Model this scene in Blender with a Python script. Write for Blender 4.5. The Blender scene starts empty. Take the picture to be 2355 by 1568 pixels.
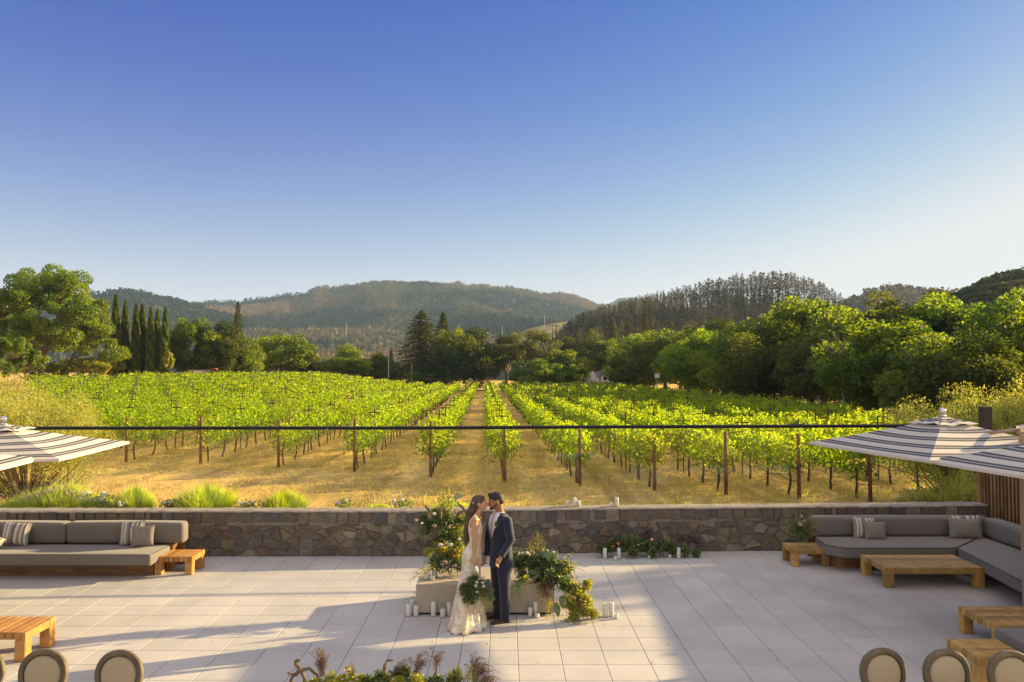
import bpy, math, random
import numpy as np
from mathutils import Vector, Matrix, noise as mnoise
R = math.radians
SC = bpy.context.scene
COL = SC.collection

# ---------------------------------------------------------------- camera, sky, sun, exposure
CAMH, TILT, FD, CX, CY = 3.5, R(2.16), 1839.2, 1177.0, 784.0
cam_d = bpy.data.cameras.new('camera'); cam = bpy.data.objects.new('camera', cam_d); COL.objects.link(cam)
cam.location = (0, 0, CAMH); cam.rotation_euler = (R(90) + TILT, 0, 0)
cam_d.lens = 28.125; cam_d.sensor_width = 36; cam_d.clip_end = 12000; cam_d.clip_start = 0.1
SC.camera = cam
SUN_EL, SUN_AZ = 15.0, 68.0           # degrees; azimuth clockwise from +Y (the view direction)
world = bpy.data.worlds.new('World'); SC.world = world; world.use_nodes = True
wn = world.node_tree.nodes; wl = world.node_tree.links
bgn = wn['Background']
sky = wn.new('ShaderNodeTexSky'); sky.sky_type = 'NISHITA'; sky.sun_disc = False
sky.sun_elevation = R(SUN_EL); sky.sun_rotation = R(SUN_AZ)
sky.altitude = 300; sky.air_density = 1.0; sky.dust_density = 0.6; sky.ozone_density = 2.5
EXPO = 1.65
sep = wn.new('ShaderNodeSeparateColor'); comb = wn.new('ShaderNodeCombineColor'); wl.new(sky.outputs[0], sep.inputs[0])
def wmath(op, a, b):
    n = wn.new('ShaderNodeMath'); n.operation = op
    for i, v in enumerate((a, b)):
        if isinstance(v, (int, float)): n.inputs[i].default_value = v
        else: wl.new(v, n.inputs[i])
    return n.outputs[0]
# measured response of the evening sky, per channel, whitening towards the horizon
for i, (g, k) in enumerate(((2.45, 3.7), (1.8, 1.36), (.62, .86))):
    sm_ = wn.new('ShaderNodeMath'); sm_.operation = 'SMOOTH_MIN'; wl.new(wmath('MULTIPLY', wmath('POWER', wmath('MULTIPLY', sep.outputs[i], .15), g), k), sm_.inputs[0])
    sm_.inputs[1].default_value = (.82, .84, .90)[i]; sm_.inputs[2].default_value = .5; wl.new(wmath('MAXIMUM', sm_.outputs[0], .01), comb.inputs[i])
tcw = wn.new('ShaderNodeTexCoord'); sxyz = wn.new('ShaderNodeSeparateXYZ'); wl.new(tcw.outputs['Generated'], sxyz.inputs[0])
hz = wmath('MINIMUM', wmath('MULTIPLY', wmath('POWER', 2.718, wmath('MULTIPLY', wmath('MAXIMUM', sxyz.outputs[2], 0), -9.5)), 1.45), .95)
mw = wn.new('ShaderNodeMix'); mw.data_type = 'RGBA'; wl.new(hz, mw.inputs[0]); wl.new(comb.outputs[0], mw.inputs[6]); mw.inputs[7].default_value = (.86, .845, .90, 1)
def wstep(v, a, b):
    n = wn.new('ShaderNodeMapRange'); n.interpolation_type = 'SMOOTHSTEP'; wl.new(v, n.inputs[0]); n.inputs[1].default_value = a; n.inputs[2].default_value = b; return n.outputs[0]
# sky brightness added out of view, overhead and behind the viewer, to lift shade
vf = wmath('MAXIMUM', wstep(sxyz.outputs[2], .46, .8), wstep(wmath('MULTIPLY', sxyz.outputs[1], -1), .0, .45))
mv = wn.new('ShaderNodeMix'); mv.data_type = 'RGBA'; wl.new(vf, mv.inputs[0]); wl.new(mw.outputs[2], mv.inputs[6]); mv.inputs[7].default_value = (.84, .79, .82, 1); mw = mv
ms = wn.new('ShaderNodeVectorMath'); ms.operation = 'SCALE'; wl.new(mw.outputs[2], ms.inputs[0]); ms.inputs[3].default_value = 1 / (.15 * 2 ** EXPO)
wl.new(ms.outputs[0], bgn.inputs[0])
bgn.inputs[1].default_value = 0.15
sun_d = bpy.data.lights.new('sun', 'SUN'); sun = bpy.data.objects.new('sun', sun_d); COL.objects.link(sun)
sun_d.energy = 5.0; sun_d.angle = R(0.6); sun_d.color = (1.0, 0.74, 0.36)
sv = Vector((math.sin(R(SUN_AZ)) * math.cos(R(SUN_EL)), math.cos(R(SUN_AZ)) * math.cos(R(SUN_EL)), math.sin(R(SUN_EL))))
sun.rotation_euler = sv.to_track_quat('Z', 'Y').to_euler(); sun.location = (30, 20, 30)
SC.view_settings.view_transform = 'Standard'; SC.view_settings.look = 'None'
SC.view_settings.exposure = EXPO; SC.view_settings.gamma = 1.0
SC.cycles.use_denoising = True; SC.cycles.max_bounces = 8; SC.cycles.transparent_max_bounces = 24
SC.cycles.volume_bounces = 0; SC.cycles.sample_clamp_indirect = 6.0
SC.cycles.caustics_reflective = False; SC.cycles.caustics_refractive = False

# ---------------------------------------------------------------- measuring helpers: a direction seen from the viewpoint to a real place
def ray(px, py):
    dx, dz = (px - CX) / FD, -(py - CY) / FD
    return Vector((dx, math.cos(TILT) - dz * math.sin(TILT), math.sin(TILT) + dz * math.cos(TILT)))
def atz(px, py, z):
    d = ray(px, py); t = (z - CAMH) / d.z
    return Vector((0, 0, CAMH)) + d * t
def atD(px, py, D):
    d = ray(px, py); t = D / d.y
    return Vector((0, 0, CAMH)) + d * t
X1 = lambda z: z * .19647
Y1 = lambda z: 1259.7 + z * .19647
X3 = lambda z: 919.5 + z * .11728
Y3 = lambda z: 1103.4 + z * .11728
Y4 = lambda z: 1278.1 + z * .11728
X5 = lambda z: 1149.4 + z * .15833
Y5 = lambda z: 1195.4 + z * .15833
X6 = lambda z: 1894.2 + z * .19647
Y6 = lambda z: 1259.7 + z * .19647
X7 = lambda z: 1103.4 + z * .27333
Y7 = lambda z: 937.9 + z * .27333
X8 = lambda z: 1710.3 + z * .27333
Y8 = Y7
def sm(t):
    t = np.clip(t, 0, 1); return t * t * (3 - 2 * t)
def gz(x, y):
    u = x / np.maximum(y, 10)
    return -0.37 + 1.85 * sm((-0.10 - u) / 0.16) * sm((y - 30) / 80)
def fbm(x, y, z=0.0, o=4):
    return mnoise.fractal(Vector((x, y, z)), 0.8, 2.1, o)

# ---------------------------------------------------------------- mesh builder
class MB:
    def __init__(s): s.V = []; s.L = []; s.C = []; s.T = []; s.n = 0
    def add(s, V, F, tint=0.5):
        V = np.asarray(V, dtype=np.float32).reshape(-1, 3); nv = len(V)
        if isinstance(F, np.ndarray):
            s.L.append((F + s.n).ravel().astype(np.int32)); s.C.append(np.full(len(F), F.shape[1], np.int32))
        else:
            s.L.append(np.array([i + s.n for f in F for i in f], np.int32)); s.C.append(np.array([len(f) for f in F], np.int32))
        s.V.append(V); s.T.append(np.full(nv, tint, np.float32) if np.isscalar(tint) else np.asarray(tint, np.float32)); s.n += nv
        return s
    def box(s, c, d, bev=0.004, M=None, tint=0.5):
        """chamfered box, c centre, d full sizes"""
        h = np.array(d) / 2; b = min(bev, h.min() * .9); V = []; idx = {}
        for sx in (-1, 1):
            for sy in (-1, 1):
                for sz in (-1, 1):
                    for ax in range(3):
                        p = np.array([sx, sy, sz]) * (h - b); p[ax] = (sx, sy, sz)[ax] * h[ax]
                        idx[(sx, sy, sz, ax)] = len(V); V.append(p)
        F = []
        for ax in range(3):
            o = [a for a in range(3) if a != ax]
            for sg in (-1, 1):
                q = []
                for (a, b2) in ((-1, -1), (1, -1), (1, 1), (-1, 1)):
                    k = [0, 0, 0]; k[ax] = sg; k[o[0]] = a; k[o[1]] = b2; q.append(idx[(*k, ax)])
                flip = (sg == 1) == (ax == 1)
                F.append(q[::-1] if flip else q)
        for ax in range(3):
            o = [a for a in range(3) if a != ax]
            for a in (-1, 1):
                for b2 in (-1, 1):
                    k0 = [0, 0, 0]; k0[o[0]] = a; k0[o[1]] = b2; k1 = list(k0); k0[ax] = -1; k1[ax] = 1
                    F.append([idx[(*k0, o[0])], idx[(*k1, o[0])], idx[(*k1, o[1])], idx[(*k0, o[1])]])
        for sx in (-1, 1):
            for sy in (-1, 1):
                for sz in (-1, 1): F.append([idx[(sx, sy, sz, 0)], idx[(sx, sy, sz, 1)], idx[(sx, sy, sz, 2)]])
        V = np.array(V)
        if M is not None: V = V @ np.array(M.to_3x3()).T
        return s.add(V + np.array(c), F, tint)
    def b2(s, x0, x1, y0, y1, z0, z1, bev=0.004, tint=0.5):
        return s.box(((x0 + x1) / 2, (y0 + y1) / 2, (z0 + z1) / 2), (abs(x1 - x0), abs(y1 - y0), abs(z1 - z0)), bev, None, tint)
    def soft(s, c, d, r=0.05, M=None, tint=0.5, puff=0.0):
        h = np.array(d) / 2; r = min(r, h.min() * .98)
        def cs(k):
            H = h[k]; a = [-H, -H + r * .12, -H + r * .4, -H + r]; m = list(np.linspace(-H + r, H - r, 7)[1:-1])
            return np.array(a + m + [-x for x in a[::-1]])
        for ax in range(3):
            o = [a for a in range(3) if a != ax]; A = cs(o[0]); B = cs(o[1]); ga, gb = np.meshgrid(A, B, indexing='ij')
            for sg in (-1, 1):
                P = np.zeros(ga.shape + (3,)); P[..., o[0]] = ga; P[..., o[1]] = gb; P[..., ax] = sg * h[ax]
                I = np.clip(P, -(h - r), h - r); dv = P - I; ln = np.linalg.norm(dv, axis=-1, keepdims=True); P2 = I + r * dv / np.maximum(ln, 1e-9)
                if puff: P2[..., ax] += sg * puff * (1 - (ga / h[o[0]]) ** 2) * (1 - (gb / h[o[1]]) ** 2)
                V = P2.reshape(-1, 3); nA, nB = len(A), len(B)
                i, j = np.meshgrid(np.arange(nA - 1), np.arange(nB - 1), indexing='ij'); i = i.ravel(); j = j.ravel()
                F = np.stack([i * nB + j, (i + 1) * nB + j, (i + 1) * nB + j + 1, i * nB + j + 1], 1)
                if (sg == 1) == (ax == 1): F = F[:, ::-1]
                if M is not None: V = V @ np.array(M.to_3x3()).T
                s.add(V + np.array(c), F, tint)
        return s
    def tube(s, P, r, seg=8, tint=0.5, cap=True, ell=None):
        P = [Vector(p) for p in P]; n = len(P)
        if np.isscalar(r): r = [r] * n
        V = []; a = None
        for i in range(n):
            t = (P[min(i + 1, n - 1)] - P[max(i - 1, 0)])
            t = t.normalized() if t.length > 1e-9 else Vector((0, 0, 1))
            if a is None: a = t.orthogonal().normalized()
            a = (a - t * a.dot(t)); a = a.normalized() if a.length > 1e-6 else t.orthogonal().normalized()
            b = t.cross(a)
            for k in range(seg):
                an = 2 * math.pi * k / seg; V.append(P[i] + (a * math.cos(an) + b * math.sin(an)) * r[i])
        F = []
        for i in range(n - 1):
            for k in range(seg):
                k2 = (k + 1) % seg; F.append([i * seg + k, i * seg + k2, (i + 1) * seg + k2, (i + 1) * seg + k])
        if cap: F.append(list(range(seg))[::-1]); F.append([(n - 1) * seg + k for k in range(seg)])
        return s.add(np.array([tuple(v) for v in V]), F, tint)
    def rings(s, rg, seg=20, tint=0.5, cap=True):
        """rg: list of arrays (seg,3)"""
        n = len(rg); V = np.concatenate([np.asarray(r) for r in rg]); F = []
        seg = len(rg[0])
        for i in range(n - 1):
            for k in range(seg):
                k2 = (k + 1) % seg; F.append([i * seg + k, i * seg + k2, (i + 1) * seg + k2, (i + 1) * seg + k])
        if cap: F.append(list(range(seg))[::-1]); F.append([(n - 1) * seg + k for k in range(seg)])
        return s.add(V, F, tint)
    def lathe(s, prof, c=(0, 0, 0), seg=24, tint=0.5):
        V = []; F = []; n = len(prof)
        for (r, z) in prof:
            for k in range(seg):
                an = 2 * math.pi * k / seg; V.append((c[0] + r * math.cos(an), c[1] + r * math.sin(an), c[2] + z))
        for i in range(n - 1):
            for k in range(seg):
                k2 = (k + 1) % seg; F.append([i * seg + k, i * seg + k2, (i + 1) * seg + k2, (i + 1) * seg + k])
        if prof[0][0] > 1e-6: F.append(list(range(seg))[::-1])
        if prof[-1][0] > 1e-6: F.append([(n - 1) * seg + k for k in range(seg)])
        return s.add(V, F, tint)
    def ball(s, c, r, M=None, nu=14, nv=9, tint=0.5):
        r = np.array([r, r, r]) if np.isscalar(r) else np.array(r); V = []
        for j in range(nv + 1):
            ph = math.pi * j / nv
            for k in range(nu):
                th = 2 * math.pi * k / nu; V.append((math.sin(ph) * math.cos(th), math.sin(ph) * math.sin(th), -math.cos(ph)))
        V = np.array(V) * r
        if M is not None: V = V @ np.array(M.to_3x3()).T
        F = []
        for j in range(nv):
            for k in range(nu):
                k2 = (k + 1) % nu; F.append([j * nu + k, j * nu + k2, (j + 1) * nu + k2, (j + 1) * nu + k])
        return s.add(V + np.array(c), F, tint)
    def build(s, name, mat, parent=None, smooth=False, world=True):
        V = np.concatenate(s.V); L = np.concatenate(s.L); C = np.concatenate(s.C); T = np.concatenate(s.T)
        if parent is not None and world: V = V - np.array(parent.location, dtype=np.float32)
        me = bpy.data.meshes.new(name); me.vertices.add(len(V)); me.vertices.foreach_set('co', V.astype(np.float32).ravel())
        me.loops.add(len(L)); me.loops.foreach_set('vertex_index', L)
        me.polygons.add(len(C)); st = np.concatenate([[0], np.cumsum(C)[:-1]]).astype(np.int32)
        me.polygons.foreach_set('loop_start', st); me.polygons.foreach_set('loop_total', C)
        me.polygons.foreach_set('use_smooth', np.full(len(C), bool(smooth)))
        at = me.attributes.new('tint', 'FLOAT', 'POINT'); at.data.foreach_set('value', T)
        me.update(calc_edges=True); me.validate()
        if mat is not None: me.materials.append(mat)
        o = bpy.data.objects.new(name, me); COL.objects.link(o)
        if parent is not None: o.parent = parent
        return o

def tag(o, label=None, cat=None, group=None, kind=None):
    if label: o['label'] = label
    if cat: o['category'] = cat
    if group: o['group'] = group
    if kind: o['kind'] = kind
    return o
def thing(name, label, cat, loc=(0, 0, 0), group=None):
    o = bpy.data.objects.new(name, None); o.empty_display_size = .1; COL.objects.link(o); o.location = loc
    return tag(o, label, cat, group)
ONES = 'x first second third fourth fifth sixth seventh eighth ninth tenth eleventh twelfth thirteenth fourteenth fifteenth sixteenth seventeenth eighteenth nineteenth'.split(); CARD = 'x one two three four five six seven eight nine'.split()
TENS = {2: ('twenty', 'twentieth'), 3: ('thirty', 'thirtieth'), 4: ('forty', 'fortieth'), 5: ('fifty', 'fiftieth'), 6: ('sixty', 'sixtieth'), 7: ('seventy', 'seventieth'), 8: ('eighty', 'eightieth'), 9: ('ninety', 'ninetieth')}
def ordw(n):
    if n < 20: return ONES[n]
    if n < 100: return TENS[n // 10][1] if n % 10 == 0 else TENS[n // 10][0] + '-' + ONES[n % 10]
    return ('hundredth' if n == 100 else 'hundred and ' + ordw(n - 100)) if n < 200 else 'two hundred and ' + ordw(n - 200) if n > 200 else 'two hundredth'
def copy_tree(root, loc, rz=0.0, sc=1.0, label=None, group=None):
    r = root.copy(); COL.objects.link(r); r.location = loc; r.rotation_euler = (0, 0, rz); r.scale = (sc, sc, sc) if np.isscalar(sc) else sc
    if label: r['label'] = label
    if group: r['group'] = group
    for ch in KIDS[root.name]:
        c = ch.copy(); COL.objects.link(c); c.parent = r
    return r
KIDS = {}
def kids(root, *ch): KIDS[root.name] = list(ch); return root

def rot(rx=0, ry=0, rz=0): return (Matrix.Rotation(rz, 3, 'Z') @ Matrix.Rotation(ry, 3, 'Y') @ Matrix.Rotation(rx, 3, 'X'))

def leaf_arr(C, size, rng, aspect=.6, up=0.0, dirs=None):
    """N folded leaf blades as 4-vertex quads"""
    C = np.asarray(C, dtype=np.float64); N = len(C)
    n = rng.normal(size=(N, 3)); n[:, 2] += up; n /= np.linalg.norm(n, axis=1, keepdims=True)
    a = rng.normal(size=(N, 3)) if dirs is None else np.asarray(dirs) + rng.normal(size=(N, 3)) * .25
    a -= n * (a * n).sum(1, keepdims=True); a /= np.linalg.norm(a, axis=1, keepdims=True) + 1e-9; b = np.cross(n, a)
    s = (np.full(N, size) if np.isscalar(size) else np.asarray(size))[:, None]
    V = np.stack([C - a * s * .5, C + b * s * aspect * .5 + n * s * .08, C + a * s * .5, C - b * s * aspect * .5 + n * s * .08], 1)
    return V.reshape(-1, 3), np.arange(N * 4).reshape(-1, 4)

# ---------------------------------------------------------------- materials
def mk(name):
    m = bpy.data.materials.new(name); m.use_nodes = True; nt = m.node_tree
    for n in list(nt.nodes): nt.nodes.remove(n)
    return m, nt, nt.nodes.new('ShaderNodeOutputMaterial')
def NN(nt, t, **kw):
    n = nt.nodes.new(t)
    for k, v in kw.items():
        if hasattr(n, k) and k not in n.inputs: setattr(n, k, v)
        else: n.inputs[k].default_value = v
    return n
def c4(c): return (c[0], c[1], c[2], 1)
def mixc(nt, fac, a, b):
    m = nt.nodes.new('ShaderNodeMix'); m.data_type = 'RGBA'
    for sck, v in ((0, fac), (6, a), (7, b)):
        if hasattr(v, 'links') or isinstance(v, bpy.types.NodeSocket): nt.links.new(v, m.inputs[sck])
        else: m.inputs[sck].default_value = v if sck == 0 else c4(v)
    return m.outputs[2]
def attr(nt, nm='tint'): return NN(nt, 'ShaderNodeAttribute', attribute_name=nm).outputs['Fac']
def coords(nt, scale=(1, 1, 1), kind='Object'):
    tc = nt.nodes.new('ShaderNodeTexCoord'); mp = nt.nodes.new('ShaderNodeMapping'); mp.inputs['Scale'].default_value = scale
    nt.links.new(tc.outputs[kind], mp.inputs[0]); return mp.outputs[0]
def noisef(nt, vec, scale, detail=4, rough=.55, lo=.35, hi=.65):
    n = NN(nt, 'ShaderNodeTexNoise', Scale=scale, Detail=detail, Roughness=rough)
    if vec is not None: nt.links.new(vec, n.inputs['Vector'])
    mr = NN(nt, 'ShaderNodeMapRange'); mr.inputs[1].default_value = lo; mr.inputs[2].default_value = hi
    nt.links.new(n.outputs['Fac'], mr.inputs[0]); return mr.outputs[0]
def bump(nt, h, dist=.01, strength=.5):
    b = NN(nt, 'ShaderNodeBump', Strength=strength, Distance=dist); nt.links.new(h, b.inputs['Height']); return b.outputs[0]
def surf(name, a, b=None, rough=.6, scale=8, stretch=(1, 1, 1), tint=0.0, bmp=0.0, bscale=None, metallic=0.0, spec=.4, detail=5, sheen=0.0, lo=.35, hi=.65):
    """two-colour noise surface; tint mixes darker/lighter per piece"""
    m, nt, out = mk(name); p = NN(nt, 'ShaderNodeBsdfPrincipled', Roughness=rough, Metallic=metallic)
    p.inputs['Specular IOR Level'].default_value = spec
    if sheen: p.inputs['Sheen Weight'].default_value = sheen
    v = coords(nt, stretch); b = b or tuple(x * .75 for x in a)
    col = mixc(nt, noisef(nt, v, scale, detail, lo=lo, hi=hi), a, b)
    if tint:
        mu = NN(nt, 'ShaderNodeMapRange'); mu.inputs[3].default_value = 1 - tint; mu.inputs[4].default_value = 1 + tint
        nt.links.new(attr(nt), mu.inputs[0]); hv = NN(nt, 'ShaderNodeHueSaturation'); nt.links.new(mu.outputs[0], hv.inputs['Value'])
        nt.links.new(col, hv.inputs['Color']); col = hv.outputs[0]
    nt.links.new(col, p.inputs['Base Color'])
    if bmp:
        n2 = noisef(nt, v, bscale or scale * 3, 6, .6, .2, .8); nt.links.new(bump(nt, n2, bmp, .6), p.inputs['Normal'])
    nt.links.new(p.outputs[0], out.inputs[0]); return m
def leafm(name, a, b, ta, tb, trans=.5, gloss=.06, hueobj=0.0):
    """leaf: diffuse a..b and translucent ta..tb by per-leaf tint, a little shine"""
    m, nt, out = mk(name); f = attr(nt)
    ca = mixc(nt, f, a, b); ct = mixc(nt, f, ta, tb)
    if hueobj:
        oi = nt.nodes.new('ShaderNodeObjectInfo')
        res = []
        for c in (ca, ct):
            mr = NN(nt, 'ShaderNodeMapRange'); mr.inputs[3].default_value = 1 - hueobj; mr.inputs[4].default_value = 1 + hueobj
            nt.links.new(oi.outputs['Random'], mr.inputs[0]); h = NN(nt, 'ShaderNodeHueSaturation'); nt.links.new(mr.outputs[0], h.inputs['Value'])
            mh = NN(nt, 'ShaderNodeMapRange'); mh.inputs[3].default_value = .5 - hueobj * .06; mh.inputs[4].default_value = .5 + hueobj * .06
            nt.links.new(oi.outputs['Random'], mh.inputs[0]); nt.links.new(mh.outputs[0], h.inputs['Hue'])
            nt.links.new(c, h.inputs['Color']); res.append(h.outputs[0])
        ca, ct = res
    d = NN(nt, 'ShaderNodeBsdfDiffuse'); t = NN(nt, 'ShaderNodeBsdfTranslucent'); g = NN(nt, 'ShaderNodeBsdfGlossy', Roughness=.42)
    nt.links.new(ca, d.inputs[0]); nt.links.new(ct, t.inputs[0]); g.inputs[0].default_value = (.8, .8, .75, 1)
    m1 = NN(nt, 'ShaderNodeMixShader'); m1.inputs[0].default_value = trans; nt.links.new(d.outputs[0], m1.inputs[1]); nt.links.new(t.outputs[0], m1.inputs[2])
    m2 = NN(nt, 'ShaderNodeMixShader'); m2.inputs[0].default_value = gloss; nt.links.new(m1.outputs[0], m2.inputs[1]); nt.links.new(g.outputs[0], m2.inputs[2])
    nt.links.new(m2.outputs[0], out.inputs[0]); return m
def glassm(name, tintc=(.96, .985, .97), refl=.06):
    m, nt, out = mk(name); t = NN(nt, 'ShaderNodeBsdfTransparent'); t.inputs[0].default_value = c4(tintc)
    g = NN(nt, 'ShaderNodeBsdfGlossy', Roughness=.03); lw = NN(nt, 'ShaderNodeLayerWeight', Blend=.5); pw = NN(nt, 'ShaderNodeMath', operation='POWER'); nt.links.new(lw.outputs['Facing'], pw.inputs[0]); pw.inputs[1].default_value = 5.0
    mx = NN(nt, 'ShaderNodeMixShader'); mu = NN(nt, 'ShaderNodeMath', operation='MULTIPLY_ADD'); mu.inputs[1].default_value = .35; mu.inputs[2].default_value = refl
    nt.links.new(pw.outputs[0], mu.inputs[0]); nt.links.new(mu.outputs[0], mx.inputs[0]); nt.links.new(t.outputs[0], mx.inputs[1]); nt.links.new(g.outputs[0], mx.inputs[2])
    nt.links.new(mx.outputs[0], out.inputs[0]); return m

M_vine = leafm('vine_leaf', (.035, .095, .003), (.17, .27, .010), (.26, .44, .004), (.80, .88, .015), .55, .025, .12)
M_oak = leafm('oak_leaf', (.016, .042, .006), (.055, .092, .010), (.09, .21, .005), (.62, .74, .015), .40, .035, .22)
M_dark = leafm('evergreen_leaf', (.014, .032, .008), (.05, .072, .014), (.05, .11, .006), (.42, .46, .02), .34, .03, .2)
M_con = leafm('conifer_needle', (.03, .05, .012), (.12, .12, .03), (.06, .09, .01), (.30, .28, .03), .3, .03, .15)
M_olive = leafm('olive_leaf', (.15, .165, .03), (.42, .42, .11), (.42, .46, .03), (.98, .92, .10), .46, .05)
M_lav = leafm('lavender_blade', (.20, .30, .01), (.42, .50, .03), (.5, .65, .01), (.9, .92, .05), .5, .02)
M_rosebush = leafm('rose_leaf', (.10, .15, .02), (.25, .28, .05), (.25, .32, .02), (.5, .5, .06), .45, .06)
M_straw = leafm('dry_grass_blade', (.42, .31, .10), (.66, .52, .22), (.5, .38, .10), (.75, .58, .2), .3, .02)
M_green = leafm('garden_foliage', (.035, .075, .02), (.11, .17, .035), (.10, .20, .02), (.40, .46, .04), .4, .08)
M_eucal = leafm('grey_foliage', (.08, .12, .07), (.20, .25, .14), (.10, .16, .05), (.25, .3, .10), .3, .08)
M_gold = leafm('golden_foliage', (.16, .20, .02), (.38, .36, .05), (.35, .40, .02), (.75, .66, .05), .5, .06)
M_plume = leafm('purple_plume', (.045, .022, .028), (.16, .085, .075), (.08, .03, .03), (.3, .16, .1), .3, .04)
M_petal = leafm('white_petal', (.72, .70, .62), (.86, .84, .76), (.6, .55, .4), (.8, .75, .6), .3, .03)
M_blush = leafm('blush_petal', (.55, .32, .20), (.75, .52, .38), (.5, .25, .1), (.7, .4, .2), .25, .03)
M_protea = leafm('protea_petal', (.34, .22, .18), (.60, .46, .38), (.3, .2, .1), (.5, .35, .2), .2, .03)
M_red = leafm('coral_petal', (.55, .10, .05), (.75, .22, .12), (.5, .1, .03), (.7, .2, .08), .25, .03)
M_bark = surf('bark', (.20, .15, .11), (.09, .065, .045), .9, 9, (1, 1, .25), bmp=.02)
M_barkpale = surf('pale_bark', (.36, .30, .22), (.17, .13, .09), .9, 9, (1, 1, .3), bmp=.02)
M_burnt = surf('scorched_bark', (.10, .075, .06), (.045, .035, .03), .95, 6)
M_vinebark = surf('vine_bark', (.11, .075, .055), (.045, .03, .022), .95, 25, (1, 1, .3), bmp=.01)
M_post = surf('weathered_post_wood', (.20, .085, .045), (.09, .04, .025), .85, 14, (1, 1, .15), bmp=.004)
M_stake = surf('rusted_steel', (.065, .045, .04), (.03, .022, .02), .7, 20)
M_hose = surf('black_hose', (.02, .018, .016), None, .5, 20)
M_teak = surf('teak', (.52, .27, .075), (.33, .15, .038), .5, 6, (1, 1, 1), tint=.22, bmp=.001, bscale=60, lo=.3, hi=.7)
M_teakgrey = surf('weathered_teak', (.50, .30, .085), (.33, .185, .05), .55, 6, (1, 1, 1), tint=.42, bmp=.001, bscale=60)
M_base = surf('dark_teak_plinth', (.26, .13, .04), (.13, .06, .018), .6, 7, (.4, 1, 3), tint=.1, bmp=.002)
M_fab = surf('taupe_canvas', (.20, .175, .15), (.165, .145, .125), .95, 220, tint=.06, bmp=.0012, bscale=500, spec=.15, sheen=.2)
M_pipe = surf('dark_piping', (.05, .045, .04), None, .9, 50)
M_linen = surf('oatmeal_linen', (.27, .235, .195), (.21, .18, .15), .95, 260, bmp=.0015, bscale=500, spec=.1)
M_chairpad = surf('beige_linen', (.42, .345, .22), (.37, .30, .19), .95, 300, bmp=.0008, bscale=600, spec=.1)
M_oakframe = surf('grey_oak_frame', (.16, .125, .07), (.08, .062, .038), .7, 12, (1, 1, .4), bmp=.001)
M_black = surf('black_metal', (.012, .012, .013), None, .4, 30, metallic=.3)
M_steel = surf('polished_steel', (.75, .75, .76), (.7, .7, .7), .12, 30, metallic=1.0)
M_pinkpole = surf('bronze_painted_pole', (.42, .27, .20), (.38, .24, .18), .45, 30)
M_glass = glassm('clear_glass')
M_vaseglass = glassm('vase_glass', (.96, .97, .965), .035)
M_wax = surf('candle_wax', (.82, .78, .72), (.78, .74, .67), .5, 12, spec=.4)
M_wick = surf('wick', (.05, .04, .03), None, .9, 30)
M_conc = surf('cast_concrete', (.43, .36, .27), (.37, .31, .23), .85, 3, bmp=.002, bscale=40, tint=.05)
M_bone = surf('hardwood_branch', (.26, .17, .085), (.10, .065, .04), .8, 18, bmp=.004)
M_white = surf('white_cloth', (.80, .80, .80), (.76, .76, .77), .8, 8)
M_whitewall = surf('white_clapboard', (.72, .72, .72), (.64, .64, .65), .7, 3)
M_roof = surf('slate_roof', (.06, .075, .10), (.04, .05, .07), .7, 3)
M_roofbrown = surf('brown_roof', (.16, .12, .10), (.12, .09, .08), .7, 3)
M_window = surf('dark_window', (.02, .025, .03), None, .15, 3)
M_redpaint = surf('red_paint', (.55, .05, .03), (.45, .04, .03), .35, 3)
M_tyre = surf('rubber', (.02, .02, .02), None, .8, 9)
M_polewood = surf('grey_pole_wood', (.42, .38, .33), (.30, .27, .23), .8, 6, (1, 1, .1))
M_fence = surf('cedar_slats', (.34, .19, .075), (.18, .095, .035), .6, 9, (1, 1, .15), tint=.25)
M_darkpost = surf('dark_timber', (.055, .038, .028), (.035, .025, .02), .6, 9, (1, 1, .2))
# ================================================================ GROUND
def ground_mat(name, dry, dry2, green, gscale=.35, gl=.52, gh=.72, fine=14):
    m, nt, out = mk(name); p = NN(nt, 'ShaderNodeBsdfPrincipled', Roughness=.95); p.inputs['Specular IOR Level'].default_value = .1
    v = coords(nt); c1 = mixc(nt, noisef(nt, v, fine, 6, .65), dry, dry2)
    big = noisef(nt, v, gscale, 5, .6, gl, gh); c2 = mixc(nt, big, c1, green)
    tr = noisef(nt, coords(nt, (1, .06, 1)), 1.1, 3, .5, .50, .75)
    c3 = mixc(nt, tr, c2, tuple(x * .62 for x in dry2))
    nt.links.new(c3, p.inputs['Base Color']); nt.links.new(bump(nt, noisef(nt, v, 22, 7, .7, .1, .9), .06, .9), p.inputs['Normal'])
    nt.links.new(p.outputs[0], out.inputs[0]); return m
M_ground = ground_mat('dry_ground', (.84, .56, .18), (.58, .36, .10), (.32, .27, .06))
def sheet(name, xs, ys, zf, mat):
    X, Y = np.meshgrid(xs, ys, indexing='ij'); Z = zf(X, Y); nx, ny = X.shape
    i, j = np.meshgrid(np.arange(nx - 1), np.arange(ny - 1), indexing='ij'); i = i.ravel(); j = j.ravel()
    F = np.stack([i * ny + j, (i + 1) * ny + j, (i + 1) * ny + j + 1, i * ny + j + 1], 1)
    o = MB().add(np.stack([X, Y, Z], -1), F, .5).build(name, mat, smooth=True); return tag(o, kind='structure')
xs = np.concatenate([-np.geomspace(9000, 60, 30), np.linspace(-56, 56, 113), np.geomspace(60, 9000, 30)])
ys = np.concatenate([[-60, -20, -5], np.linspace(0, 60, 61), np.linspace(63, 180, 40), np.geomspace(190, 9000, 30)])
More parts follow.
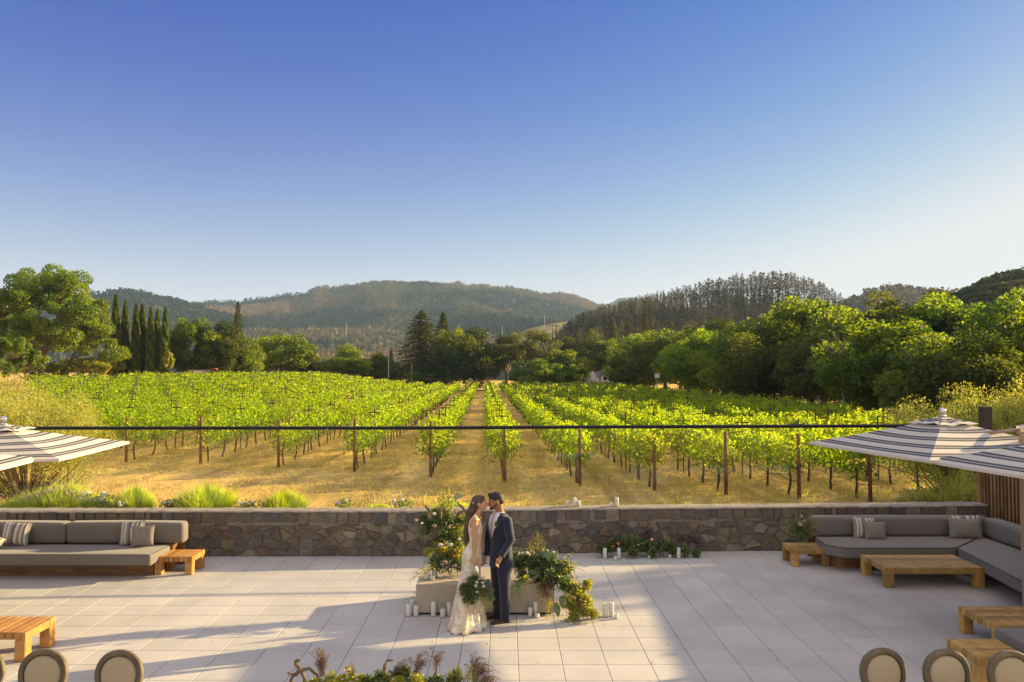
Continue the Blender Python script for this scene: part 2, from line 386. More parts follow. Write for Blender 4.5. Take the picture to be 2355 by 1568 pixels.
def gnd(X, Y):
    w = np.vectorize(lambda a, b: fbm(a * .35, b * .35) * .05 if abs(a) < 60 and 0 < b < 100 else 0)(X, Y)
    return gz(X, Y) + w - .02 * (Y > 16)- .25 * sm((16.2 - Y) / .4)
sheet('ground', xs, ys, gnd, M_ground)

# ================================================================ HILLS
class Hill:
    def __init__(s, pts, Dc, Df, base=-2.0, amp=20, fs=1.0, seed=0, pw=.85, tree=0, jag=0.0):
        s.jag = jag
        s.pts = np.array(pts, float); s.Dc, s.Df, s.base, s.amp, s.fs, s.seed, s.pw, s.tree = Dc, Df, base, amp, fs, seed, pw, tree
    def crest(s, px):
        y = np.interp(px, s.pts[:, 0], s.pts[:, 1]); y = y + s.jag * np.vectorize(lambda p: mnoise.fractal(Vector((p / 34, s.seed, .5)), .8, 2.2, 4))(np.asarray(px, float)) if s.jag else y
        return CAMH + (853.3 - y) / FD * s.Dc - s.tree
    def xyz(s, px, t):
        px = np.asarray(px, float); t = np.asarray(t, float)
        D = s.Df + (s.Dc - s.Df) * t; X = (px - CX) / FD * D
        H = s.crest(px); tt = np.clip(t, 0, 1)
        shape = np.where(t <= 1, tt ** s.pw * (1.35 - .35 * tt ** 2) , 1 - (t - 1) * 1.0)
        env = np.sin(np.pi * np.clip(t, 0, 1)) ** .8
        f = np.vectorize(lambda a, b: (1 - abs(mnoise.noise(Vector((a, b, s.seed)))) * 2) * .65 + mnoise.fractal(Vector((a * 2, b * 2, s.seed + 3)), .9, 2.1, 3) * .35)
        # spurs run down towards the viewer
        nz = f(X / s.amp / 5.5 / s.fs + D / s.amp / 17, D / s.amp / 11 / s.fs)
        g = np.where(t <= 1, 1 - (1 - tt) ** 1.7, 1.0); n_ = env * s.amp * (nz - .62) * np.clip((H - s.base) / (s.amp * 3), .2, 1) / np.maximum(H - CAMH, 6)
        lim = .93 + .055 * tt; g = g * .97; g = np.where(t < .985, np.minimum(g + n_, lim), g); w = np.clip(tt * 6, 0, 1)
        z = s.base * (1 - w) + w * CAMH + (H - CAMH) * (D / s.Dc) * g
        return X, D, np.where(t > 1, CAMH + (H - CAMH) * (1 - (t - 1) * 1.2), z)
    def build(s, name, mat, px0, px1, nx=200, nt_=50):
        P, T = np.meshgrid(np.linspace(px0, px1, nx), np.concatenate([np.linspace(-.02, 1, nt_), [1.1, 1.3, 1.6]]), indexing='ij')
        X, D, Z = s.xyz(P, T); a, b = P.shape
        i, j = np.meshgrid(np.arange(a - 1), np.arange(b - 1), indexing='ij'); i = i.ravel(); j = j.ravel()
        F = np.stack([i * b + j, (i + 1) * b + j, (i + 1) * b + j + 1, i * b + j + 1], 1)
        o = MB().add(np.stack([X, D, Z], -1), F, .5).build(name, mat, smooth=True); s.o = tag(o, kind='structure'); return s
M_hill = surf('scrub_hillside', (.10, .085, .05), (.055, .055, .03), .95, .02, detail=8, spec=.05)
M_hillg = surf('grassy_hillside', (.42, .33, .15), (.26, .22, .09), .95, .02, detail=8, spec=.05)
mtn = Hill([(300, 700), (430, 692), (470, 688), (520, 684), (600, 679), (660, 668), (700, 662), (730, 652), (765, 652), (800, 646), (860, 641), (910, 641), (960, 641), (1050, 643), (1120, 648), (1160, 655), (1200, 657), (1240, 663), (1290, 667), (1340, 679), (1375, 692), (1420, 712), (1500, 740), (1600, 770)], 2600, 950, amp=165, seed=1.3, tree=6, jag=5.0, fs=.7).build('mountain', M_hill, 240, 1600, 260, 70)
mtl = Hill([(60, 690), (150, 672), (225, 663), (260, 662), (290, 661), (330, 669), (380, 677), (430, 692), (480, 712), (560, 730), (700, 770)], 1900, 1100, amp=95, seed=4.1, tree=7, jag=4.0).build('ridge', M_hill, -60, 700, 140, 40)
gap = Hill([(1300, 720), (1350, 702), (1395, 694), (1430, 684), (1455, 681), (1480, 685), (1530, 700), (1620, 730)], 4200, 3000, amp=20, seed=7, tree=4).build('far_hill', M_hill, 1280, 1640, 70, 20)
knoll = Hill([(1100, 800), (1150, 778), (1190, 762), (1230, 748), (1270, 740), (1310, 735), (1350, 738), (1420, 760)], 850, 600, amp=3, seed=2, tree=0).build('grass_knoll', M_hillg, 1090, 1440, 60, 24)
con = Hill([(1140, 815), (1200, 798), (1260, 780), (1300, 767), (1330, 757), (1400, 738), (1450, 722), (1500, 712), (1600, 702), (1700, 694), (1800, 690), (1860, 694), (1900, 702), (1940, 715), (1990, 742), (2060, 775), (2120, 800)], 700, 330, amp=16, seed=9, tree=0).build('pine_hill', M_hill, 1130, 2130, 160, 40)
rfar = Hill([(1900, 715), (1945, 692), (1985, 672), (2020, 662), (2050, 655), (2085, 656), (2110, 662), (2150, 668), (2200, 668), (2240, 670), (2300, 664), (2420, 660)], 1150, 600, amp=11, seed=5, tree=1).build('east_hill', M_hill, 1860, 2440, 110, 30)
rnear = Hill([(2060, 760), (2110, 728), (2160, 702), (2200, 678), (2235, 664), (2260, 646), (2285, 632), (2310, 626), (2354, 618), (2420, 605), (2560, 590), (2700, 585)], 360, 150, amp=6, seed=6, tree=5).build('oak_hill', M_hill, 2100, 2450, 90, 30)

# ---- templates for far trees (few faces each)
def cone_tpl(seg, tiers, rng):
    V = []; F = []
    for k in range(tiers):
        z0 = .16 + .84 * k / tiers * .92; z1 = min(1.0, z0 + 1.05 * .84 / tiers + .10); r = .21 * (1 - k / tiers) ** .85 + .02
        b = len(V)
        for q in range(seg):
            a = 2 * math.pi * (q + rng.random() * .5) / seg; rr = r * (.65 + .7 * rng.random()); V.append((rr * math.cos(a), rr * math.sin(a), z0 + (rng.random() - .5) * .05))
        V.append((0, 0, z1))
        for q in range(seg): F.append((b + q, b + (q + 1) % seg, b + seg))
    # trunk as a thin 3-sided spike
    b = len(V)
    for q in range(3): V.append((.012 * math.cos(q * 2.09), .012 * math.sin(q * 2.09), 0))
    V.append((0, 0, 1.0))
    for q in range(3): F.append((b + q, b + (q + 1) % 3, b + 3))
    return np.array(V), np.array(F)
def bush_tpl(n, rng, fl=.8):
    C = rng.normal(size=(n, 3)); C /= np.linalg.norm(C, axis=1, keepdims=True); C *= (.3 + .25 * rng.random((n, 1))); C[:, 2] *= fl; C[:, 2] += .5
    V, F = leaf_arr(C, .42, rng, .9); return V, np.concatenate([F[:, [0, 1, 2]], F[:, [0, 2, 3]]])
def snag_tpl(rng):
    V = []; F = []
    def spike(p, q, r):
        b = len(V)
        p = np.array(p); q = np.array(q); d = q - p; a = np.cross(d, [0.3, .2, 1 if abs(d[2]) < .8 * np.linalg.norm(d) else 0]); a /= np.linalg.norm(a) + 1e-9; c = np.cross(d / np.linalg.norm(d), a)
        for k in range(3): V.append(tuple(p + r * (a * math.cos(k * 2.09) + c * math.sin(k * 2.09))))
        V.append(tuple(q))
        for k in range(3): F.append((b + k, b + (k + 1) % 3, b + 3))
    spike((0, 0, 0), (0, 0, 1), .014)
    for k in range(46):
        z = .3 + .68 * rng.random(); a = rng.random() * 6.28; l = .17 * (1.08 - z) ** .7 * (.5 + rng.random()); spike((0, 0, z), (l * math.cos(a), l * math.sin(a), z - .02 + .05 * rng.random()), .008)
    V = np.array(V); F = np.array(F); n = 90
    z = .46 + .5 * rng.random(n); a = rng.random(n) * 6.28; l = .20 * (1.05 - z) ** .7 * rng.random(n) ** .6
    C = np.stack([l * np.cos(a), l * np.sin(a), z], 1); LV, LF = leaf_arr(C, .05, rng, .7)
    LF = np.concatenate([LF[:, [0, 1, 2]], LF[:, [0, 2, 3]]]); return np.concatenate([V, LV]), np.concatenate([F, LF + len(V)])
def pine_tpl(rng, n=80):
    z = .12 + .86 * rng.random(n) ** .8; a = rng.random(n) * 6.28; l = .19 * (1.04 - z) ** .8 * (.35 + .8 * rng.random(n)); C = np.stack([l * np.cos(a), l * np.sin(a), z], 1)
    V, F = leaf_arr(C, .085, rng, .6, up=.4); return V, np.concatenate([F[:, [0, 1, 2]], F[:, [0, 2, 3]]])
def scatter(name, mat, tpls, P, H, tint, rng, wid=1.0, parent=None):
    """many copies of low templates at points P with heights H"""
    mb = MB(); k = rng.integers(0, len(tpls), len(P))
    for t, (V, F) in enumerate(tpls):
        I = np.where(k == t)[0]
        if not len(I): continue
        a = rng.random(len(I)) * 6.28; ca, sa = np.cos(a), np.sin(a); h = H[I]; w = h * wid * (.75 + .5 * rng.random(len(I)))
        X = (V[None, :, 0] * ca[:, None] - V[None, :, 1] * sa[:, None]) * w[:, None] + P[I, 0][:, None]
        Y = (V[None, :, 0] * sa[:, None] + V[None, :, 1] * ca[:, None]) * w[:, None] + P[I, 1][:, None]
        Z = V[None, :, 2] * h[:, None] + P[I, 2][:, None]
        VV = np.stack([X, Y, Z], -1).reshape(-1, 3); FF = (F[None] + (np.arange(len(I)) * len(V))[:, None, None]).reshape(-1, F.shape[1])
        tt = np.repeat(tint[I], len(V)); mb.add(VV, FF, tt)
    return mb.build(name, mat)
def forestm(name, stops, trans=.25):
    m, nt, out = mk(name); cr = nt.nodes.new('ShaderNodeValToRGB'); nt.links.new(attr(nt), cr.inputs[0])
    el = cr.color_ramp.elements
    while len(el) < len(stops): el.new(.5)
    for e, (p, c) in zip(el, stops): e.position = p; e.color = c4(c)
    d = NN(nt, 'ShaderNodeBsdfDiffuse'); t = NN(nt, 'ShaderNodeBsdfTranslucent'); nt.links.new(cr.outputs[0], d.inputs[0]); nt.links.new(cr.outputs[0], t.inputs[0])
    mx = NN(nt, 'ShaderNodeMixShader'); mx.inputs[0].default_value = trans; nt.links.new(d.outputs[0], mx.inputs[1]); nt.links.new(t.outputs[0], mx.inputs[2]); nt.links.new(mx.outputs[0], out.inputs[0]); return m
M_forest = forestm('mountain_forest', [(0, (.018, .022, .013)), (.35, (.045, .05, .02)), (.6, (.13, .12, .045)), (.75, (.135, .10, .05)), (1, (.20, .13, .07))])
M_scorch = forestm('scorched_forest', [(0, (.04, .042, .026)), (.4, (.10, .088, .05)), (.7, (.17, .12, .07)), (1, (.14, .15, .05))])
def hill_pts(h, px0, px1, n, t0, t1, rng, pw=1.0):
    px = px0 + (px1 - px0) * rng.random(n); t = t0 + (t1 - t0) * rng.random(n) ** pw
    X, Y, Z = h.xyz(px, t); return np.stack([X, Y, Z], 1), px, t
rg = np.random.default_rng(5)
T_con = [cone_tpl(5, 3, rg) for _ in range(5)]; T_bush = [bush_tpl(16, rg) for _ in range(4)]; T_snag = [snag_tpl(rg) for _ in range(5)]; T_pine = [pine_tpl(rg) for _ in range(4)]
def brown(P, s=.004, z=0):
    return np.array([fbm(p[0] * s, p[1] * s * .6, z, 3) for p in P])
P, px, t = hill_pts(mtn, 280, 1560, 34000, .0, 1.0, rg, .8)
b = brown(P, .0024); keep = P[:, 2] > -1
tint = np.clip(.35 + b * 1.75 + .13 * rg.normal(size=len(P)), 0, 1); H = (6.5 + 7 * rg.random(len(P))) * (1 + .5 * (t < .4)); H *= np.clip(1.15 - t * .35, .7, 1.2)
tag(scatter('mountain_forest', M_forest, T_con[:4] + T_bush[:1], P[keep], H[keep], tint[keep], rg, .95), kind='stuff')
P, px, t = hill_pts(mtl, -40, 640, 4500, .05, 1.0, rg, .8)
tag(scatter('ridge_forest', M_forest, T_con[:2] + T_bush[:2], P, 8 + 8 * rg.random(len(P)), np.clip(.30 + brown(P, .004, 5) + .15 * rg.normal(size=len(P)), 0, 1), rg, 1.3), kind='stuff')
P, px, t = hill_pts(gap, 1300, 1620, 900, .2, 1.0, rg); tag(scatter('distant_forest', M_forest, T_bush[:1], P, 8 + 10 * rg.random(len(P)), np.clip(.2 + .3 * rg.random(len(P)), 0, 1), rg, 2.), kind='stuff')
# scorched pines on the hill: the crest ones are single trees, the slope is a mass
P, px, t = hill_pts(con, 1180, 2110, 2300, .0, .84, rg, .9)
H = (11 + 8 * rg.random(len(P))) * (.25 + .75 * sm((px - 1235) / 110)); tn = np.clip(.42 + .9 * brown(P, .012, 2) + .2 * rg.normal(size=len(P)), 0, 1)
tag(scatter('scorched_pine_forest', M_scorch, T_snag[:2] + T_pine, P, H, tn, rg, 1.0), kind='stuff')
P, px, t = hill_pts(rfar, 1900, 2420, 1500, .0, .97, rg, .9)
tag(scatter('east_hill_woodland', M_scorch, T_snag[:1] + T_bush, P, 6 + 5 * rg.random(len(P)), np.clip(.5 + .25 * rg.normal(size=len(P)), 0, 1), rg, 1.2), kind='stuff')
P, px, t = hill_pts(rnear, 2110, 2440, 1300, .0, 1.0, rg, .9)
T_b2 = [bush_tpl(70, rg, .9) for _ in range(4)]
for V, F in T_b2: V[:, :] = (V - [0, 0, .5]) * [1, 1, 1] + [0, 0, .5]
tag(scatter('oak_woodland', forestm('hill_oaks', [(0, (.025, .035, .014)), (.6, (.065, .075, .028)), (1, (.14, .12, .05))]), [(V * [1, 1, 1], F) for V, F in T_b2], P, 3.5 + 3.2 * rg.random(len(P)), np.clip(.4 + .25 * rg.normal(size=len(P)), 0, 1), rg, 1.2), kind='stuff')
# single ridge pines
TOPS = [(1290, 748), (1330, 722), (1380, 700), (1430, 692), (1480, 677), (1520, 668), (1560, 658), (1600, 650), (1650, 636), (1700, 628), (1750, 624), (1800, 622), (1850, 634), (1900, 650), (1935, 672), (1960, 700), (1990, 718)]
ridge_src = []
for q in range(6):
    V, F = snag_tpl(np.random.default_rng(40 + q)); o = MB().add(V * [1.15, 1.15, 1], F, float(np.clip(.2 + .13 * q, 0, 1))).build('pine_tree', M_scorch); ridge_src.append(o)
rr = random.Random(3); TP = np.array(TOPS, float)
for k in range(170):
    px = 1270 + 720 * (k + rr.random()) / 170; t_ = .88 + .14 * rr.random(); X, Y, Z = con.xyz(px, t_)
    ytop = np.interp(px, TP[:, 0], TP[:, 1]); h = (CAMH + (853.3 - ytop) / FD * Y) - Z; h = float(h) * (.84 + .26 * rr.random())
    s_ = ridge_src[k % 6]; o = s_ if k < 6 else s_.copy()
    if k >= 6: COL.objects.link(o)
    h = max(h, 7); o.location = (float(X), float(Y), float(Z) - .3); o.scale = (h * .95, h * .95, h); o.rotation_euler = (0, 0, rr.random() * 6)
    l_ = ordw(k + 1) + ' scorched pine from the left along the wooded hill crest'
    if 0: l_ = 'thin scorched pine on the low left shoulder of the wooded hill crest'
    elif 0: l_ = 'tall scorched pine with bare trunk and sky behind it on the hill crest'
    elif 0: l_ = 'rust tinged tall pine at the summit of the wooded hill'
    elif 0: l_ = 'scorched pine on the right slope of the hill crest dropping to the saddle'
    tag(o, l_, 'pine tree', 'scorched pines along the hill crest')

# ================================================================ PATIO
YAW = R(.46)
def yr(x, y): return (x * math.cos(YAW) - 0, y)  # joints run straight ahead
M_pave = surf('concrete_pavers', (.53, .50, .465), (.415, .39, .365), .85, 1.1, tint=.05, bmp=.0015, bscale=90, detail=11, lo=.28, hi=.72)
M_joint = surf('joint_sand', (.16, .14, .125), None, .95, 40)
jx = [-.295, .06]; v = .06
jx = [-1.0, -.65, -.295, .06] + [.06 + .528 * k for k in range(1, 27)] + [-1.0 - .528 * k for k in range(1, 27)]
jx = sorted(jx); jy = [11.62 + .483 * k for k in range(-18, 8)] + [15.75]
mb = MB(); prng = np.random.default_rng(8)
for i in range(len(jx) - 1):
    for j in range(len(jy) - 1):
        g = .0032; x0, x1, y0, y1 = jx[i] + g, jx[i + 1] - g, jy[j] + g, jy[j + 1] - g
        ins = .004; z = -.0006 * prng.random()
        V = [(x0, y0, z - .02), (x1, y0, z - .02), (x1, y1, z - .02), (x0, y1, z - .02), (x0, y0, z - .003), (x1, y0, z - .003), (x1, y1, z - .003), (x0, y1, z - .003), (x0 + ins, y0 + ins, z), (x1 - ins, y0 + ins, z), (x1 - ins, y1 - ins, z), (x0 + ins, y1 - ins, z)]
        V = [(a - .008 * (b - 11.6), b, c) for a, b, c in V]
        F = [(8, 9, 10, 11)] + [(a, (a + 1) % 4, (a + 1) % 4 + 4, a + 4) for a in range(4)] + [(a + 4, (a + 1) % 4 + 4, (a + 1) % 4 + 8, a + 8) for a in range(4)]
        mb.add(V, F, float(prng.random()))
tag(mb.build('patio_paving', M_pave), kind='structure')
tag(MB().b2(-15.5, 15.5, 2.2, 16.0, -.30, -.016).build('patio_base', M_joint), kind='structure')
tag(MB().b2(-14, 9.2, 16.1, 17.5, -.45, .42, .05).build('planting_bed', surf('bed_soil', (.16, .10, .06), None, .95, 12)), kind='structure')

# ---- stone wall: rubble faces as separate stones in one 'stone_facing' part
WL = [(-15.5, 15.25), (-1.9, 15.30), (1.7, 15.60), (9.45, 16.02)]
def wall_xy(s):
    L = [math.dist(WL[i], WL[i + 1]) for i in range(3)]; k = 0
    while k < 2 and s > L[k]: s -= L[k]; k += 1
    a, b_ = WL[k], WL[k + 1]; f = s / L[k]; return a[0] + (b_[0] - a[0]) * f, a[1] + (b_[1] - a[1]) * f
WLEN = sum(math.dist(WL[i], WL[i + 1]) for i in range(3)); WT = .40; WH = .845
def clip_poly(poly, nx, ny, d):
    out = []
    for i in range(len(poly)):
        a, b_ = poly[i], poly[(i + 1) % len(poly)]; da = a[0] * nx + a[1] * ny - d; db = b_[0] * nx + b_[1] * ny - d
        if da <= 0: out.append(a)
        if (da < 0) != (db < 0) and abs(da - db) > 1e-9:
            f = da / (da - db); out.append((a[0] + (b_[0] - a[0]) * f, a[1] + (b_[1] - a[1]) * f))
    return out
wall = thing('stone_wall', 'low rubble stone wall with upright edge stones running along the back of the patio', 'wall', (0, 15.45, 0))
stones = MB(); wr = random.Random(12)
def stone(poly, dep, tint):
    cx = sum(p[0] for p in poly) / len(poly); cy = sum(p[1] for p in poly) / len(poly)
    sh = lambda k, off: [(cx + (p[0] - cx) * k + 0, cy + (p[1] - cy) * k) for p in poly]
    # ragged outline
    ring0 = []
    for i in range(len(poly)):
        a, b_ = poly[i], poly[(i + 1) % len(poly)]; n_ = max(1, int(math.dist(a, b_) / .06))
        for q in range(n_):
            f = q / n_; ring0.append((a[0] + (b_[0] - a[0]) * f + (wr.random() - .5) * .012, a[1] + (b_[1] - a[1]) * f + (wr.random() - .5) * .012))
    n = len(ring0); V = []
    for (k, dpt) in ((.97, -.012), (.94, dep * .6), (.84, dep), (.4, dep * 1.05)):
        for (a, b_) in ring0:
            s_, z_ = cx + (a - cx) * k, cy + (b_ - cy) * k; X, Y = wall_xy(max(0, min(WLEN, s_))); V.append((X, Y - dpt - (wr.random() - .5) * .006 * (k < .9), z_))
    F = []
    for r_ in range(3):
        for i in range(n): F.append((r_ * n + i, r_ * n + (i + 1) % n, (r_ + 1) * n + (i + 1) % n, (r_ + 1) * n + i))
    F.append(tuple(3 * n + i for i in range(n)))
    stones.add(V, F, tint)
s_ = 0.0
while s_ < WLEN - .05:                    # top course: upright blocks
    w_ = min(WLEN - s_, wr.uniform(.10, .34)); z0 = WH - wr.uniform(.20, .27)
    stone([(s_ + .008, z0), (s_ + w_ - .008, z0), (s_ + w_ - .008, WH - .012), (s_ + .008, WH - .012)], wr.uniform(.012, .03), wr.random()); s_ += w_
sites = []
gx = .24
for i in range(int(WLEN / gx) + 1):
    for j in range(4): sites.append((i * gx + wr.uniform(-.13, .13) + (.13 if j % 2 else 0), .07 + j * .165 + wr.uniform(-.06, .06)))
for i, (a, b_) in enumerate(sites):
    poly = [(a - .4, 0.0), (a + .4, 0.0), (a + .4, WH - .265), (a - .4, WH - .265)]
    for j, (c, d) in enumerate(sites):
        if i == j or abs(c - a) > .75: continue
        # squash so that stones come out wider than tall
        nx_, ny_ = (c - a), (d - b_) * 1.9; l_ = math.hypot(nx_, ny_); nx_ /= l_; ny_ /= l_
        mx_, my_ = (a + c) / 2, (b_ + d) / 2; poly = clip_poly(poly, nx_, ny_, mx_ * nx_ + my_ * ny_ - .007)
        if len(poly) < 3: break
    if len(poly) >= 3: stone([(min(max(p[0], .01), WLEN - .01), p[1]) for p in poly], wr.uniform(.010, .035), wr.random())
def stonem():
    m, nt, out = mk('rubble_stone'); p = NN(nt, 'ShaderNodeBsdfPrincipled', Roughness=.85); cr = nt.nodes.new('ShaderNodeValToRGB'); nt.links.new(attr(nt), cr.inputs[0])
    st = [(0, (.15, .12, .09)), (.18, (.24, .185, .12)), (.36, (.13, .125, .125)), (.52, (.27, .22, .14)), (.66, (.18, .125, .10)), (.8, (.20, .185, .165)), (1, (.40, .33, .23))]
    el = cr.color_ramp.elements
    while len(el) < len(st): el.new(.5)
    for e, (q, c) in zip(el, st): e.position = q; e.color = c4(c)
    v = coords(nt); n1 = noisef(nt, v, 9, 8, .65, .3, .7); mu = mixc(nt, n1, (.62, .58, .55), (1.15, 1.12, 1.05)); mm = nt.nodes.new('ShaderNodeMix'); mm.data_type = 'RGBA'; mm.blend_type = 'MULTIPLY'; mm.inputs[0].default_value = 1
    nt.links.new(cr.outputs[0], mm.inputs[6]); nt.links.new(mu, mm.inputs[7]); nt.links.new(mm.outputs[2], p.inputs['Base Color'])
    nt.links.new(bump(nt, noisef(nt, v, 26, 8, .75, .1, .9), .03, 1.0), p.inputs['Normal']); nt.links.new(p.outputs[0], out.inputs[0]); return m
M_stone = stonem(); M_mortar = surf('wall_mortar', (.30, .265, .22), (.22, .19, .155), .95, 14, bmp=.004)
stones.build('stone_facing', M_stone, wall)
core = MB()
for i in range(3):
    a, b_ = WL[i], WL[i + 1]; V = []
    for (p) in (a, b_):
        V += [(p[0], p[1] + .012, -.25), (p[0], p[1] + .012, WH - .03), (p[0], p[1] + WT, WH - .03), (p[0], p[1] + WT, -.25)]
    core.add(V, [(0, 1, 5, 4), (1, 2, 6, 5), (2, 3, 7, 6), (3, 0, 4, 7), (0, 3, 2, 1), (4, 5, 6, 7)])
core.build('mortar_core', M_mortar, wall)
cap = MB(); n_ = 260; top = []
for i in range(n_ + 1):
    X, Y = wall_xy(WLEN * i / n_ * .9999); row = []
    for (dy, dz) in ((-.03, -.022), (-.022, -.004), (.05, .006), (.2, .010), (.35, .006), (.405, -.004), (.412, -.03)): row.append((X, Y + dy + .006 * fbm(X * 9, dy * 9), WH + dz + .012 * fbm(X * 6, dy * 12, 3)))
    top += row
F = [(i * 7 + j, (i + 1) * 7 + j, (i + 1) * 7 + j + 1, i * 7 + j + 1) for i in range(n_) for j in range(6)]
cap.add(top, F, .5); cap.build('wall_coping', surf('coping_mortar', (.36, .31, .25), (.24, .20, .16), .95, 7, bmp=.006, bscale=30), wall, smooth=True)

# ---- glass windscreen on the wall with black top rail
gl = thing('glass_railing', 'clear glass wind screen with a thin black top rail standing on the stone wall', 'railing', (0, 15.7, WH))
rail_z = 2.37
def rail_pt(x):                           # plan line just inside the back edge of the wall
    for i in range(3):
        a, b_ = WL[i], WL[i + 1]
        if x <= b_[0] or i == 2: f = (x - a[0]) / (b_[0] - a[0]); return a[1] + (b_[1] - a[1]) * f + .31
seam = [atD(168 + 189.3 * k, 985, 15.75).x for k in range(-2, 12)]
xs_ = [-15.4] + [s for s in seam if s > -15] + [9.4]
for i in range(len(xs_) - 1):
    a, b_ = xs_[i] + .005, xs_[i + 1] - .005; ya, yb = rail_pt(a), rail_pt(b_); g = MB()
    V = [(a, ya, WH + .01), (b_, yb, WH + .01), (b_, yb, rail_z), (a, ya, rail_z)]
    g.add(V, [(0, 1, 2, 3)]); g.build('glass_panel', M_glass, gl)
rl = MB(); rl.tube([(x, rail_pt(x), rail_z + .025) for x in (-15.4, -1.9, 1.7, 9.4)], .034, 8); rl.build('top_rail', M_black, gl)
for x in (atD(755, 985, 15.7).x, atD(1333, 983, 15.9).x): MB().box((x, rail_pt(x) - .002, rail_z + .012), (.05, .05, .05), .01).build('rail_joiner', M_steel, gl)
# ================================================================ VINEYARD
POSTS = [(290, 1062), (461, 1067), (640, 1074), (815, 1083), (990, 1095), (1160, 1108), (1333, 1117), (1505, 1127), (1669, 1137), (1837, 1145), (2001, 1155)]
ends = [atz(px, py, -.37) for px, py in POSTS]; ends = [(p.x, p.y) for p in ends]
st = ((ends[4][0] - ends[0][0]) / 4, (ends[4][1] - ends[0][1]) / 4)
rows = {i - 5: e for i, e in enumerate(ends)}
for k in range(6, 36): rows[-k] = (ends[0][0] - 2.72 * (k - 5), ends[0][1] + .9 * (k - 5))
for k in range(6, 10): rows[k] = (ends[-1][0] + 2.7 * (k - 5), ends[-1][1] - .4 * (k - 5))
RD = Vector((-.0335, 1, 0)).normalized()
def vine_leaves(n, size, rng, L=.95, z0=.82, z1=1.66, th=.27):
    y = rng.uniform(-L, L, n); hz = rng.random(n) ** .8; z = z0 + (z1 - z0) * hz
    x = rng.normal(size=n) * th * (.75 + .5 * np.sin(hz * 3.1)); x = np.clip(x, -.75, .75)
    # shoots
    ns = max(6, n // 26); k = n // 3; si = rng.integers(0, ns, k); sy = rng.uniform(-L, L, ns); sx = rng.normal(size=ns) * .2; lean = rng.normal(size=(ns, 2)) * .22; top = rng.uniform(1.65, 1.98, ns); f = rng.random(k)
    y[:k] = sy[si] + lean[si, 0] * f + rng.normal(size=k) * .05; x[:k] = sx[si] + lean[si, 1] * f + rng.normal(size=k) * .05; z[:k] = 1.3 + (top[si] - 1.3) * f
    # hanging bits
    d = int(n * .08); z[-d:] = rng.uniform(.62, .95, d)
    C = np.stack([x, y, z], 1); return C, leaf_arr(C, size * rng.uniform(.7, 1.25, n), rng, .92)
def vine_trunk(mb, rnd, seg=6):
    x, y = 0, 0; P = [Vector((0, 0, -.05))]; r = [.045]
    lx, ly = rnd.uniform(-.08, .08), rnd.uniform(-.14, .14)
    for q in range(1, 7):
        P.append(Vector((lx * math.sin(q / 2.1) + rnd.uniform(-.012, .012), ly * math.sin(q / 2.4 + .3), .15 * q))); r.append(.045 - .003 * q + rnd.uniform(-.004, .006))
    r[-1] = .05; mb.tube(P, r, seg); top = P[-1]
    for sg in (-1, 1):
        Q = [top + Vector((0, 0, -.03))]; rr_ = [.036]
        for q in range(1, 6): Q.append(Vector((top.x * (1 - q / 5) + rnd.uniform(-.02, .02), top.y + sg * .17 * q, .92 + .05 * math.sin(q) + rnd.uniform(-.01, .02)))); rr_.append(.03 - .003 * q)
        mb.tube(Q, rr_, 5)
    for q in range(7):
        y0 = rnd.uniform(-.85, .85); mb.tube([(0, y0, .93), (rnd.uniform(-.05, .05), y0 + rnd.uniform(-.1, .1), 1.3), (rnd.uniform(-.15, .15), y0 + rnd.uniform(-.2, .2), 1.7)], [.008, .006, .004], 4)
near = []; NV = 8
for q in range(NV):
    rng = np.random.default_rng(100 + q); rnd = random.Random(q); root = thing('grapevine', 'x', 'grapevine')
    tb = MB(); vine_trunk(tb, rnd); tr_ = tb.build('trunk', M_vinebark, root, True)
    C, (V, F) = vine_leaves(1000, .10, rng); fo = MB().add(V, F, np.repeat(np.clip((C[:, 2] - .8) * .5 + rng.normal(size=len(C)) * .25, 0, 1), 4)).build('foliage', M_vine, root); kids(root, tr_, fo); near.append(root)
post_root = thing('vineyard_post', 'x', 'post')
pm = MB().tube([(0, 0, -.2), (.004, 0, 1.0), (-.004, 0, 1.93)], [.062, .058, .055], 9); pc = pm.build('timber', M_post, post_root, True)
pw_ = MB(); pw_.lathe([(.064, -.01), (.066, 0), (.064, .01)], (0, 0, 1.0), 9); pwo = pw_.build('wire_wrap', M_stake, post_root); kids(post_root, pc, pwo)
stk_root = thing('trellis_stake', 'x', 'stake')
so = MB().box((0, 0, 1.02), (.038, .05, 2.44), .003).build('stake', M_stake, stk_root); sc_ = MB().box((0, .04, 2.0), (.52, .025, .042), .003).build('crossarm', M_stake, stk_root); kids(stk_root, so, sc_)
ordn = ['first', 'second', 'third', 'fourth', 'fifth', 'sixth', 'seventh', 'eighth', 'ninth', 'tenth', 'eleventh', 'twelfth', 'thirteenth', 'fourteenth', 'fifteenth', 'sixteenth', 'seventeenth', 'eighteenth', 'nineteenth', 'twentieth']
def row_name(i):
    if i == 0: return 'the row just right of the wide grass aisle'
    if i == -1: return 'the row just left of the wide grass aisle'
    n = abs(i) + (0 if i < 0 else 1)
    w = ordw(n)
    return ('the %s row %s of the wide grass aisle' % (w, 'left' if i < 0 else 'right'))
def visible(x, y, top=2.0):
    px = CX + FD * x / y; return -40 < px < 2400
def yend(x, y):
    u = x / y; return 150 - 40 * float(sm((-.2 - u) / .25))
vines = []; stakes = []
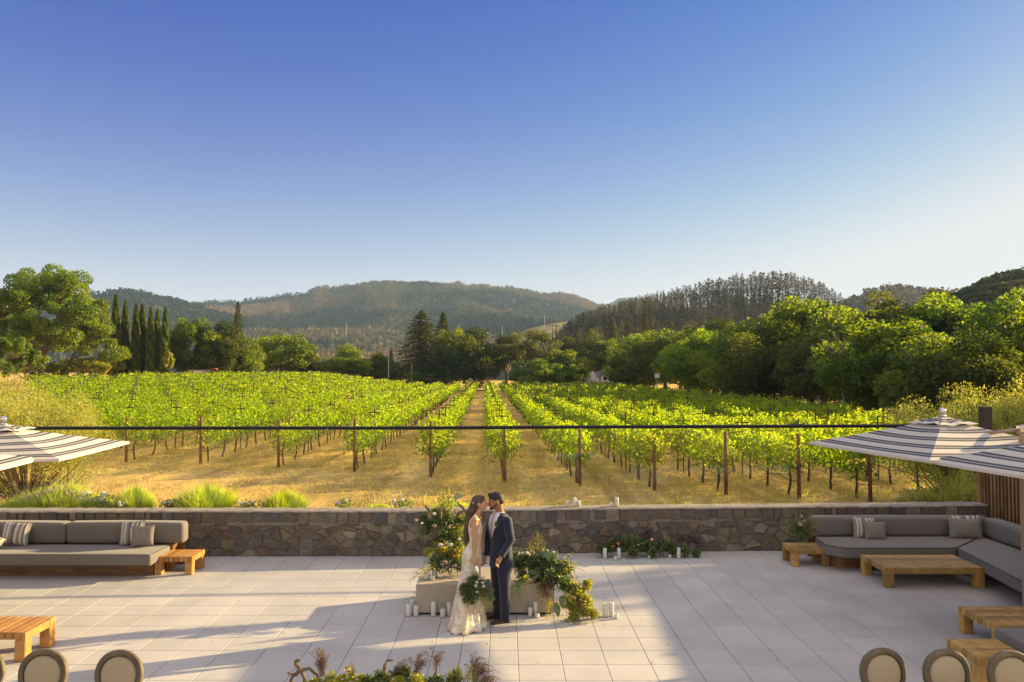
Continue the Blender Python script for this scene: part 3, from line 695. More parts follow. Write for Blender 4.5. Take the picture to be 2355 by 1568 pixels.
for i, (x0, y0) in rows.items():
    n = 0
    while True:
        yy = y0 + .9 + 1.8 * n; xx = x0 + RD.x * (yy - y0)
        if yy > 152: break
        u = xx / yy; ok = yy < yend(xx, yy) and u > -.60 and not (xx > 20.5 and yy > 34) and not (u < -.49 and yy > 95) and (CX + FD * u) < 2330
        if ok:
            vines.append((xx, yy, i, n))
            if n % 3 == 2 : stakes.append((xx - .02, yy + .9, i, n // 3))
        n += 1
rv = random.Random(77)
vines = [v for v in vines if not (v[1] > 32 and rv.random() < .035)]
vs = sorted(vines, key=lambda v: v[0] ** 2 + v[1] ** 2); NEARN = 292
def gh(x, y): return float(gz(np.float64(x), np.float64(y))) - .02
for k, (x, y, i, n) in enumerate(vs[:NEARN]):
    rnk = [v for v in ()]
    lab = 'grapevine %s from the end post, %s' % (ordw(n + 1), row_name(i).replace('the row', 'row') if i in (0, -1) else row_name(i)[4:])
    s_ = near[k] if k < NV else None; z = gh(x, y)
    if s_ is not None: s_.location = (x, y, z); s_.rotation_euler = (0, 0, math.pi * (k % 2)); tag(s_, lab, 'grapevine', 'grapevines in rows beyond the stone wall')
    else: s_ = copy_tree(near[rv.randrange(NV)], (x, y, z), (0 if rv.random() < .5 else math.pi) + rv.uniform(-.06, .06), rv.uniform(.9, 1.08), lab, 'grapevines in rows beyond the stone wall')
# the far rest of the vineyard
rng = np.random.default_rng(9)
fv = MB(); ft = MB(); lod = [(60, 460, .13), (90, 270, .17), (200, 140, .24)]
tpl = {}
for (dm, n, sz) in lod: tpl[dm] = [vine_leaves(n, sz, rng, 1.0) for _ in range(5)]
for (x, y, i, n) in vs[NEARN:]:
    dm = 60 if y < 60 else 90 if y < 90 else 200; C, (V, F) = tpl[dm][rv.randrange(5)]; z = gh(x, y); a = rv.uniform(.92, 1.08); fl = 1 if rv.random() < .5 else -1
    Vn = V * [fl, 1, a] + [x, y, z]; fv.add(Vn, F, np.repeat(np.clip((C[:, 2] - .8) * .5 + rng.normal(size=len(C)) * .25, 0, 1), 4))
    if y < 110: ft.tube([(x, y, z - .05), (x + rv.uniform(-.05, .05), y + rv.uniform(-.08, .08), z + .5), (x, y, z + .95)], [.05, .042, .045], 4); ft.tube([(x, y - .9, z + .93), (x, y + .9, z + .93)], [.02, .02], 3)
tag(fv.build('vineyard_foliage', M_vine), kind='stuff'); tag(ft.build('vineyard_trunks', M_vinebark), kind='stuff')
# end posts
for q, (i, (x0, y0)) in enumerate(sorted(((i, e) for i, e in rows.items() if visible(*e) and e[0] / e[1] > -.6 and i < 7), key=lambda t: abs(t[0]))):
    lab = 'reddish timber end post of ' + row_name(i); z = gh(x0, y0)
    if q == 0: post_root.location = (x0, y0, z); tag(post_root, lab, 'post', 'timber end posts of the vine rows')
    else: copy_tree(post_root, (x0, y0, z), rv.uniform(0, 6), rv.uniform(.97, 1.05), lab, 'timber end posts of the vine rows')
ss = sorted(stakes, key=lambda v: v[0] ** 2 + v[1] ** 2)
fs = MB()
for k, (x, y, i, n) in enumerate(ss):
    z = gh(x, y) + rv.uniform(-.06, .05)
    if k < 296:
        lab = 'dark cross stake, %s along %s' % (ordw(n + 1), row_name(i)[4:])
        if k == 0: stk_root.location = (x, y, z); tag(stk_root, lab, 'stake', 'dark metal trellis stakes in the vine rows')
        else: copy_tree(stk_root, (x, y, z), rv.uniform(-.1, .1), 1, lab, 'dark metal trellis stakes in the vine rows')
    else: fs.box((x, y, z + 1.05), (.055, .05, 2.4), .003); fs.box((x, y + .05, z + 2.0), (.5, .03, .05), .003)
tag(fs.build('vineyard_stakes', M_stake), kind='stuff')
for i in range(-5, 7):
    x0, y0 = rows[i]; P = []
    for n in range(0, 22):
        yy = y0 + .9 * n * 1.0; xx = x0 + RD.x * (yy - y0); P.append((xx + .03, yy, gh(xx, yy) + .48 + (.05 if n % 2 == 0 else -.05) + rv.uniform(-.02, .02)))
    tag(MB().tube(P, .011, 5).build('drip_hose', M_hose, smooth=True), 'black drip hose under ' + row_name(i), 'hose', 'drip hoses under the vine rows')

# dry grass over the near ground
rng = np.random.default_rng(21)
def grass(n, d0, d1, hmin, hmax, wd, seed, sel=None):
    D = d0 + (d1 - d0) * rng.random(n) ** 1.5; px = rng.uniform(-60, 2400, n); X = (px - CX) / FD * D
    m = np.array([fbm(a * .8, b * .5, seed, 3) for a, b in zip(X, D)]) > -.12; X, D = X[m], D[m]; n = len(X); Z = gz(X, D) - .03
    h = rng.uniform(hmin, hmax, n); a = rng.random(n) * 6.28; lean = rng.normal(size=(n, 2)) * .55; w = wd * rng.uniform(.6, 1.4, n)
    B = np.stack([X, D, Z], 1); T = B + np.stack([lean[:, 0] * h, lean[:, 1] * h, h], 1); s = np.stack([np.cos(a) * w, np.sin(a) * w, 0 * w], 1)
    V = np.stack([B - s, B + s, T], 1).reshape(-1, 3); return V, np.arange(n * 3).reshape(-1, 3), np.repeat(rng.random(n), 3)
tag(MB().add(*grass(150000, 17.8, 55, .04, .17, .012, 1.7)).build('dry_grass', M_straw), kind='stuff')
gm = MB().add(*grass(26000, 19.5, 70, .06, .20, .014, 8.8)); tag(gm.build('green_weeds', M_lav), kind='stuff')

# ================================================================ TREES
def tube_branch(mb, p, q, r0, r1, rnd, n=5, wob=.06, seg=6):
    p, q = Vector(p), Vector(q); L = (q - p).length; P = []; r = []
    for k in range(n + 1):
        f = k / n; P.append(p.lerp(q, f) + Vector((rnd.uniform(-1, 1), rnd.uniform(-1, 1), rnd.uniform(-.4, .6))) * L * wob * (0 if k in (0,) else 1)); r.append(r0 + (r1 - r0) * f)
    mb.tube(P, r, seg); return P
def make_oak(seed, H, Rx, cb=.25, ncl=40, lpc=170, leaf=.30, mat=None, bark=None, fork=.2, name='oak_tree', asym=.25, crf=(.20, .36)):
    rng = np.random.default_rng(seed); rnd = random.Random(seed); root = thing(name, 'x', 'tree'); tr = MB(); V_ = MB()
    cz = H * (cb + 1) / 2; rz_ = H * (1 - cb) / 2; ph = rng.random(4) * 6.28; cls = []
    for k in range(ncl):
        d = rng.normal(size=3); d /= np.linalg.norm(d); az = math.atan2(d[1], d[0]); lum = 1 + asym * math.sin(2 * az + ph[0]) * .6 + asym * math.sin(3 * az + ph[1]) * .5
        rad = (.45 + .45 * rng.random() ** .6) * lum; c = np.array([d[0] * Rx * rad, d[1] * Rx * rad, cz + d[2] * rz_ * rad * (1.0 if d[2] > 0 else .9)]); cr = Rx * rng.uniform(*crf); cls.append((c, cr))
    fk = [Vector((rnd.uniform(-.3, .3), rnd.uniform(-.3, .3), H * fork))]
    tr.tube([(0, 0, -.3), (rnd.uniform(-.1, .1), 0, H * fork * .5), fk[0]], [H * .035, H * .026, H * .024], 9)
    limbs = []
    for k in range(6):
        a = 6.28 * k / 6 + rnd.uniform(-.4, .4); e = Vector((math.cos(a) * Rx * .5, math.sin(a) * Rx * .5, H * rnd.uniform(.45, .72))); P = tube_branch(tr, fk[0], e, H * .018, H * .008, rnd, 5, .07); limbs += P[2:]
    for c, cr in cls:
        cv = Vector(c); b = min(limbs, key=lambda p: (p - cv).length); tube_branch(tr, b, cv, H * .006, H * .0015, rnd, 3, .08, 4)
    for c, cr in cls:
        n = int(lpc * (cr / Rx / .28) ** 2); d = rng.normal(size=(n, 3)); d /= np.linalg.norm(d, axis=1, keepdims=True); r = cr * (.45 + .6 * rng.random(n) ** .5)
        C = c + d * r[:, None] * [1, 1, .72] + rng.normal(size=(n, 3)) * cr * .06; V, F = leaf_arr(C, leaf * rng.uniform(.6, 1.3, n), rng, .8, up=.6); ti = np.clip(.5 + rng.normal() * .22 + rng.normal(size=n) * .2, 0, 1); V_.add(V, F, np.repeat(ti, 4))
    t = tr.build('trunk', bark or M_bark, root, True); c = V_.build('crown', mat or M_oak, root); kids(root, t, c); return root
def make_conifer(seed, H, Rb, mat=None, dens=1.0, leaf=.28, base=.08, name='conifer_tree', pw=.9, droop=.25):
    rng = np.random.default_rng(seed); rnd = random.Random(seed); root = thing(name, 'x', 'tree'); tr = MB(); lf = MB()
    tr.tube([(0, 0, -.3), (0, 0, H * .5), (0, 0, H * .99)], [H * .022, H * .012, H * .002], 8); nb = int(130 * dens)
    for k in range(nb):
        f = (k + rnd.random()) / nb; z = H * (base + (1 - base) * f); L = Rb * (1 - f) ** pw * rnd.uniform(.65, 1.12) + .12; a = k * 2.4 + rnd.uniform(-.3, .3); e = Vector((math.cos(a) * L, math.sin(a) * L, z - L * droop)); tr.tube([(0, 0, z), (e.x * .5, e.y * .5, z + L * .04), e], [.035, .022, .008], 3)
        n = int((16 + 75 * L / Rb) * dens ** .3); s = rng.random(n) ** .7; C = np.stack([e.x * s, e.y * s, z + (e.z - z) * s ** 1.4], 1) + rng.normal(size=(n, 3)) * np.array([.10, .10, .07]) * (L * .55 + .25)
        dirs = np.tile([math.cos(a), math.sin(a), -.5], (n, 1)); V, F = leaf_arr(C, leaf * rng.uniform(.6, 1.3, n), rng, .45, up=.5, dirs=dirs); lf.add(V, F, np.repeat(np.clip(.45 + rng.normal() * .15 + rng.normal(size=n) * .2, 0, 1), 4))
    t = tr.build('trunk', M_bark, root, True); c = lf.build('crown', mat or M_con, root); kids(root, t, c); return root
def make_cypress(seed, H=10.5, r=.62):
    rng = np.random.default_rng(seed); root = thing('cypress_tree', 'x', 'cypress'); n = 9000; f = rng.random(n); prof = r * .80 * np.clip(.72 + f * 1.6, 0, 1) * np.clip(1.0 - f ** 3.2, 0, 1) ** .8
    a = rng.random(n) * 6.28; ru = 1 + .08 * np.sin(a * 4 + f * 26) + .06 * np.sin(f * 60 + a * 2); rr_ = prof * ru * (.8 + .25 * rng.random(n)); C = np.stack([rr_ * np.cos(a), rr_ * np.sin(a), .25 + f * (H - .25)], 1)
    dirs = np.tile([0, 0, 1.0], (n, 1)) + np.stack([np.cos(a), np.sin(a), 0 * a], 1) * .4; V, F = leaf_arr(C, .26 * rng.uniform(.6, 1.3, n), rng, .5, dirs=dirs); c = MB().add(V, F, np.repeat(np.clip(.4 + .3 * np.sin(f * 30 + a * 3) + .2 * rng.normal(size=n), 0, 1), 4)).build('crown', M_dark2, root)
    t = MB().tube([(0, 0, -.3), (0, 0, H * .6)], [.14, .05], 7).build('trunk', M_bark, root, True); kids(root, t, c); return root
M_dark2 = leafm('cypress_scale', (.06, .10, .012), (.20, .22, .03), (.10, .18, .01), (.40, .42, .03), .25, .04, .12)
M_oakbright = leafm('sunny_oak_leaf', (.025, .055, .005), (.09, .13, .010), (.13, .28, .004), (.60, .72, .012), .42, .05, .12)
M_pineleaf = leafm('pine_needle', (.045, .07, .015), (.12, .13, .03), (.10, .14, .02), (.32, .30, .04), .35, .04, .12)

def place(root, px, py_top, D, H0, label, first, group=None, rz=0, z=None, wx=1.0):
    """stand a tree at distance D so that its top reaches the measured height"""
    x = (px - CX) / FD * D; z0 = gh(x, D) if z is None else z; h = (CAMH + (853.3 - py_top) / FD * D) - z0; s = h / H0
    if first: root.location = (x, D, z0); root.rotation_euler = (0, 0, rz); root.scale = (s * wx, s * wx, s); tag(root, label, root['category'], group); return root
    return copy_tree(root, (x, D, z0), rz, (s * wx, s * wx, s), label, group)

def in_poly(x, y, P):
    c = False
    for i in range(len(P)):
        (x1, y1), (x2, y2) = P[i - 1], P[i]
        if (y1 > y) != (y2 > y) and x < (x2 - x1) * (y - y1) / (y2 - y1) + x1: c = not c
    return c
def shaped_oak(seed, name, label, outline, D, base, ncl, rr, depth, mat, bark, fork, lp=420, leaf=.26):
    """a single tree whose crown has the measured outline; clumps spread through its depth"""
    rng = np.random.default_rng(seed); rnd = random.Random(seed); b0 = atD(base[0], base[1], D); z0 = gh(b0.x, D); root = thing(name, label, 'tree', (b0.x, D, z0)); xs = [p[0] for p in outline]; ys = [p[1] for p in outline]; cl = []; cxm, cym = (min(xs) + max(xs)) / 2, (min(ys) + max(ys)) / 2; w = (max(xs) - min(xs)) / 2
    while len(cl) < ncl:
        x, y = rng.uniform(min(xs), max(xs)), rng.uniform(min(ys), max(ys)); r = rng.uniform(*rr)
        if all(in_poly(x + r * .8 * math.cos(t), y + r * .8 * math.sin(t), outline) for t in np.arange(0, 6.28, .9)):
            q = max(0, 1 - ((x - cxm) / w) ** 2) ** .5; cl.append((np.array(atD(x, y, D + depth * q * rng.uniform(-1, 1))), r / FD * D))
    tr = MB(); lf = MB(); f = atD(fork[0], fork[1], D); q_ = ncl / 100; tr.tube([(b0.x, D, z0 - .3), ((b0.x + f.x) / 2 - .1, D, (z0 + f.z) / 2), f], [.45 * q_, .34 * q_, .32 * q_], 9); limbs = []
    for k in range(8):
        c = cl[k * len(cl) // 8][0]; P = tube_branch(tr, f, Vector(c) * .65 + f * .35, .22 * q_, .08 * q_, rnd, 5, .06); limbs += P[1:]
    for c, r in cl:
        cv = Vector(c); b = min(limbs, key=lambda p: (p - cv).length); tube_branch(tr, b, cv, .08, .02, rnd, 3, .08, 4)
        n = int(lp * (r / (rr[1] / FD * D)) ** 2); d = rng.normal(size=(n, 3)); d /= np.linalg.norm(d, axis=1, keepdims=True); q = r * (.45 + .65 * rng.random(n) ** .5); C = c + d * q[:, None] * [1, 1, .75]; V, F = leaf_arr(C, leaf * rng.uniform(.6, 1.3, n), rng, .8, up=.6); lf.add(V, F, np.repeat(np.clip(.5 + rng.normal() * .22 + rng.normal(size=n) * .2, 0, 1), 4))
    tr.build('trunk', bark, root, True); lf.build('crown', mat, root); return root
shaped_oak(201, 'oak_tree', 'largest oak with pale forked trunk at the far left of the vineyard', [(-70, 665), (-20, 650), (0, 640), (30, 625), (62, 612), (80, 622), (108, 614), (118, 600), (150, 598), (172, 615), (190, 612), (205, 640), (228, 670), (236, 700), (232, 760), (215, 800), (180, 822), (140, 818), (110, 800), (70, 812), (20, 822), (-30, 820), (-90, 790)], 113, (90, 868), 100, (15, 27), 6.5, M_oakbright, M_bark, (100, 818), 1000, .27)
shaped_oak(202, 'oak_tree', 'shorter spreading oak leaning against the largest oak beside the cypresses', [(170, 740), (200, 700), (235, 680), (258, 700), (266, 735), (262, 770), (275, 790), (300, 800), (308, 825), (290, 838), (255, 835), (225, 842), (190, 835), (165, 800)], 119, (142, 860), 46, (11, 20), 4.5, M_oakbright, M_bark, (160, 832), 800, .25)
O = [make_oak(210 + q, 10, 4.6, .02 if q % 2 else .10, (60, 44, 72, 52, 64)[q], (290, 420, 230, 330, 290)[q], (.30, .26, .32, .28, .26)[q], (M_oak, M_dark, M_oak, M_oakbright, M_dark)[q], None, .2, 'oak_tree', (.25, .5, .3, .15, .45)[q], ((.20, .36), (.18, .42), (.14, .30), (.2, .38), (.15, .33))[q]) for q in range(5)]
used = set()
def P_(q, px, py, D, label, group=None, rz=0, wx=1.0):
    f = q not in used; used.add(q); return place(O[q], px, py, D, 9.7, label, f, group, rz, None, wx)
cy = [make_cypress(300 + q) for q in range(3)]
CYP = [(264, 676, 'leftmost cypress, half hidden by the big oak'), (286, 692, 'second slender cypress from the left'), (311, 697, 'third slender cypress from the left'), (325, 699, 'fourth slender cypress, in the middle of the seven'), (345, 707, 'third slender cypress from the right'), (360, 711, 'second slender cypress from the right'), (379, 705, 'rightmost cypress, standing by the orange tipped shrub')]
for k, (px, py, l_) in enumerate(CYP): place(cy[k % 3], px, py, 128 + (k % 2) * 2, 10.5, l_, k < 3, 'row of seven tall cypresses', k * 1.3, None, 1.15 if k != 3 else 1.28)
C1 = make_conifer(401, 18, 3.6, dens=1.5, leaf=.32, pw=.7); C2 = make_conifer(402, 17, 2.6, dens=1.3, leaf=.32, pw=.75); C3 = make_conifer(403, 14, 2.6, dens=.9, leaf=.34, base=.14)
P_(0, 438, 735, 133, 'light green oak with pale trunk right of the cypresses', None, .6, .88)
P_(1, 520, 742, 134, 'dark green oak beside the light green one, below the tall conifer', None, 1.7, .85)
P_(3, 562, 775, 137, 'small oak at the right foot of the dark green oak', None, 2.9, .9)
place(C2, 546, 692, 190, 17, 'tall lone conifer rising behind the left oaks', True)
P_(2, 655, 764, 150, 'broad oak with an even dome left of the low dark tree', None, 0, 1.35)
P_(4, 606, 778, 152, 'grey green oak joined to the left side of the broad dome', None, 2, .9)
P_(1, 715, 812, 158, 'small dark shrubby oak in the gap before the low flat tree', None, .4, 1.2)
P_(2, 786, 818, 160, 'low flat topped dark tree left of the small white house', None, 1.9, 2.3)
P_(3, 800, 793, 196, 'yellow green tree peeping above the low flat tree', None, .2, 1.0)
P_(0, 869, 812, 168, 'bright lime tree beside the utility pole', None, 2.2, 1.0)
P_(4, 898, 838, 166, 'low dark tree right of the utility pole', None, 1.1, 1.6)
P_(1, 850, 842, 165, 'dark shrub tree under the lime one', None, 4.1, 1.5)
place(C3, 899, 797, 175, 14, 'small conifer standing by the utility pole', True)
place(C1, 969, 713, 161, 18, 'tallest redwood left of centre, broad cone', True, 'two redwoods left of the grass aisle', 0, None, 2.2)
place(C2, 1018, 718, 180, 17, 'narrower redwood just right of the tallest one', False, 'two redwoods left of the grass aisle', 2.1, None, 1.8)
P_(2, 1042, 752, 172, 'yellow tinged tree squeezed beside the narrower redwood', None, 3.3, .75)
P_(1, 1092, 757, 163, 'large glossy dark tree at the head of the grass aisle', None, 2.5, 1.05)
P_(4, 1050, 785, 160, 'dark tree between the redwoods and the large glossy tree', None, 3.5, 1.0)
P_(0, 985, 842, 160, 'dark shrubby tree at the foot of the tallest redwood', None, 5.1, 1.8)
pine = [make_oak(230 + q, 11, 3.6, .40, 34, 210, .26, M_pineleaf, M_barkpale, .3, 'umbrella_pine') for q in range(2)]
for k, (px, py, D, l_) in enumerate([(1163, 771, 166, 'leftmost flat topped pine with bare trunks right of the aisle'), (1205, 768, 172, 'middle flat topped pine with bare trunks right of the aisle'), (1246, 763, 164, 'rightmost pine of the three, leaning over the lime shrub')]): place(pine[k % 2], px, py, D, 10.6, l_, k < 2, 'three pines right of the aisle', k * 2, None, 1.05)
P_(3, 1245, 826, 157, 'dark rounded bush under the rightmost pine', None, 1, 2.0)
P_(0, 1288, 806, 160, 'lime tipped shrub tree between the pines and the round bush', None, .9, 1.2)
P_(2, 1322, 833, 156, 'round dense bush left of the white farmhouse', None, .5, 1.0)
P_(1, 1300, 777, 205, 'dark tree behind the lime tipped shrub', None, 5, 1.0); P_(4, 1350, 772, 200, 'olive brown tree behind the white farmhouse', None, 1, 1.1); P_(0, 1393, 782, 196, 'lighter tree directly behind the farmhouse roof', None, 3, 1.0)
for k, (px, py, D, q_) in enumerate([(1408, 727, 235, C1), (1443, 728, 255, C3), (1484, 713, 240, C2), (1496, 735, 250, C3), (1541, 729, 245, C1)]):
    place(q_, px, py, D, 18 if q_ is C1 else 17 if q_ is C2 else 14, ['leftmost of the tall conifers above the right treeline', 'slim grey conifer second from the left above the treeline', 'tallest golden conifer above the right treeline', 'short conifer hugging the right side of the golden one', 'reddish cone shaped conifer standing apart above the treeline'][k], False, 'conifers above the right treeline', k, None, 1.05)
# right-hand treeline, front row then back row
FR = [(1466, 772, 150, 3, 'dark oak whose crown hides the right end of the farmhouse'), (1482, 790, 140, 1, 'low dark oak in the treeline right of the farmhouse'), (1528, 768, 128, 4, 'rounded dark oak behind the bird box pole'), (1578, 790, 112, 2, 'broad low oak in the middle of the right treeline'), (1640, 765, 100, 0, 'dark oak left of the tall feathery tree'), (1716, 745, 88, 3, 'wide dark oak at the left foot of the tall feathery tree'),
      (1800, 742, 76, 1, 'full dark oak under the tall feathery tree'), (1890, 775, 68, 4, 'thin leaved oak beside the bare grey branches'), (1990, 780, 61, 2, 'sunlit oak low in the treeline right of the bare branches'), (2060, 742, 56, 0, 'dark oak in front of the bright domed crowns'), (2150, 775, 52, 3, 'dark oak right above the golden olive bush'), (2265, 768, 49, 1, 'dark oak at the right behind the timber post')]
for k, (px, py, D, q, l_) in enumerate(FR): P_(q, px, py, D, l_, None, k * 1.1, 1.25)
# a deeper belt of woodland behind the treeline keeps the sun off its near side
wr_ = random.Random(31); WB = []
for k in range(34):
    D = 30 + 130 * (k / 34) + wr_.uniform(-3, 3); x = 40 + D * .06 + (k % 3) * 9 + wr_.uniform(-2, 2); WB.append((x, D, wr_.uniform(6.6, 8.2)))
BR = [(1480, 770, 178, 0, 'lime crowned tree behind the low dark oak'), (1565, 752, 168, 2, 'bright lime crown under the reddish conifer'), (1610, 768, 150, 3, 'shaded crown behind the middle of the treeline'), (1665, 738, 130, 1, 'dark rounded crown above the centre of the treeline'), (1735, 755, 115, 4, 'lime crown left of the tall feathery tree'), (1862, 692, 92, 0, 'tall feathery tree standing highest in the right treeline'), (1945, 712, 86, 3, 'bright domed crown right of the tall feathery tree'),
      (2020, 700, 80, 2, 'yellow green dome second right of the feathery tree'), (2110, 690, 76, 4, 'yellow green dome below the dark oak hill'), (2160, 688, 74, 0, 'brightest domed crown near the right edge'), (2235, 715, 70, 1, 'small sunlit crown right of the brightest dome'), (2352, 678, 64, 3, 'tall dark tree cut by the right edge of the view'), (2430, 690, 58, 2, 'dark tree just past the right edge')]
for k, (px, py, D, q, l_) in enumerate(BR): P_(q, px, py, D, l_, None, 2 + k * 1.7, 1.15)
for k, (x, D, h) in enumerate(WB):
    copy_tree(O[k % 5], (x, D, -.4), k, (h / 9.7 * 1.25,) * 2 + (h / 9.7,), ordw(k + 1) + ' dark oak, counted from near, inside the wood behind the right treeline', 'oaks deep in the wood right of the vineyard')
# evening shade comes from tall trees standing east of the patio
for k, (x, y, h, q) in enumerate([(24, 19.0, 5.4, 2), (28, 27.2, 8.0, 4), (27, 13.5, 5.6, 1), (33, 20, 7.8, 0), (35, 30, 9.0, 3), (38, 25, 9.0, 2)]):
    copy_tree(O[q], (x, y, -.4), k, (h / 9.7 * 1.15,) * 2 + (h / 9.7,), ['nearest', 'second nearest', 'third nearest', 'fourth', 'fifth', 'farthest'][k] + ' oak east of the patio beyond the slatted fence', 'oaks east of the patio')
# bare tree
bt = thing('bare_tree', 'grey leafless tree with forked bare branches in front of the right treeline', 'tree', atD(1948, 905, 57.5)); bt.location.z = -.4; rnd = random.Random(5); b_ = MB(); bl = Vector(bt.location)
def rec(p, d, L, r, k):
    q = p + d * L; b_.tube([p, p.lerp(q, .5) + Vector((rnd.uniform(-.05, .05),) * 3) * L, q], [r, r * .8, r * .6], 5)
    if k:
        for _ in range(3): rec(q, (d + Vector((rnd.uniform(-.6, .6), rnd.uniform(-.6, .6), rnd.uniform(-.1, .4)))).normalized(), L * rnd.uniform(.55, .8), r * .58, k - 1)
rec(bl, Vector((-.15, 0, 1)), 2.4, .09, 4); b_.build('branches', M_polewood, bt)

# ---- olive bushes and hedge plants
def make_bush(name, label, cat, c, rad, n, leaf, mat, seed, aspect=.35, sprays=60, group=None, up=0.0):
    rng = np.random.default_rng(seed); rnd = random.Random(seed); root = thing(name, label, cat, (c[0], c[1], c[2] - rad[2]), group); st_ = MB(); lf = MB(); per = n // sprays; b = np.array(c) - [0, 0, rad[2] * .9]
    for k in range(sprays):
        d = rng.normal(size=3); d /= np.linalg.norm(d); d[2] = abs(d[2]) if rng.random() < .72 else d[2]; e = np.array(c) + d * np.array(rad) * rng.uniform(.5, .92); m_ = (b + e) / 2 + rng.normal(size=3) * .12 * rad[0]
        st_.tube([b, m_, e, e + d * .12 + [0, 0, .05]], [.03, .016, .008, .003], 4)
        for (pt, w, k2) in ((e, 1.0, .62), (m_ * .4 + e * .6, .9, .38)):
            n2 = int(per * k2); rc = w * min(rad) * rng.uniform(.17, .30); dd = rng.normal(size=(n2, 3)); dd /= np.linalg.norm(dd, axis=1, keepdims=True)
            C = pt + dd * rc * (.35 + .8 * rng.random((n2, 1)) ** .6) * [1, 1, .95]; dirs = dd + np.array([0, 0, .7])
            V, F = leaf_arr(C, leaf * rng.uniform(.6, 1.4, n2), rng, aspect, dirs=dirs, up=up); lf.add(V, F, np.repeat(np.clip(.5 + .25 * rng.normal() + .2 * rng.normal(size=n2), 0, 1), 4))
    st_.build('stems', M_bark, root, True); lf.build('foliage', mat, root); return root
make_bush('olive_bush', 'golden olive bush filling the space behind the right umbrella', 'bush', (12.0, 21.0, 1.2), (2.6, 1.8, 1.95), 62000, .062, M_olive, 501, sprays=105)
make_bush('olive_bush', 'tall feathery olive bush behind the dark timber post', 'bush', (13.6, 20.0, 1.5), (1.9, 1.5, 1.95), 40000, .062, M_olive, 502, sprays=75)
make_bush('olive_bush', 'low yellow green bush at the right end of the stone wall', 'bush', (9.7, 18.0, .25), (1.15, .8, 1.0), 22000, .045, M_gold, 503, .5, 70)
make_bush('olive_bush', 'low golden bush against the slatted fence', 'bush', (11.3, 18.6, .5), (1.2, .8, 1.3), 20000, .045, M_olive, 504, .5, 70)
make_bush('olive_bush', 'golden olive bush behind the left umbrella', 'bush', (-12.9, 21.4, 1.35), (2.2, 1.5, 1.75), 56000, .062, M_olive, 505, sprays=95)
make_bush('olive_bush', 'brown toned olive bush at the left edge of the view', 'bush', (-15.2, 23.0, 1.9), (2.0, 1.5, 1.9), 36000, .062, M_olive, 506, sprays=70)
for k, (x, y, c) in enumerate([(60, 850, 110), (120, 852, 116), (180, 846, 122), (215, 850, 119), (255, 846, 126), (10, 846, 106)]):
    p = atD(x, y, c); make_bush('shrub', ['yellow green shrub right at the foot of the largest oak', 'dark shrub between the two left oak trunks', 'green shrub filling the gap behind the leaning oak', 'olive shrub under the leaning oak branches', 'golden shrub before the second cypress', 'bushy green shrub at the left edge of the vineyard'][k], 'shrub', (p.x, p.y, p.z), (3.0, 2, 1.5), 6500, .18, (M_oakbright, M_dark2, M_oakbright, M_gold, M_gold, M_oakbright)[k], 540 + k, .7, 26)
for k, (x, y, c) in enumerate([(150, 846, 128), (230, 842, 124), (388, 830, 121), (60, 828, 88), (20, 800, 84)]): 
    p = atD(x, y, c); make_bush('shrub', ['low sunlit shrub under the spreading oak', 'yellow brown shrub at the foot of the first cypress', 'orange tipped shrub at the foot of the rightmost cypress', 'bright green shrub below the largest oak', 'bright green shrub at the left edge under the largest oak'][k], 'shrub', (p.x, p.y, p.z), (2.6, 2, 1.5) if k != 2 else (1.0, .8, 1.6), 6500, .18, (M_oakbright if k > 2 else M_gold) if k != 1 else M_olive, 520 + k, .7, 26)
# plants behind the wall
def blades(mb, c, r, h, n, rng, w=.006, spread=1.0):
    a = rng.random(n) * 6.28; q = rng.random(n) ** .5; B = np.stack([c[0] + np.cos(a) * q * r * .55, c[1] + np.sin(a) * q * r * .45, np.full(n, c[2])], 1); L = h * rng.uniform(.7, 1.15, n) * (1 - .35 * q ** 2)
    tip = B + np.stack([np.cos(a) * q * r * .6 * spread + rng.normal(size=n) * .03, np.sin(a) * q * r * .5 * spread + rng.normal(size=n) * .03, L], 1); mid = (B + tip) / 2 + [0, 0, .08 * h]; s = np.stack([-np.sin(a), np.cos(a), 0 * a], 1) * w
    V = np.stack([B - s, B + s, mid + s, mid - s, tip], 1).reshape(-1, 3); i = np.arange(n)[:, None] * 5; mb.add(V, i + np.array([0, 1, 2, 3]), np.repeat(rng.random(n), 5)); k = mb.n - len(V)
    mb.add(np.stack([mid - s, mid + s, tip], 1).reshape(-1, 3), np.arange(n * 3).reshape(-1, 3), np.repeat(rng.random(n), 3))
for k, (px, top, hw, l_) in enumerate([(475, 1112, 66, 'largest domed grass tuft behind the wall, second from left'), (310, 1118, 40, 'small bright grass tuft between the roses and the large dome'), (655, 1126, 48, 'isolated bright grass tuft, rightmost of the tall ones'), (872, 1157, 30, 'very low grass tuft left of the bride'), (1035, 1150, 48, 'low grass tuft behind the tall flower arrangement'), (1575, 1153, 42, 'sparse row of short grass spikes right of the wall candles')]):
    D = 16.6; p = atD(px, 1160, D); ztop = CAMH - (top - 853.3) / FD * D; mb = MB(); rng = np.random.default_rng(600 + k); blades(mb, (p.x, D, .4), hw / FD * D, ztop - .4, 1900 if k != 5 else 260, rng, .011, 1.3)
    o = mb.build('grass_tuft', M_lav); tag(o, l_, 'ornamental grass', 'grass tufts along the back of the wall')
mb = MB(); rng = np.random.default_rng(611)
root = thing('lavender_bush', 'wide mounded lavender bush with mauve flower spikes behind the wall at far left', 'lavender', (-9.4, 16.7, .4))
for (px, top, hw) in ((150, 1108, 45), (105, 1122, 50), (190, 1128, 45), (60, 1140, 45), (230, 1140, 25), (25, 1155, 25)):
    D = 16.7; p = atD(px, 1160, D); blades(mb, (p.x, D, .4), hw / FD * D * 1.3, CAMH - (top - 853.3) / FD * D - .4, 1400, rng, .012, 1.2)
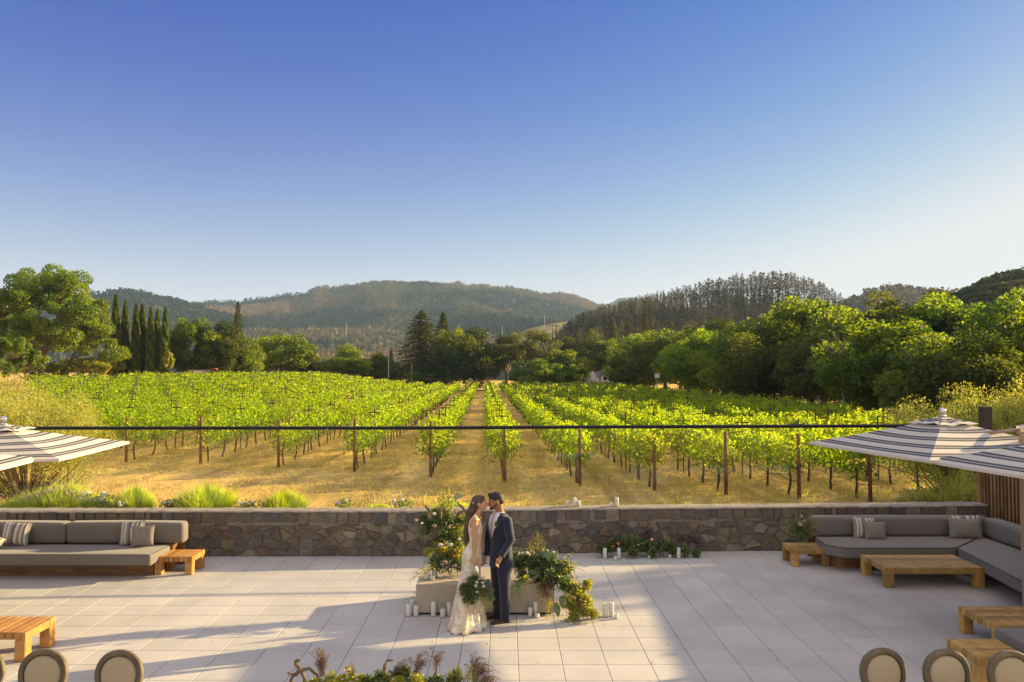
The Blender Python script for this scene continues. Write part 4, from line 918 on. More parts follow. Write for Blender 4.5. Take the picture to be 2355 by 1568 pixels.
mb.build('foliage', M_lav, root); ms = MB(); n = 260; px = rng.uniform(60, 215, n); D = 16.5; X = (px - CX) / FD * D; Zt = CAMH - (np.interp(px, [60, 105, 150, 190, 215], [1140, 1126, 1112, 1130, 1140]) - 853.3) / FD * D
V, F = leaf_arr(np.stack([X, D + rng.normal(size=n) * .12, Zt - rng.random(n) * .10], 1), .07, rng, .3, dirs=np.tile([0, 0, 1.], (n, 1))); ms.add(V, F, .8); ms.build('flower_spikes', M_protea, root)
def rose_bush(px, py, wpx, hpx, nfl, seed, label):
    rng = np.random.default_rng(seed); D = 16.45; p = atD(px, py, D); w = wpx / FD * D; h = hpx / FD * D; z0 = .42; root = thing('rose_bush', label, 'rose bush', (p.x, D, z0), 'white rose bushes behind the wall'); n = 420
    C = np.stack([p.x + rng.normal(size=n) * w * .5, D + rng.normal(size=n) * .12, z0 + (p.z + h - z0) * rng.random(n) ** .6 * (1 - .15 * rng.random(n))], 1); V, F = leaf_arr(C, .05 * rng.uniform(.7, 1.4, n), rng, .7); MB().add(V, F, np.repeat(rng.random(n), 4)).build('foliage', M_rosebush, root)
    for k in range(nfl):
        c = np.array([p.x + rng.uniform(-1, 1) * w * .8, D - .15 + rng.normal() * .08, p.z + rng.uniform(-.2, 1) * h]); flower(root, 'rose', c, rng.uniform(.035, .06), M_petal, rng)
def flower(root, name, c, r, mat, rng, dirv=(0, -.5, .6), n=30):
    d = rng.normal(size=(n, 3)); d /= np.linalg.norm(d, axis=1, keepdims=True); d[:, 2] = np.abs(d[:, 2]) * .9; k = rng.uniform(.35, 1, n)[:, None]; C = np.array(c) + d * r * k * .8
    mb = MB(); V = []
    for i in range(n):
        nn = d[i]; a = np.cross(nn, [0.2, .3, .9]); a /= np.linalg.norm(a) + 1e-9; b = np.cross(nn, a); s = r * .46; V += [C[i] - a * s, C[i] - b * s * .8 + nn * s * .2, C[i] + a * s, C[i] + b * s * .8 + nn * s * .35]
    mb.add(np.array(V), np.arange(n * 4).reshape(-1, 4), np.repeat(rng.random(n), 4)); mb.ball(c, r * .6, None, 8, 6, .4); return mb.build(name, mat, root)
rose_bush(225, 1146, 38, 16, 11, 620, 'fullest white rose bush in front of the lavender mound')
rose_bush(300, 1158, 18, 6, 3, 621, 'small white rose bush with three blooms under the small grass tuft')
rose_bush(388, 1156, 22, 8, 4, 622, 'white rose bush left of the largest grass dome')
rose_bush(568, 1158, 26, 8, 5, 623, 'white rose bush between the two larger grass tufts')
rose_bush(790, 1155, 20, 12, 4, 624, 'thin tall white rose bush in the open part of the bed')
rose_bush(925, 1155, 26, 10, 5, 625, 'white rose bush just left of the tall flower arrangement')

# ================================================================ FAR BUILT THINGS
def house(name, label, x0, x1, y0, y1, zb, ze, zr, ridge='x', gable=None):
    r = thing(name, label, 'house', ((x0 + x1) / 2, y0, zb)); MB().b2(x0, x1, y0, y1, zb, ze, .02).build('wall', M_whitewall, r)
    rf = MB(); ym = (y0 + y1) / 2; o = .25
    rf.add([(x0 - o, y0 - o, ze - .05), (x1 + o, y0 - o, ze - .05), (x1 + o, ym, zr), (x0 - o, ym, zr), (x0 - o, y1 + o, ze - .05), (x1 + o, y1 + o, ze - .05)], [(0, 1, 2, 3), (3, 2, 5, 4), (0, 3, 4), (1, 5, 2)]); rf.build('roof', M_roof, r)
    return r
p0 = atD(1386, 860, 166); h = house('farmhouse', 'white farmhouse with dark slate roof and a small gable beyond the right vines', atD(1381, 870, 166).x, atD(1415, 870, 166).x, 166, 172, 0, 2.65, 3.5)
xa, xb = atD(1338, 870, 165).x, atD(1378, 870, 165).x
MB().b2(xa, xb, 165, 171, 0, 2.35, .02).build('wing_wall', M_whitewall, h)
MB().add([(xa - .2, 164.8, 2.3), (xb + .2, 164.8, 2.3), (xb + .2, 168, 3.35), (xa + 1, 168, 3.35), (xa - .2, 171, 2.3), (xb + .2, 171, 2.3)], [(0, 1, 2, 3), (3, 2, 5, 4), (0, 3, 4)]).build('wing_roof', M_roofbrown, h)
gx0, gx1 = atD(1358, 870, 164.6).x, atD(1370, 870, 164.6).x
MB().add([(gx0, 164.5, 1.5), (gx1, 164.5, 1.5), (gx1, 164.5, 2.5), ((gx0 + gx1) / 2, 164.5, 3.45), (gx0, 164.5, 2.5), (gx0, 166, 1.5), (gx1, 166, 1.5), (gx1, 166, 2.5), ((gx0 + gx1) / 2, 168, 3.45), (gx0, 166, 2.5)], [(0, 1, 2, 3, 4), (0, 4, 9, 5), (1, 6, 7, 2), (4, 3, 8, 9), (3, 2, 7, 8)]).build('gable', M_whitewall, h)
for px in (1391, 1402): MB().box((atD(px, 870, 165.9).x, 165.97, 2.0), (.7, .06, .7), .01).build('window', M_window, h)
p0 = atD(834, 832, 200); h = house('white_house', 'small white house glimpsed between the low flat tree and the lime tree', p0.x - 1.0, p0.x + 1.2, 200, 204, 2, 5.6, 6.5); h.location.z = 2; MB().box((p0.x, 199.96, 4.6), (.5, .06, .8), .01).build('window', M_window, h)
# vehicle and shed under the oaks at left
D = 126; pz = gh((485 - CX) / FD * D, D); vx = atD(487, 845, D).x
v_ = thing('red_tractor', 'small red tractor parked under the dark green oak', 'tractor', (vx, D, pz)); MB().box((vx - .4, D, pz + 1.75), (1.3, .8, .5), .08).box((vx + .45, D, pz + 2.0), (.7, .9, 1.0), .08).build('body', M_redpaint, v_)
for a, r_ in ((-.85, .45), (.55, .75)): MB().lathe([(r_ * .3, -.12), (r_, -.12), (r_, .12), (r_ * .3, .12)], (0, 0, 0), 18).build('wheel', M_tyre, v_, world=False).matrix_local = Matrix.Translation((a, -.5, 1.1 + (.45 if r_ < .5 else .75) - .2)) @ Matrix.Rotation(R(90), 4, 'X')
MB().box((vx, D, pz + .55), (2.2, 1.2, 1.1), .02).build('trailer_bed', M_polewood, v_)
s0 = atD(462, 848, D + 1); sh = thing('white_shed', 'low white shed under the light green oak', 'shed', (s0.x, D + 1, pz)); MB().box((s0.x, D + 1, pz + 1.1), (3.4, 1.5, 2.2), .02).build('wall', M_whitewall, sh); MB().box((s0.x, D + 1, pz + 2.25), (3.7, 1.8, .12), .02).build('roof', M_roofbrown, sh)
def pole(px, top, D, label, arm=True, zb=None, group=None, r=.13):
    p = atD(px, top, D); zb = gh(p.x, D) if zb is None else zb; ro = thing('utility_pole', label, 'utility pole', (p.x, D, zb), group); MB().tube([(p.x, D, zb - .3), (p.x, D, p.z)], [r, r * .75], 8).build('pole', M_polewood, ro)
    if arm: MB().box((p.x, D, p.z - .5), (1.8, .12, .12), .01).build('crossarm', M_polewood, ro); MB().lathe([(.0, 0), (.22, .02), (.22, .6), (0, .65)], (p.x - .35, D, p.z - 1.6), 10).build('transformer', M_polewood, ro)
    return p
pa = pole(893.5, 797, 158, 'tall grey utility pole with transformer by the small conifer'); pb = pole(946, 834, 156, 'short thin grey pole at the foot of the tallest redwood', False, r=.08)
q = atD(1150, 822, 159); w = MB().tube([(pa.x + (q.x - pa.x) * f, 158 + f, pa.z - .5 + (q.z - pa.z + .3) * f - 1.0 * math.sin(math.pi * f)) for f in np.linspace(0, 1, 15)], .018, 4); tag(w.build('power_line', M_hose), 'thin power line sagging right from the tall utility pole', 'power line')
for px, top, bot, l_ in ((796, 744, 757, 'pale pylon on the wooded mountain slope left of the redwoods'), (1154.5, 750, 768, 'pale pylon at the left foot of the grassy knoll'), (1252, 725, 744, 'pale pylon standing on top of the grassy knoll')):
    D = 800; a = atD(px, top, D); b = atD(px, bot, D); t = thing('steel_pylon', l_, 'pylon', (b.x, D, b.z - 6), 'pylons on the far slopes'); MB().tube([(b.x, D, b.z - 6), a], [.32, .22], 5).build('mast', surf('pale_steel', (.6, .6, .58), None, .6, 1), t); MB().box((a.x, D, a.z - .8), (1.8, .25, .25), .02).build('crossarm', M_polewood, t)
p = atD(1510.7, 864, 100); t = thing('bird_box', 'white bird box on a thin pole in the right vines', 'bird box', (p.x, 100, -.4)); MB().tube([(p.x, 100, -.5), (p.x, 100, p.z - .2)], .035, 6).build('pole', M_polewood, t); MB().box((p.x, 100, p.z), (.55, .4, .5), .02).build('box', M_whitewall, t); MB().box((p.x, 99.99, p.z + .28), (.7, .55, .06), .01).build('roof', M_polewood, t)
for px, l_ in ((1882, 'thin pale stake at the left end of the right field edge'), (1938, 'thin pale stake at the right field edge near the bare tree')):
    p = atD(px, 925, 62); tag(MB().tube([(p.x, 62, -.4), (p.x, 62, 1.6)], .03, 6).build('marker_stake', M_polewood), l_, 'stake')
# ================================================================ FURNITURE
def slat_table(label, x0, x1, y0, y1, H, n, along='x', leg=.11, mat=None, slats_to_left=False, name='coffee_table', group=None):
    """chunky slatted table: boards side by side, four square legs, aprons"""
    mat = mat or M_teak; root = thing(name, label, 'table', ((x0 + x1) / 2, (y0 + y1) / 2, 0), group); rnd = random.Random(label); th = .045
    top = MB()
    if along == 'x':
        w = (y1 - y0) / n
        for k in range(n): top.b2(x0, x1, y0 + k * w + .004, y0 + (k + 1) * w - .004, H - .11, H, .006, rnd.random())
    else:
        w = (x1 - x0) / n
        for k in range(n): top.b2(x0 + k * w + .004, x0 + (k + 1) * w - .004, y0, y1, H - .11, H, .006, rnd.random())
    top.build('table_top', mat, root)
    for sx in (0, 1):
        for sy in (0, 1):
            lx = x0 - .002 + leg / 2 if not sx else x1 + .002 - leg / 2; ly = y0 - .003 + leg / 2 if not sy else y1 + .003 - leg / 2
            MB().box((lx, ly, (H - .112) / 2 if along == 'x' and False else (H - .11) / 2), (leg, leg, H - .11), .008, None, rnd.random()).build('leg', mat, root)
    return root
def slat_table2(label, x0, x1, y0, y1, H, n, along, leg=.12, mat=None, name='coffee_table', group=None):
    """boards between two aprons; legs rise to the top surface at the corners"""
    mat = mat or M_teak; root = thing(name, label, 'table', ((x0 + x1) / 2, (y0 + y1) / 2, 0), group); rnd = random.Random(label); d = .10
    fr = MB(); fr2 = MB()
    if along == 'x':
        fr.b2(x0 + leg + .002, x1 - leg - .002, y0, y0 + .05, H - d, H - .003, .005, .3); fr2.b2(x0 + leg + .002, x1 - leg - .002, y1 - .05, y1, H - d, H - .003, .005, .6); w = (y1 - y0 - .11) / n; top = MB()
        for k in range(n): top.b2(x0 + (.004 if True else 0), x1 - .004, y0 + .055 + k * w + .006, y0 + .055 + (k + 1) * w - .006, H - .09, H, .004, rnd.random())
    else:
        fr.b2(x0, x0 + .05, y0 + leg + .002, y1 - leg - .002, H - d, H - .003, .005, .3); fr2.b2(x1 - .05, x1, y0 + leg + .002, y1 - leg - .002, H - d, H - .003, .005, .6); w = (x1 - x0 - .11) / n; top = MB()
        for k in range(n): top.b2(x0 + .055 + k * w + .006, x0 + .055 + (k + 1) * w - .006, y0 + .004, y1 - .004, H - .09, H, .004, rnd.random())
    top.build('table_top', mat, root); fr.build('apron', mat, root); fr2.build('apron', mat, root)
    for sx in (0, 1):
        for sy in (0, 1):
            if along == 'x': bx0 = (x0 - .003, x0 + leg) if not sx else (x1 - leg, x1 + .003); by = (y0 - .004, y0 + .052) if not sy else (y1 - .052, y1 + .004); lo = (bx0[0], bx0[1], by[0] if not sy else y1 - leg, y0 + leg if not sy else by[1])
            else: by = (y0 - .003, y0 + leg) if not sy else (y1 - leg, y1 + .003); bx = (x0 - .004, x0 + .052) if not sx else (x1 - .052, x1 + .004); lo = (bx[0] if not sx else x1 - leg, x0 + leg if not sx else bx[1], by[0], by[1])
            m = MB().b2(lo[0], lo[1], lo[2], lo[3], 0, H - .093, .008, rnd.random())
            if along == 'x': m.b2(bx0[0], bx0[1], by[0], by[1], H - .10, H - .001, .004, .5)
            else: m.b2(bx[0], bx[1], by[0], by[1], H - .10, H - .001, .004, .5)
            m.build('leg', mat, root)
    return root
slat_table2('small square teak side table at the right end of the left sofa', -6.14, -5.50, 13.88, 14.45, .315, 6, 'y', .12, name='side_table')
slat_table2('orange teak coffee table in sunlight at the left edge of the patio', -7.35, -5.86, 9.76, 10.40, .355, 14, 'y', .13)
slat_table2('small slatted teak side table carrying the flower vase by the right sofa', 5.03, 5.69, 14.48, 15.02, .315, 5, 'x', .12, M_teakgrey, name='side_table')
slat_table2('long slatted teak coffee table in front of the right corner sofa', 6.04, 7.64, 13.06, 14.0, .325, 7, 'x', .14, M_teakgrey)
slat_table2('large slatted teak table between the umbrella pole and the grey bench cushion', 6.02, 7.7, 10.05, 10.92, .335, 8, 'x', .13, M_teakgrey)
slat_table2('small teak side table behind the upholstered chairs at lower right', 5.15, 5.74, 8.98, 9.60, .335, 6, 'x', .12, M_teakgrey, name='side_table')

def cushion_seam(mb, c, d, z, r=.007):
    x, y = d[0] / 2 - .012, d[1] / 2 - .012; k = .05; P = [(-x + k, -y), (x - k, -y), (x, -y + k), (x, y - k), (x - k, y), (-x + k, y), (-x, y - k), (-x, -y + k), (-x + k, -y)]; mb.tube([(c[0] + a, c[1] + b, z) for a, b in P], r, 5, .1)
# left sofa
ls = thing('left_sofa', 'x', 'sofa', (-8, 14.1, 0)); ls.name = 'sofa'
tag(ls, 'long low taupe sofa on a teak plinth along the left part of the stone wall', 'sofa')
MB().b2(-10.4, -6.16, 13.86, 14.95, 0, .215, .01).build('plinth', M_base, ls)
sc = MB().soft((-8.25, 13.98, .32), (4.34, .80, .20), .035, puff=.012); sc.build('seat_cushion', M_fab, ls, True)
pm_ = MB(); cushion_seam(pm_, (-8.25, 13.98), (4.34, .80), .408); cushion_seam(pm_, (-8.25, 13.98), (4.34, .80), .234); pm_.build('piping', M_pipe, ls)
for (a, b) in ((-10.35, -7.95), (-7.94, -5.86)):
    if a < -8: a2, b2_ = a, -7.965
    else: a2, b2_ = -7.945, b
    MB().soft(((a2 + b2_) / 2, 14.50, .615), (b2_ - a2, .27, .37), .06, puff=.012).build('back_cushion', M_fab, ls, True)
MB().b2(-10.4, -5.95, 14.66, 14.72, .0, .70, .01).build('back_panel', M_base, ls); MB().b2(-6.16, -6.06, 14.42, 14.66, 0, .42, .008).build('back_support', M_base, ls)
# right corner sofa
rs = thing('corner_sofa', 'large L shaped grey corner sofa with dark teak plinth at the right', 'corner sofa', (7.2, 14.8, 0))
pl = MB()
V = [(5.85, 15.25, 0), (5.66, 14.60, 0), (5.90, 14.36, 0), (8.25, 14.36, 0), (8.02, 12.4, 0), (7.85, 9.2, 0), (9.0, 9.2, 0), (9.1, 15.25, 0)]
n_ = len(V); pl.add(V + [(a, b, .225) for a, b, c in V], [tuple(range(n_))[::-1], tuple(range(n_, 2 * n_))] + [(i, (i + 1) % n_, (i + 1) % n_ + n_, i + n_) for i in range(n_)]); pl.build('plinth', M_base, rs)
def slab(poly, z0, z1, r, name, parent, mat):
    """cushion from a plan outline: stacked rounded rings"""
    cx = sum(p[0] for p in poly) / len(poly); cy = sum(p[1] for p in poly) / len(poly); o = []
    for i in range(len(poly)):
        p0, p1, p2 = Vector((*poly[i - 1], 0)), Vector((*poly[i], 0)), Vector((*poly[(i + 1) % len(poly)], 0)); a = p1 + (p0 - p1).normalized() * .07; b = p1 + (p2 - p1).normalized() * .07
        for f in (0, .25, .5, .75, 1): q = a * (1 - f) ** 2 + p1 * 2 * f * (1 - f) + b * f * f; o.append((q.x, q.y))
        m = 6
        nx = Vector((*poly[(i + 1) % len(poly)], 0)) + (p1 - Vector((*poly[(i + 1) % len(poly)], 0))).normalized() * .07
        for k in range(1, m): q = b.lerp(nx, k / m); o.append((q.x, q.y))
    O_ = np.array(o); tg = np.roll(O_, -1, 0) - np.roll(O_, 1, 0); nr = np.stack([tg[:, 1], -tg[:, 0]], 1); nr /= np.linalg.norm(nr, axis=1, keepdims=True)
    area = sum(O_[i, 0] * O_[(i + 1) % len(O_), 1] - O_[(i + 1) % len(O_), 0] * O_[i, 1] for i in range(len(O_)))
    if area < 0: nr = -nr; 
    rg_ = []
    for (ins, z) in ((r, z0), (r * .3, z0 + r * .3), (0, z0 + r), (0, z1 - r), (r * .3, z1 - r * .3), (r, z1)): Q = O_ - nr * ins; rg_.append(np.column_stack([Q, np.full(len(Q), z)]))
    if area < 0: rg_ = [q[::-1] for q in rg_]
    MB().rings(rg_, tint=.5).build(name, mat, parent, False)
    pz = MB()
    for z in (z0 + r * .5, z1 - r * .5): pz.tube([(a, b, z) for a, b in (list(map(tuple, O_ - nr * (r * .1))) + [tuple((O_ - nr * r * .1)[0])])], .006, 5)
    pz.build('piping', M_pipe, parent)
slab([(5.62, 15.0), (5.57, 14.35), (5.80, 14.08), (7.74, 14.08), (8.75, 15.05)], .225, .43, .03, 'seat_cushion', rs, M_fab)
slab([(7.76, 14.06), (7.50, 12.0), (7.35, 9.2), (8.75, 9.2), (8.76, 15.03)], .225, .43, .03, 'seat_cushion', rs, M_fab)
MB().soft((7.25, 15.16, .60), (3.3, .26, .36), .06, puff=.01).build('back_cushion', M_fab, rs, True)
MB().soft((8.91, 13.6, .60), (.26, 2.85, .36), .06, puff=.01).build('back_cushion', M_fab, rs, True)
MB().soft((8.91, 10.7, .60), (.26, 2.85, .36), .06, puff=.01).build('back_cushion', M_fab, rs, True)
MB().b2(5.6, 9.10, 15.295, 15.34, 0, .70, .008).build('back_panel', M_base, rs)
# bench seat at lower right
bs = thing('bench_seat', 'grey cushioned bench seat cut by the right edge beside the slatted tables', 'bench', (6.6, 9.0, 0)); MB().b2(5.9, 8.2, 7.7, 9.6, 0, .24, .01).build('plinth', M_base, bs); MB().soft((7.0, 8.7, .34), (2.46, 2.02, .19), .03).build('seat_cushion', M_fab, bs, True)
pm_ = MB(); cushion_seam(pm_, (7.0, 8.7), (2.46, 2.02), .42); pm_.build('piping', M_pipe, bs)

def pillow(label, c, w, h, th, mat, rz=0, lean=-.22, roll=0, group=None, edge=None):
    n = 17; u = np.linspace(-1, 1, n); U, W = np.meshgrid(u, u, indexing='ij'); pin = 1 - .07 * (1 - np.abs(U * W)) * 1.0; X = U * w / 2 * (1 - .07 * (1 - W ** 2)); Z = W * h / 2 * (1 - .09 * (1 - U ** 2))
    T = th / 2 * ((1 - U ** 2) * (1 - W ** 2)) ** .42 + .006 * np.sin(U * 9 + W * 4) * (1 - U ** 2) * (1 - W ** 2); mb = MB(); M = rot(lean, roll, rz); M2 = np.array(M)
    i, j = np.meshgrid(np.arange(n - 1), np.arange(n - 1), indexing='ij'); i = i.ravel(); j = j.ravel(); F = np.stack([i * n + j, (i + 1) * n + j, (i + 1) * n + j + 1, i * n + j + 1], 1)
    Rr = np.array(rot(0, roll, 0)); Rl = np.array(rot(lean, 0, rz))
    for sg in (-1, 1):
        V = np.stack([X, sg * T, Z], -1).reshape(-1, 3) @ Rr.T @ Rl.T + np.array(c); mb.add(V, F if sg == -1 else F[:, ::-1], np.tile(((U + 1) / 2).reshape(-1), 1))
    o = mb.build('throw_pillow', mat, None, True); return tag(o, label, 'pillow', group)
def stripem(name, base, bands, flip=False, attrn='tint'):
    m, nt, out = mk(name); cr = nt.nodes.new('ShaderNodeValToRGB'); cr.color_ramp.interpolation = 'CONSTANT'; el = cr.color_ramp.elements; nt.links.new(attr(nt, attrn), cr.inputs[0])
    while len(el) < len(bands): el.new(.5)
    for e, (p, c) in zip(el, bands): e.position = p; e.color = c4(c)
    p = NN(nt, 'ShaderNodeBsdfPrincipled', Roughness=.95); p.inputs['Specular IOR Level'].default_value = .1; v = coords(nt); mm = nt.nodes.new('ShaderNodeMix'); mm.data_type = 'RGBA'; mm.blend_type = 'MULTIPLY'; mm.inputs[0].default_value = 1
    nt.links.new(cr.outputs[0], mm.inputs[6]); nt.links.new(mixc(nt, noisef(nt, v, 260), (.85, .85, .85), (1.05, 1.05, 1.05)), mm.inputs[7]); nt.links.new(mm.outputs[2], p.inputs['Base Color']); nt.links.new(p.outputs[0], out.inputs[0]); return m
A_, B_, C_, D_ = (.60, .54, .46), (.16, .15, .15), (.30, .26, .22), (.42, .37, .30)
M_strip = stripem('striped_linen', None, [(0, C_), (.10, A_), (.18, B_), (.22, A_), (.32, C_), (.42, B_), (.52, A_), (.62, C_), (.72, A_), (.80, B_), (.86, A_), (.93, C_)])
pillow('striped linen pillow at the left end of the left sofa, half in sunlight', (-8.75, 14.22, .64), .50, .40, .16, M_strip, .06, -.3, .05)
pillow('striped pillow leaning behind the plain one on the left sofa', (-6.72, 14.27, .645), .46, .42, .15, M_strip, -.10, -.25, -.08)
pillow('plain taupe pillow in front of the striped one on the left sofa', (-6.48, 14.16, .61), .40, .37, .14, M_linen, .04, -.3, -.05)
pillow('black and cream striped pillow cut by the left edge on the left sofa', (-9.02, 13.92, .55), .42, .30, .16, M_strip, .5, -.5, .5)
pillow('striped pillow tucked behind the plain one on the right sofa', (6.52, 14.93, .60), .44, .40, .15, M_strip, .08, -.22, .05)
pillow('small plain taupe pillow with a patch of sun on the right sofa', (6.66, 14.80, .575), .40, .34, .14, M_linen, -.03, -.3, .04)
pillow('plain taupe pillow in the corner of the right sofa', (8.35, 14.86, .60), .60, .38, .18, M_linen, -.08, -.25, .02)
pillow('striped pillow behind the plain pillow in the corner of the right sofa', (8.40, 14.97, .64), .60, .38, .15, M_strip, -.02, -.1, .0)
pillow('plain pillow on the side arm of the right sofa at the right edge', (8.62, 13.35, .60), .42, .36, .15, M_linen, 1.5, -.2, .0)

# oval back chairs, seen over a table below the view
def oval_chair():
    root = thing('dining_chair', 'x', 'chair'); seg = 30; fr = []; 
    def outline(k, w, h): a = 2 * math.pi * k / seg; x = math.cos(a); z = math.sin(a); wx = w * (1 + .13 * z) ; return x * wx, z * h
    rg_ = [[], [], [], []]; bz = .745; M = rot(R(-9), 0, 0)
    def P(x, y, z): v = M @ Vector((x, y, z)); return (v.x, v.y + .21, v.z + bz)
    for k in range(seg):
        ox, oz = outline(k, .228, .235); ix, iz = outline(k, .180, .188); rg_[0].append(P(ox, -.022, oz)); rg_[1].append(P(ox, .022, oz)); rg_[2].append(P(ix, .022, iz)); rg_[3].append(P(ix, -.022, iz))
    f = MB(); V = sum(rg_, []); F = []
    # bevelled cross section via extra rings
    f2 = MB(); rings = []
    for (s_, y) in ((0, -.012), (.12, -.024), (.88, -.024), (1, -.012), (1, .012), (.88, .024), (.12, .024), (0, .012)):
        r_ = []
        for k in range(seg): ox, oz = outline(k, .232, .240); ix, iz = outline(k, .180, .188); r_.append(P(ox + (ix - ox) * s_, y, oz + (iz - oz) * s_))
        rings.append(np.array(r_))
    V = np.concatenate(rings); m_ = len(rings)
    for i in range(m_):
        for k in range(seg): F.append((i * seg + k, i * seg + (k + 1) % seg, ((i + 1) % m_) * seg + (k + 1) % seg, ((i + 1) % m_) * seg + k))
    f2.add(V, F); fo = f2.build('back_frame', M_oakframe, root, True)
    pad = MB(); rp = []
    for (s_, y) in ((0.01, .02), (.6, .03), (.9, .022), (1.0, .0), (.9, -.022), (.6, -.032), (.01, -.036)): rp.append(np.array([P(outline(k, .181, .189)[0] * s_, y, outline(k, .181, .189)[1] * s_) for k in range(seg)]))
    pad.rings(rp); po = pad.build('back_pad', M_chairpad, root, True)
    seat = MB().soft((0, -.03, .455), (.46, .46, .09), .04, puff=.02).build('seat', M_chairpad, root, True); sf = MB().b2(-.235, .235, -.26, .20, .36, .41, .01).build('seat_frame', M_oakframe, root)
    ch = [fo, po, seat, sf]
    for sx in (-1, 1):
        ch.append(MB().tube([(sx * .2, -.23, 0), (sx * .2, -.23, .2), (sx * .2, -.23, .38)], [.014, .02, .026], 9).build('leg', M_oakframe, root, True)); ch.append(MB().tube([(sx * .19, .22, 0), (sx * .19, .18, .38), (sx * .16, .20, .55)], [.016, .024, .02], 9).build('leg', M_oakframe, root, True))
    kids(root, *ch); return root
chr_ = oval_chair()
def chair_at(px, top, D, rz, label, first=False):
    x = (px - CX) / FD * (D + .12) + .12 * math.sin(rz); root = chr_
    if first: root.location = (x, D, 0); root.rotation_euler = (0, 0, rz); tag(root, label, 'chair', 'oval back dining chairs')
    else: root = copy_tree(chr_, (x, D, 0), rz, 1.0, label, 'oval back dining chairs')
chair_at(2033, 1483, 7.15, .22, 'oval back chair at lower right, leftmost of the three on that side', True)
chair_at(2178, 1483, 7.12, .16, 'oval back chair at lower right, overlapping the small slatted table')
chair_at(2326, 1480, 7.08, .10, 'oval back chair cut by the lower right corner')
chair_at(272, 1493, 7.1, -.16, 'oval back chair at lower left, rightmost of the three on that side')
chair_at(99, 1491, 7.12, -.10, 'oval back chair at lower left, in front of the sunlit teak table')
chair_at(-46, 1494, 7.14, -.04, 'oval back chair just cut by the lower left edge')
# tables under the lower edge
wt = thing('white_table', 'round white table whose far edge peeps between the right chairs', 'table', (4.0, 5.95, 0)); MB().lathe([(0, .735), (.98, .735), (1.02, .740), (1.02, .752), (.98, .757), (0, .757)], (3.95, 5.98, 0), 64).build('table_top', M_white, wt, False); MB().lathe([(.35, 0), (.34, .03), (.06, .06), (.05, .70), (.2, .735)], (3.95, 5.98, 0), 20).build('pedestal', M_oakframe, wt)
w2 = thing('flower_table', 'long cloth covered table under the foreground flowers', 'table', (-1.1, 6.2, 0)); MB().b2(-2.3, .3, 5.75, 6.75, .04, .75, .02).build('cloth', M_white, w2); MB().b2(-2.2, .2, 5.85, 6.65, 0, .05, .01).build('trestle', M_oakframe, w2)

# ---- concrete fire bench in the middle
fb = thing('concrete_bench', 'low rectangular cast concrete block bench behind the couple', 'bench', (-.2, 12.1, 0))
MB().b2(-1.38, .62, 11.62, 12.62, .035, .44, .006).build('block', M_conc, fb); MB().b2(-1.33, .57, 11.68, 12.56, 0, .036, .003).build('recessed_foot', M_stake, fb)
M_conc.node_tree  # concrete
# ---- candles
CN = [0]
def candle(xc, yb, yt, yg, r, label, z=0.0, D=None, tiltx=0, group=None):
    p = atz(xc, yb, z) if D is None else atD(xc, yb, D); D = p.y; zt = CAMH - (yt - 853.3) / FD * D; zg = CAMH - (yg - 853.3) / FD * D if yg else None; hc = max(.06, zt - z); rad = r / FD * D
    root = thing('pillar_candle', label, 'candle', (p.x, p.y, z), group); k = .78 if yg else 1.0
    MB().lathe([(0, .006), (rad * k * .96, .006), (rad * k, .012), (rad * k, hc - .012), (rad * k * .93, hc - .003), (rad * k * .5, hc - .010), (0, hc - .013)], p[:2] + (z,) if isinstance(p, tuple) else (p.x, p.y, z), 20).build('wax', M_wax, root, True)
    MB().tube([(p.x, p.y, z + hc - .015), (p.x + .002, p.y, z + hc + .012)], .0025, 5).build('wick', M_wick, root)
    if yg:
        hg = zg - z; MB().lathe([(rad * .9, .0015), (rad, .004), (rad, hg - .003), (rad - .002, hg)], (p.x, p.y, z), 24).build('glass_cylinder', M_vaseglass, root, True)
    return root
c4x = lambda a, b: (X3(a) + X3(b)) / 2
candle(c4x(470, 580), Y4(457), Y4(130), Y3(1480) - 2, 8.2, 'tall candle at the left front of the bench top, beside the short one', .44)
candle(c4x(628, 735), Y4(345), Y4(98), Y3(1345), 8.5, 'candle in the tallest clear glass at the back of the bench top', .44, 12.05)
candle(c4x(580, 690), Y4(467), Y4(335), Y4(215), 8.0, 'shortest candle on the bench top between the two tall ones', .44)
candle(c4x(110, 228), Y4(1172), Y4(885), Y4(790), 8.2, 'tall leaning candle at the far left floor end of the bench')
candle(c4x(192, 300), Y4(1120), Y4(795), Y4(745), 7.6, 'tall candle tucked behind the left floor pair')
candle(c4x(260, 370), Y4(1172), Y4(915), Y4(850), 7.6, 'short wide candle standing in front of the left corner of the bench')
candle(c4x(603, 710), Y4(1177), Y4(838), Y4(815), 7.4, 'tall candle on the floor in front of the middle of the bench face')
candle(c4x(785, 896), Y4(1197), Y4(978), Y4(880), 7.6, 'short candle on the floor left of the bride hem')
candle(c4x(905, 1022), Y4(1167), Y4(845), Y4(825), 7.6, 'tall candle on the floor touching the bride hem')
candle((X5(400) + X5(475)) / 2, Y5(1400), Y5(1225), Y5(1150), 6.6, 'short candle on the floor just right of the groom shoes')
candle((X5(477) + X5(552)) / 2, Y5(1385), Y5(1135), Y5(1100), 6.6, 'tallest of the three candles right of the groom shoes')
candle((X5(497) + X5(577)) / 2, Y5(1417), Y5(1320), Y5(1220), 6.8, 'shortest front candle right of the groom shoes')
candle((X5(690) + X5(770)) / 2, Y5(1300), Y5(1135), Y5(1090), 6.4, 'candle half hidden behind the trailing greenery')
candle((X5(1480) + X5(1572)) / 2, Y5(1407), Y5(1165), Y5(1105), 7.3, 'tall candle in glass at the tip of the trailing greenery', 0)
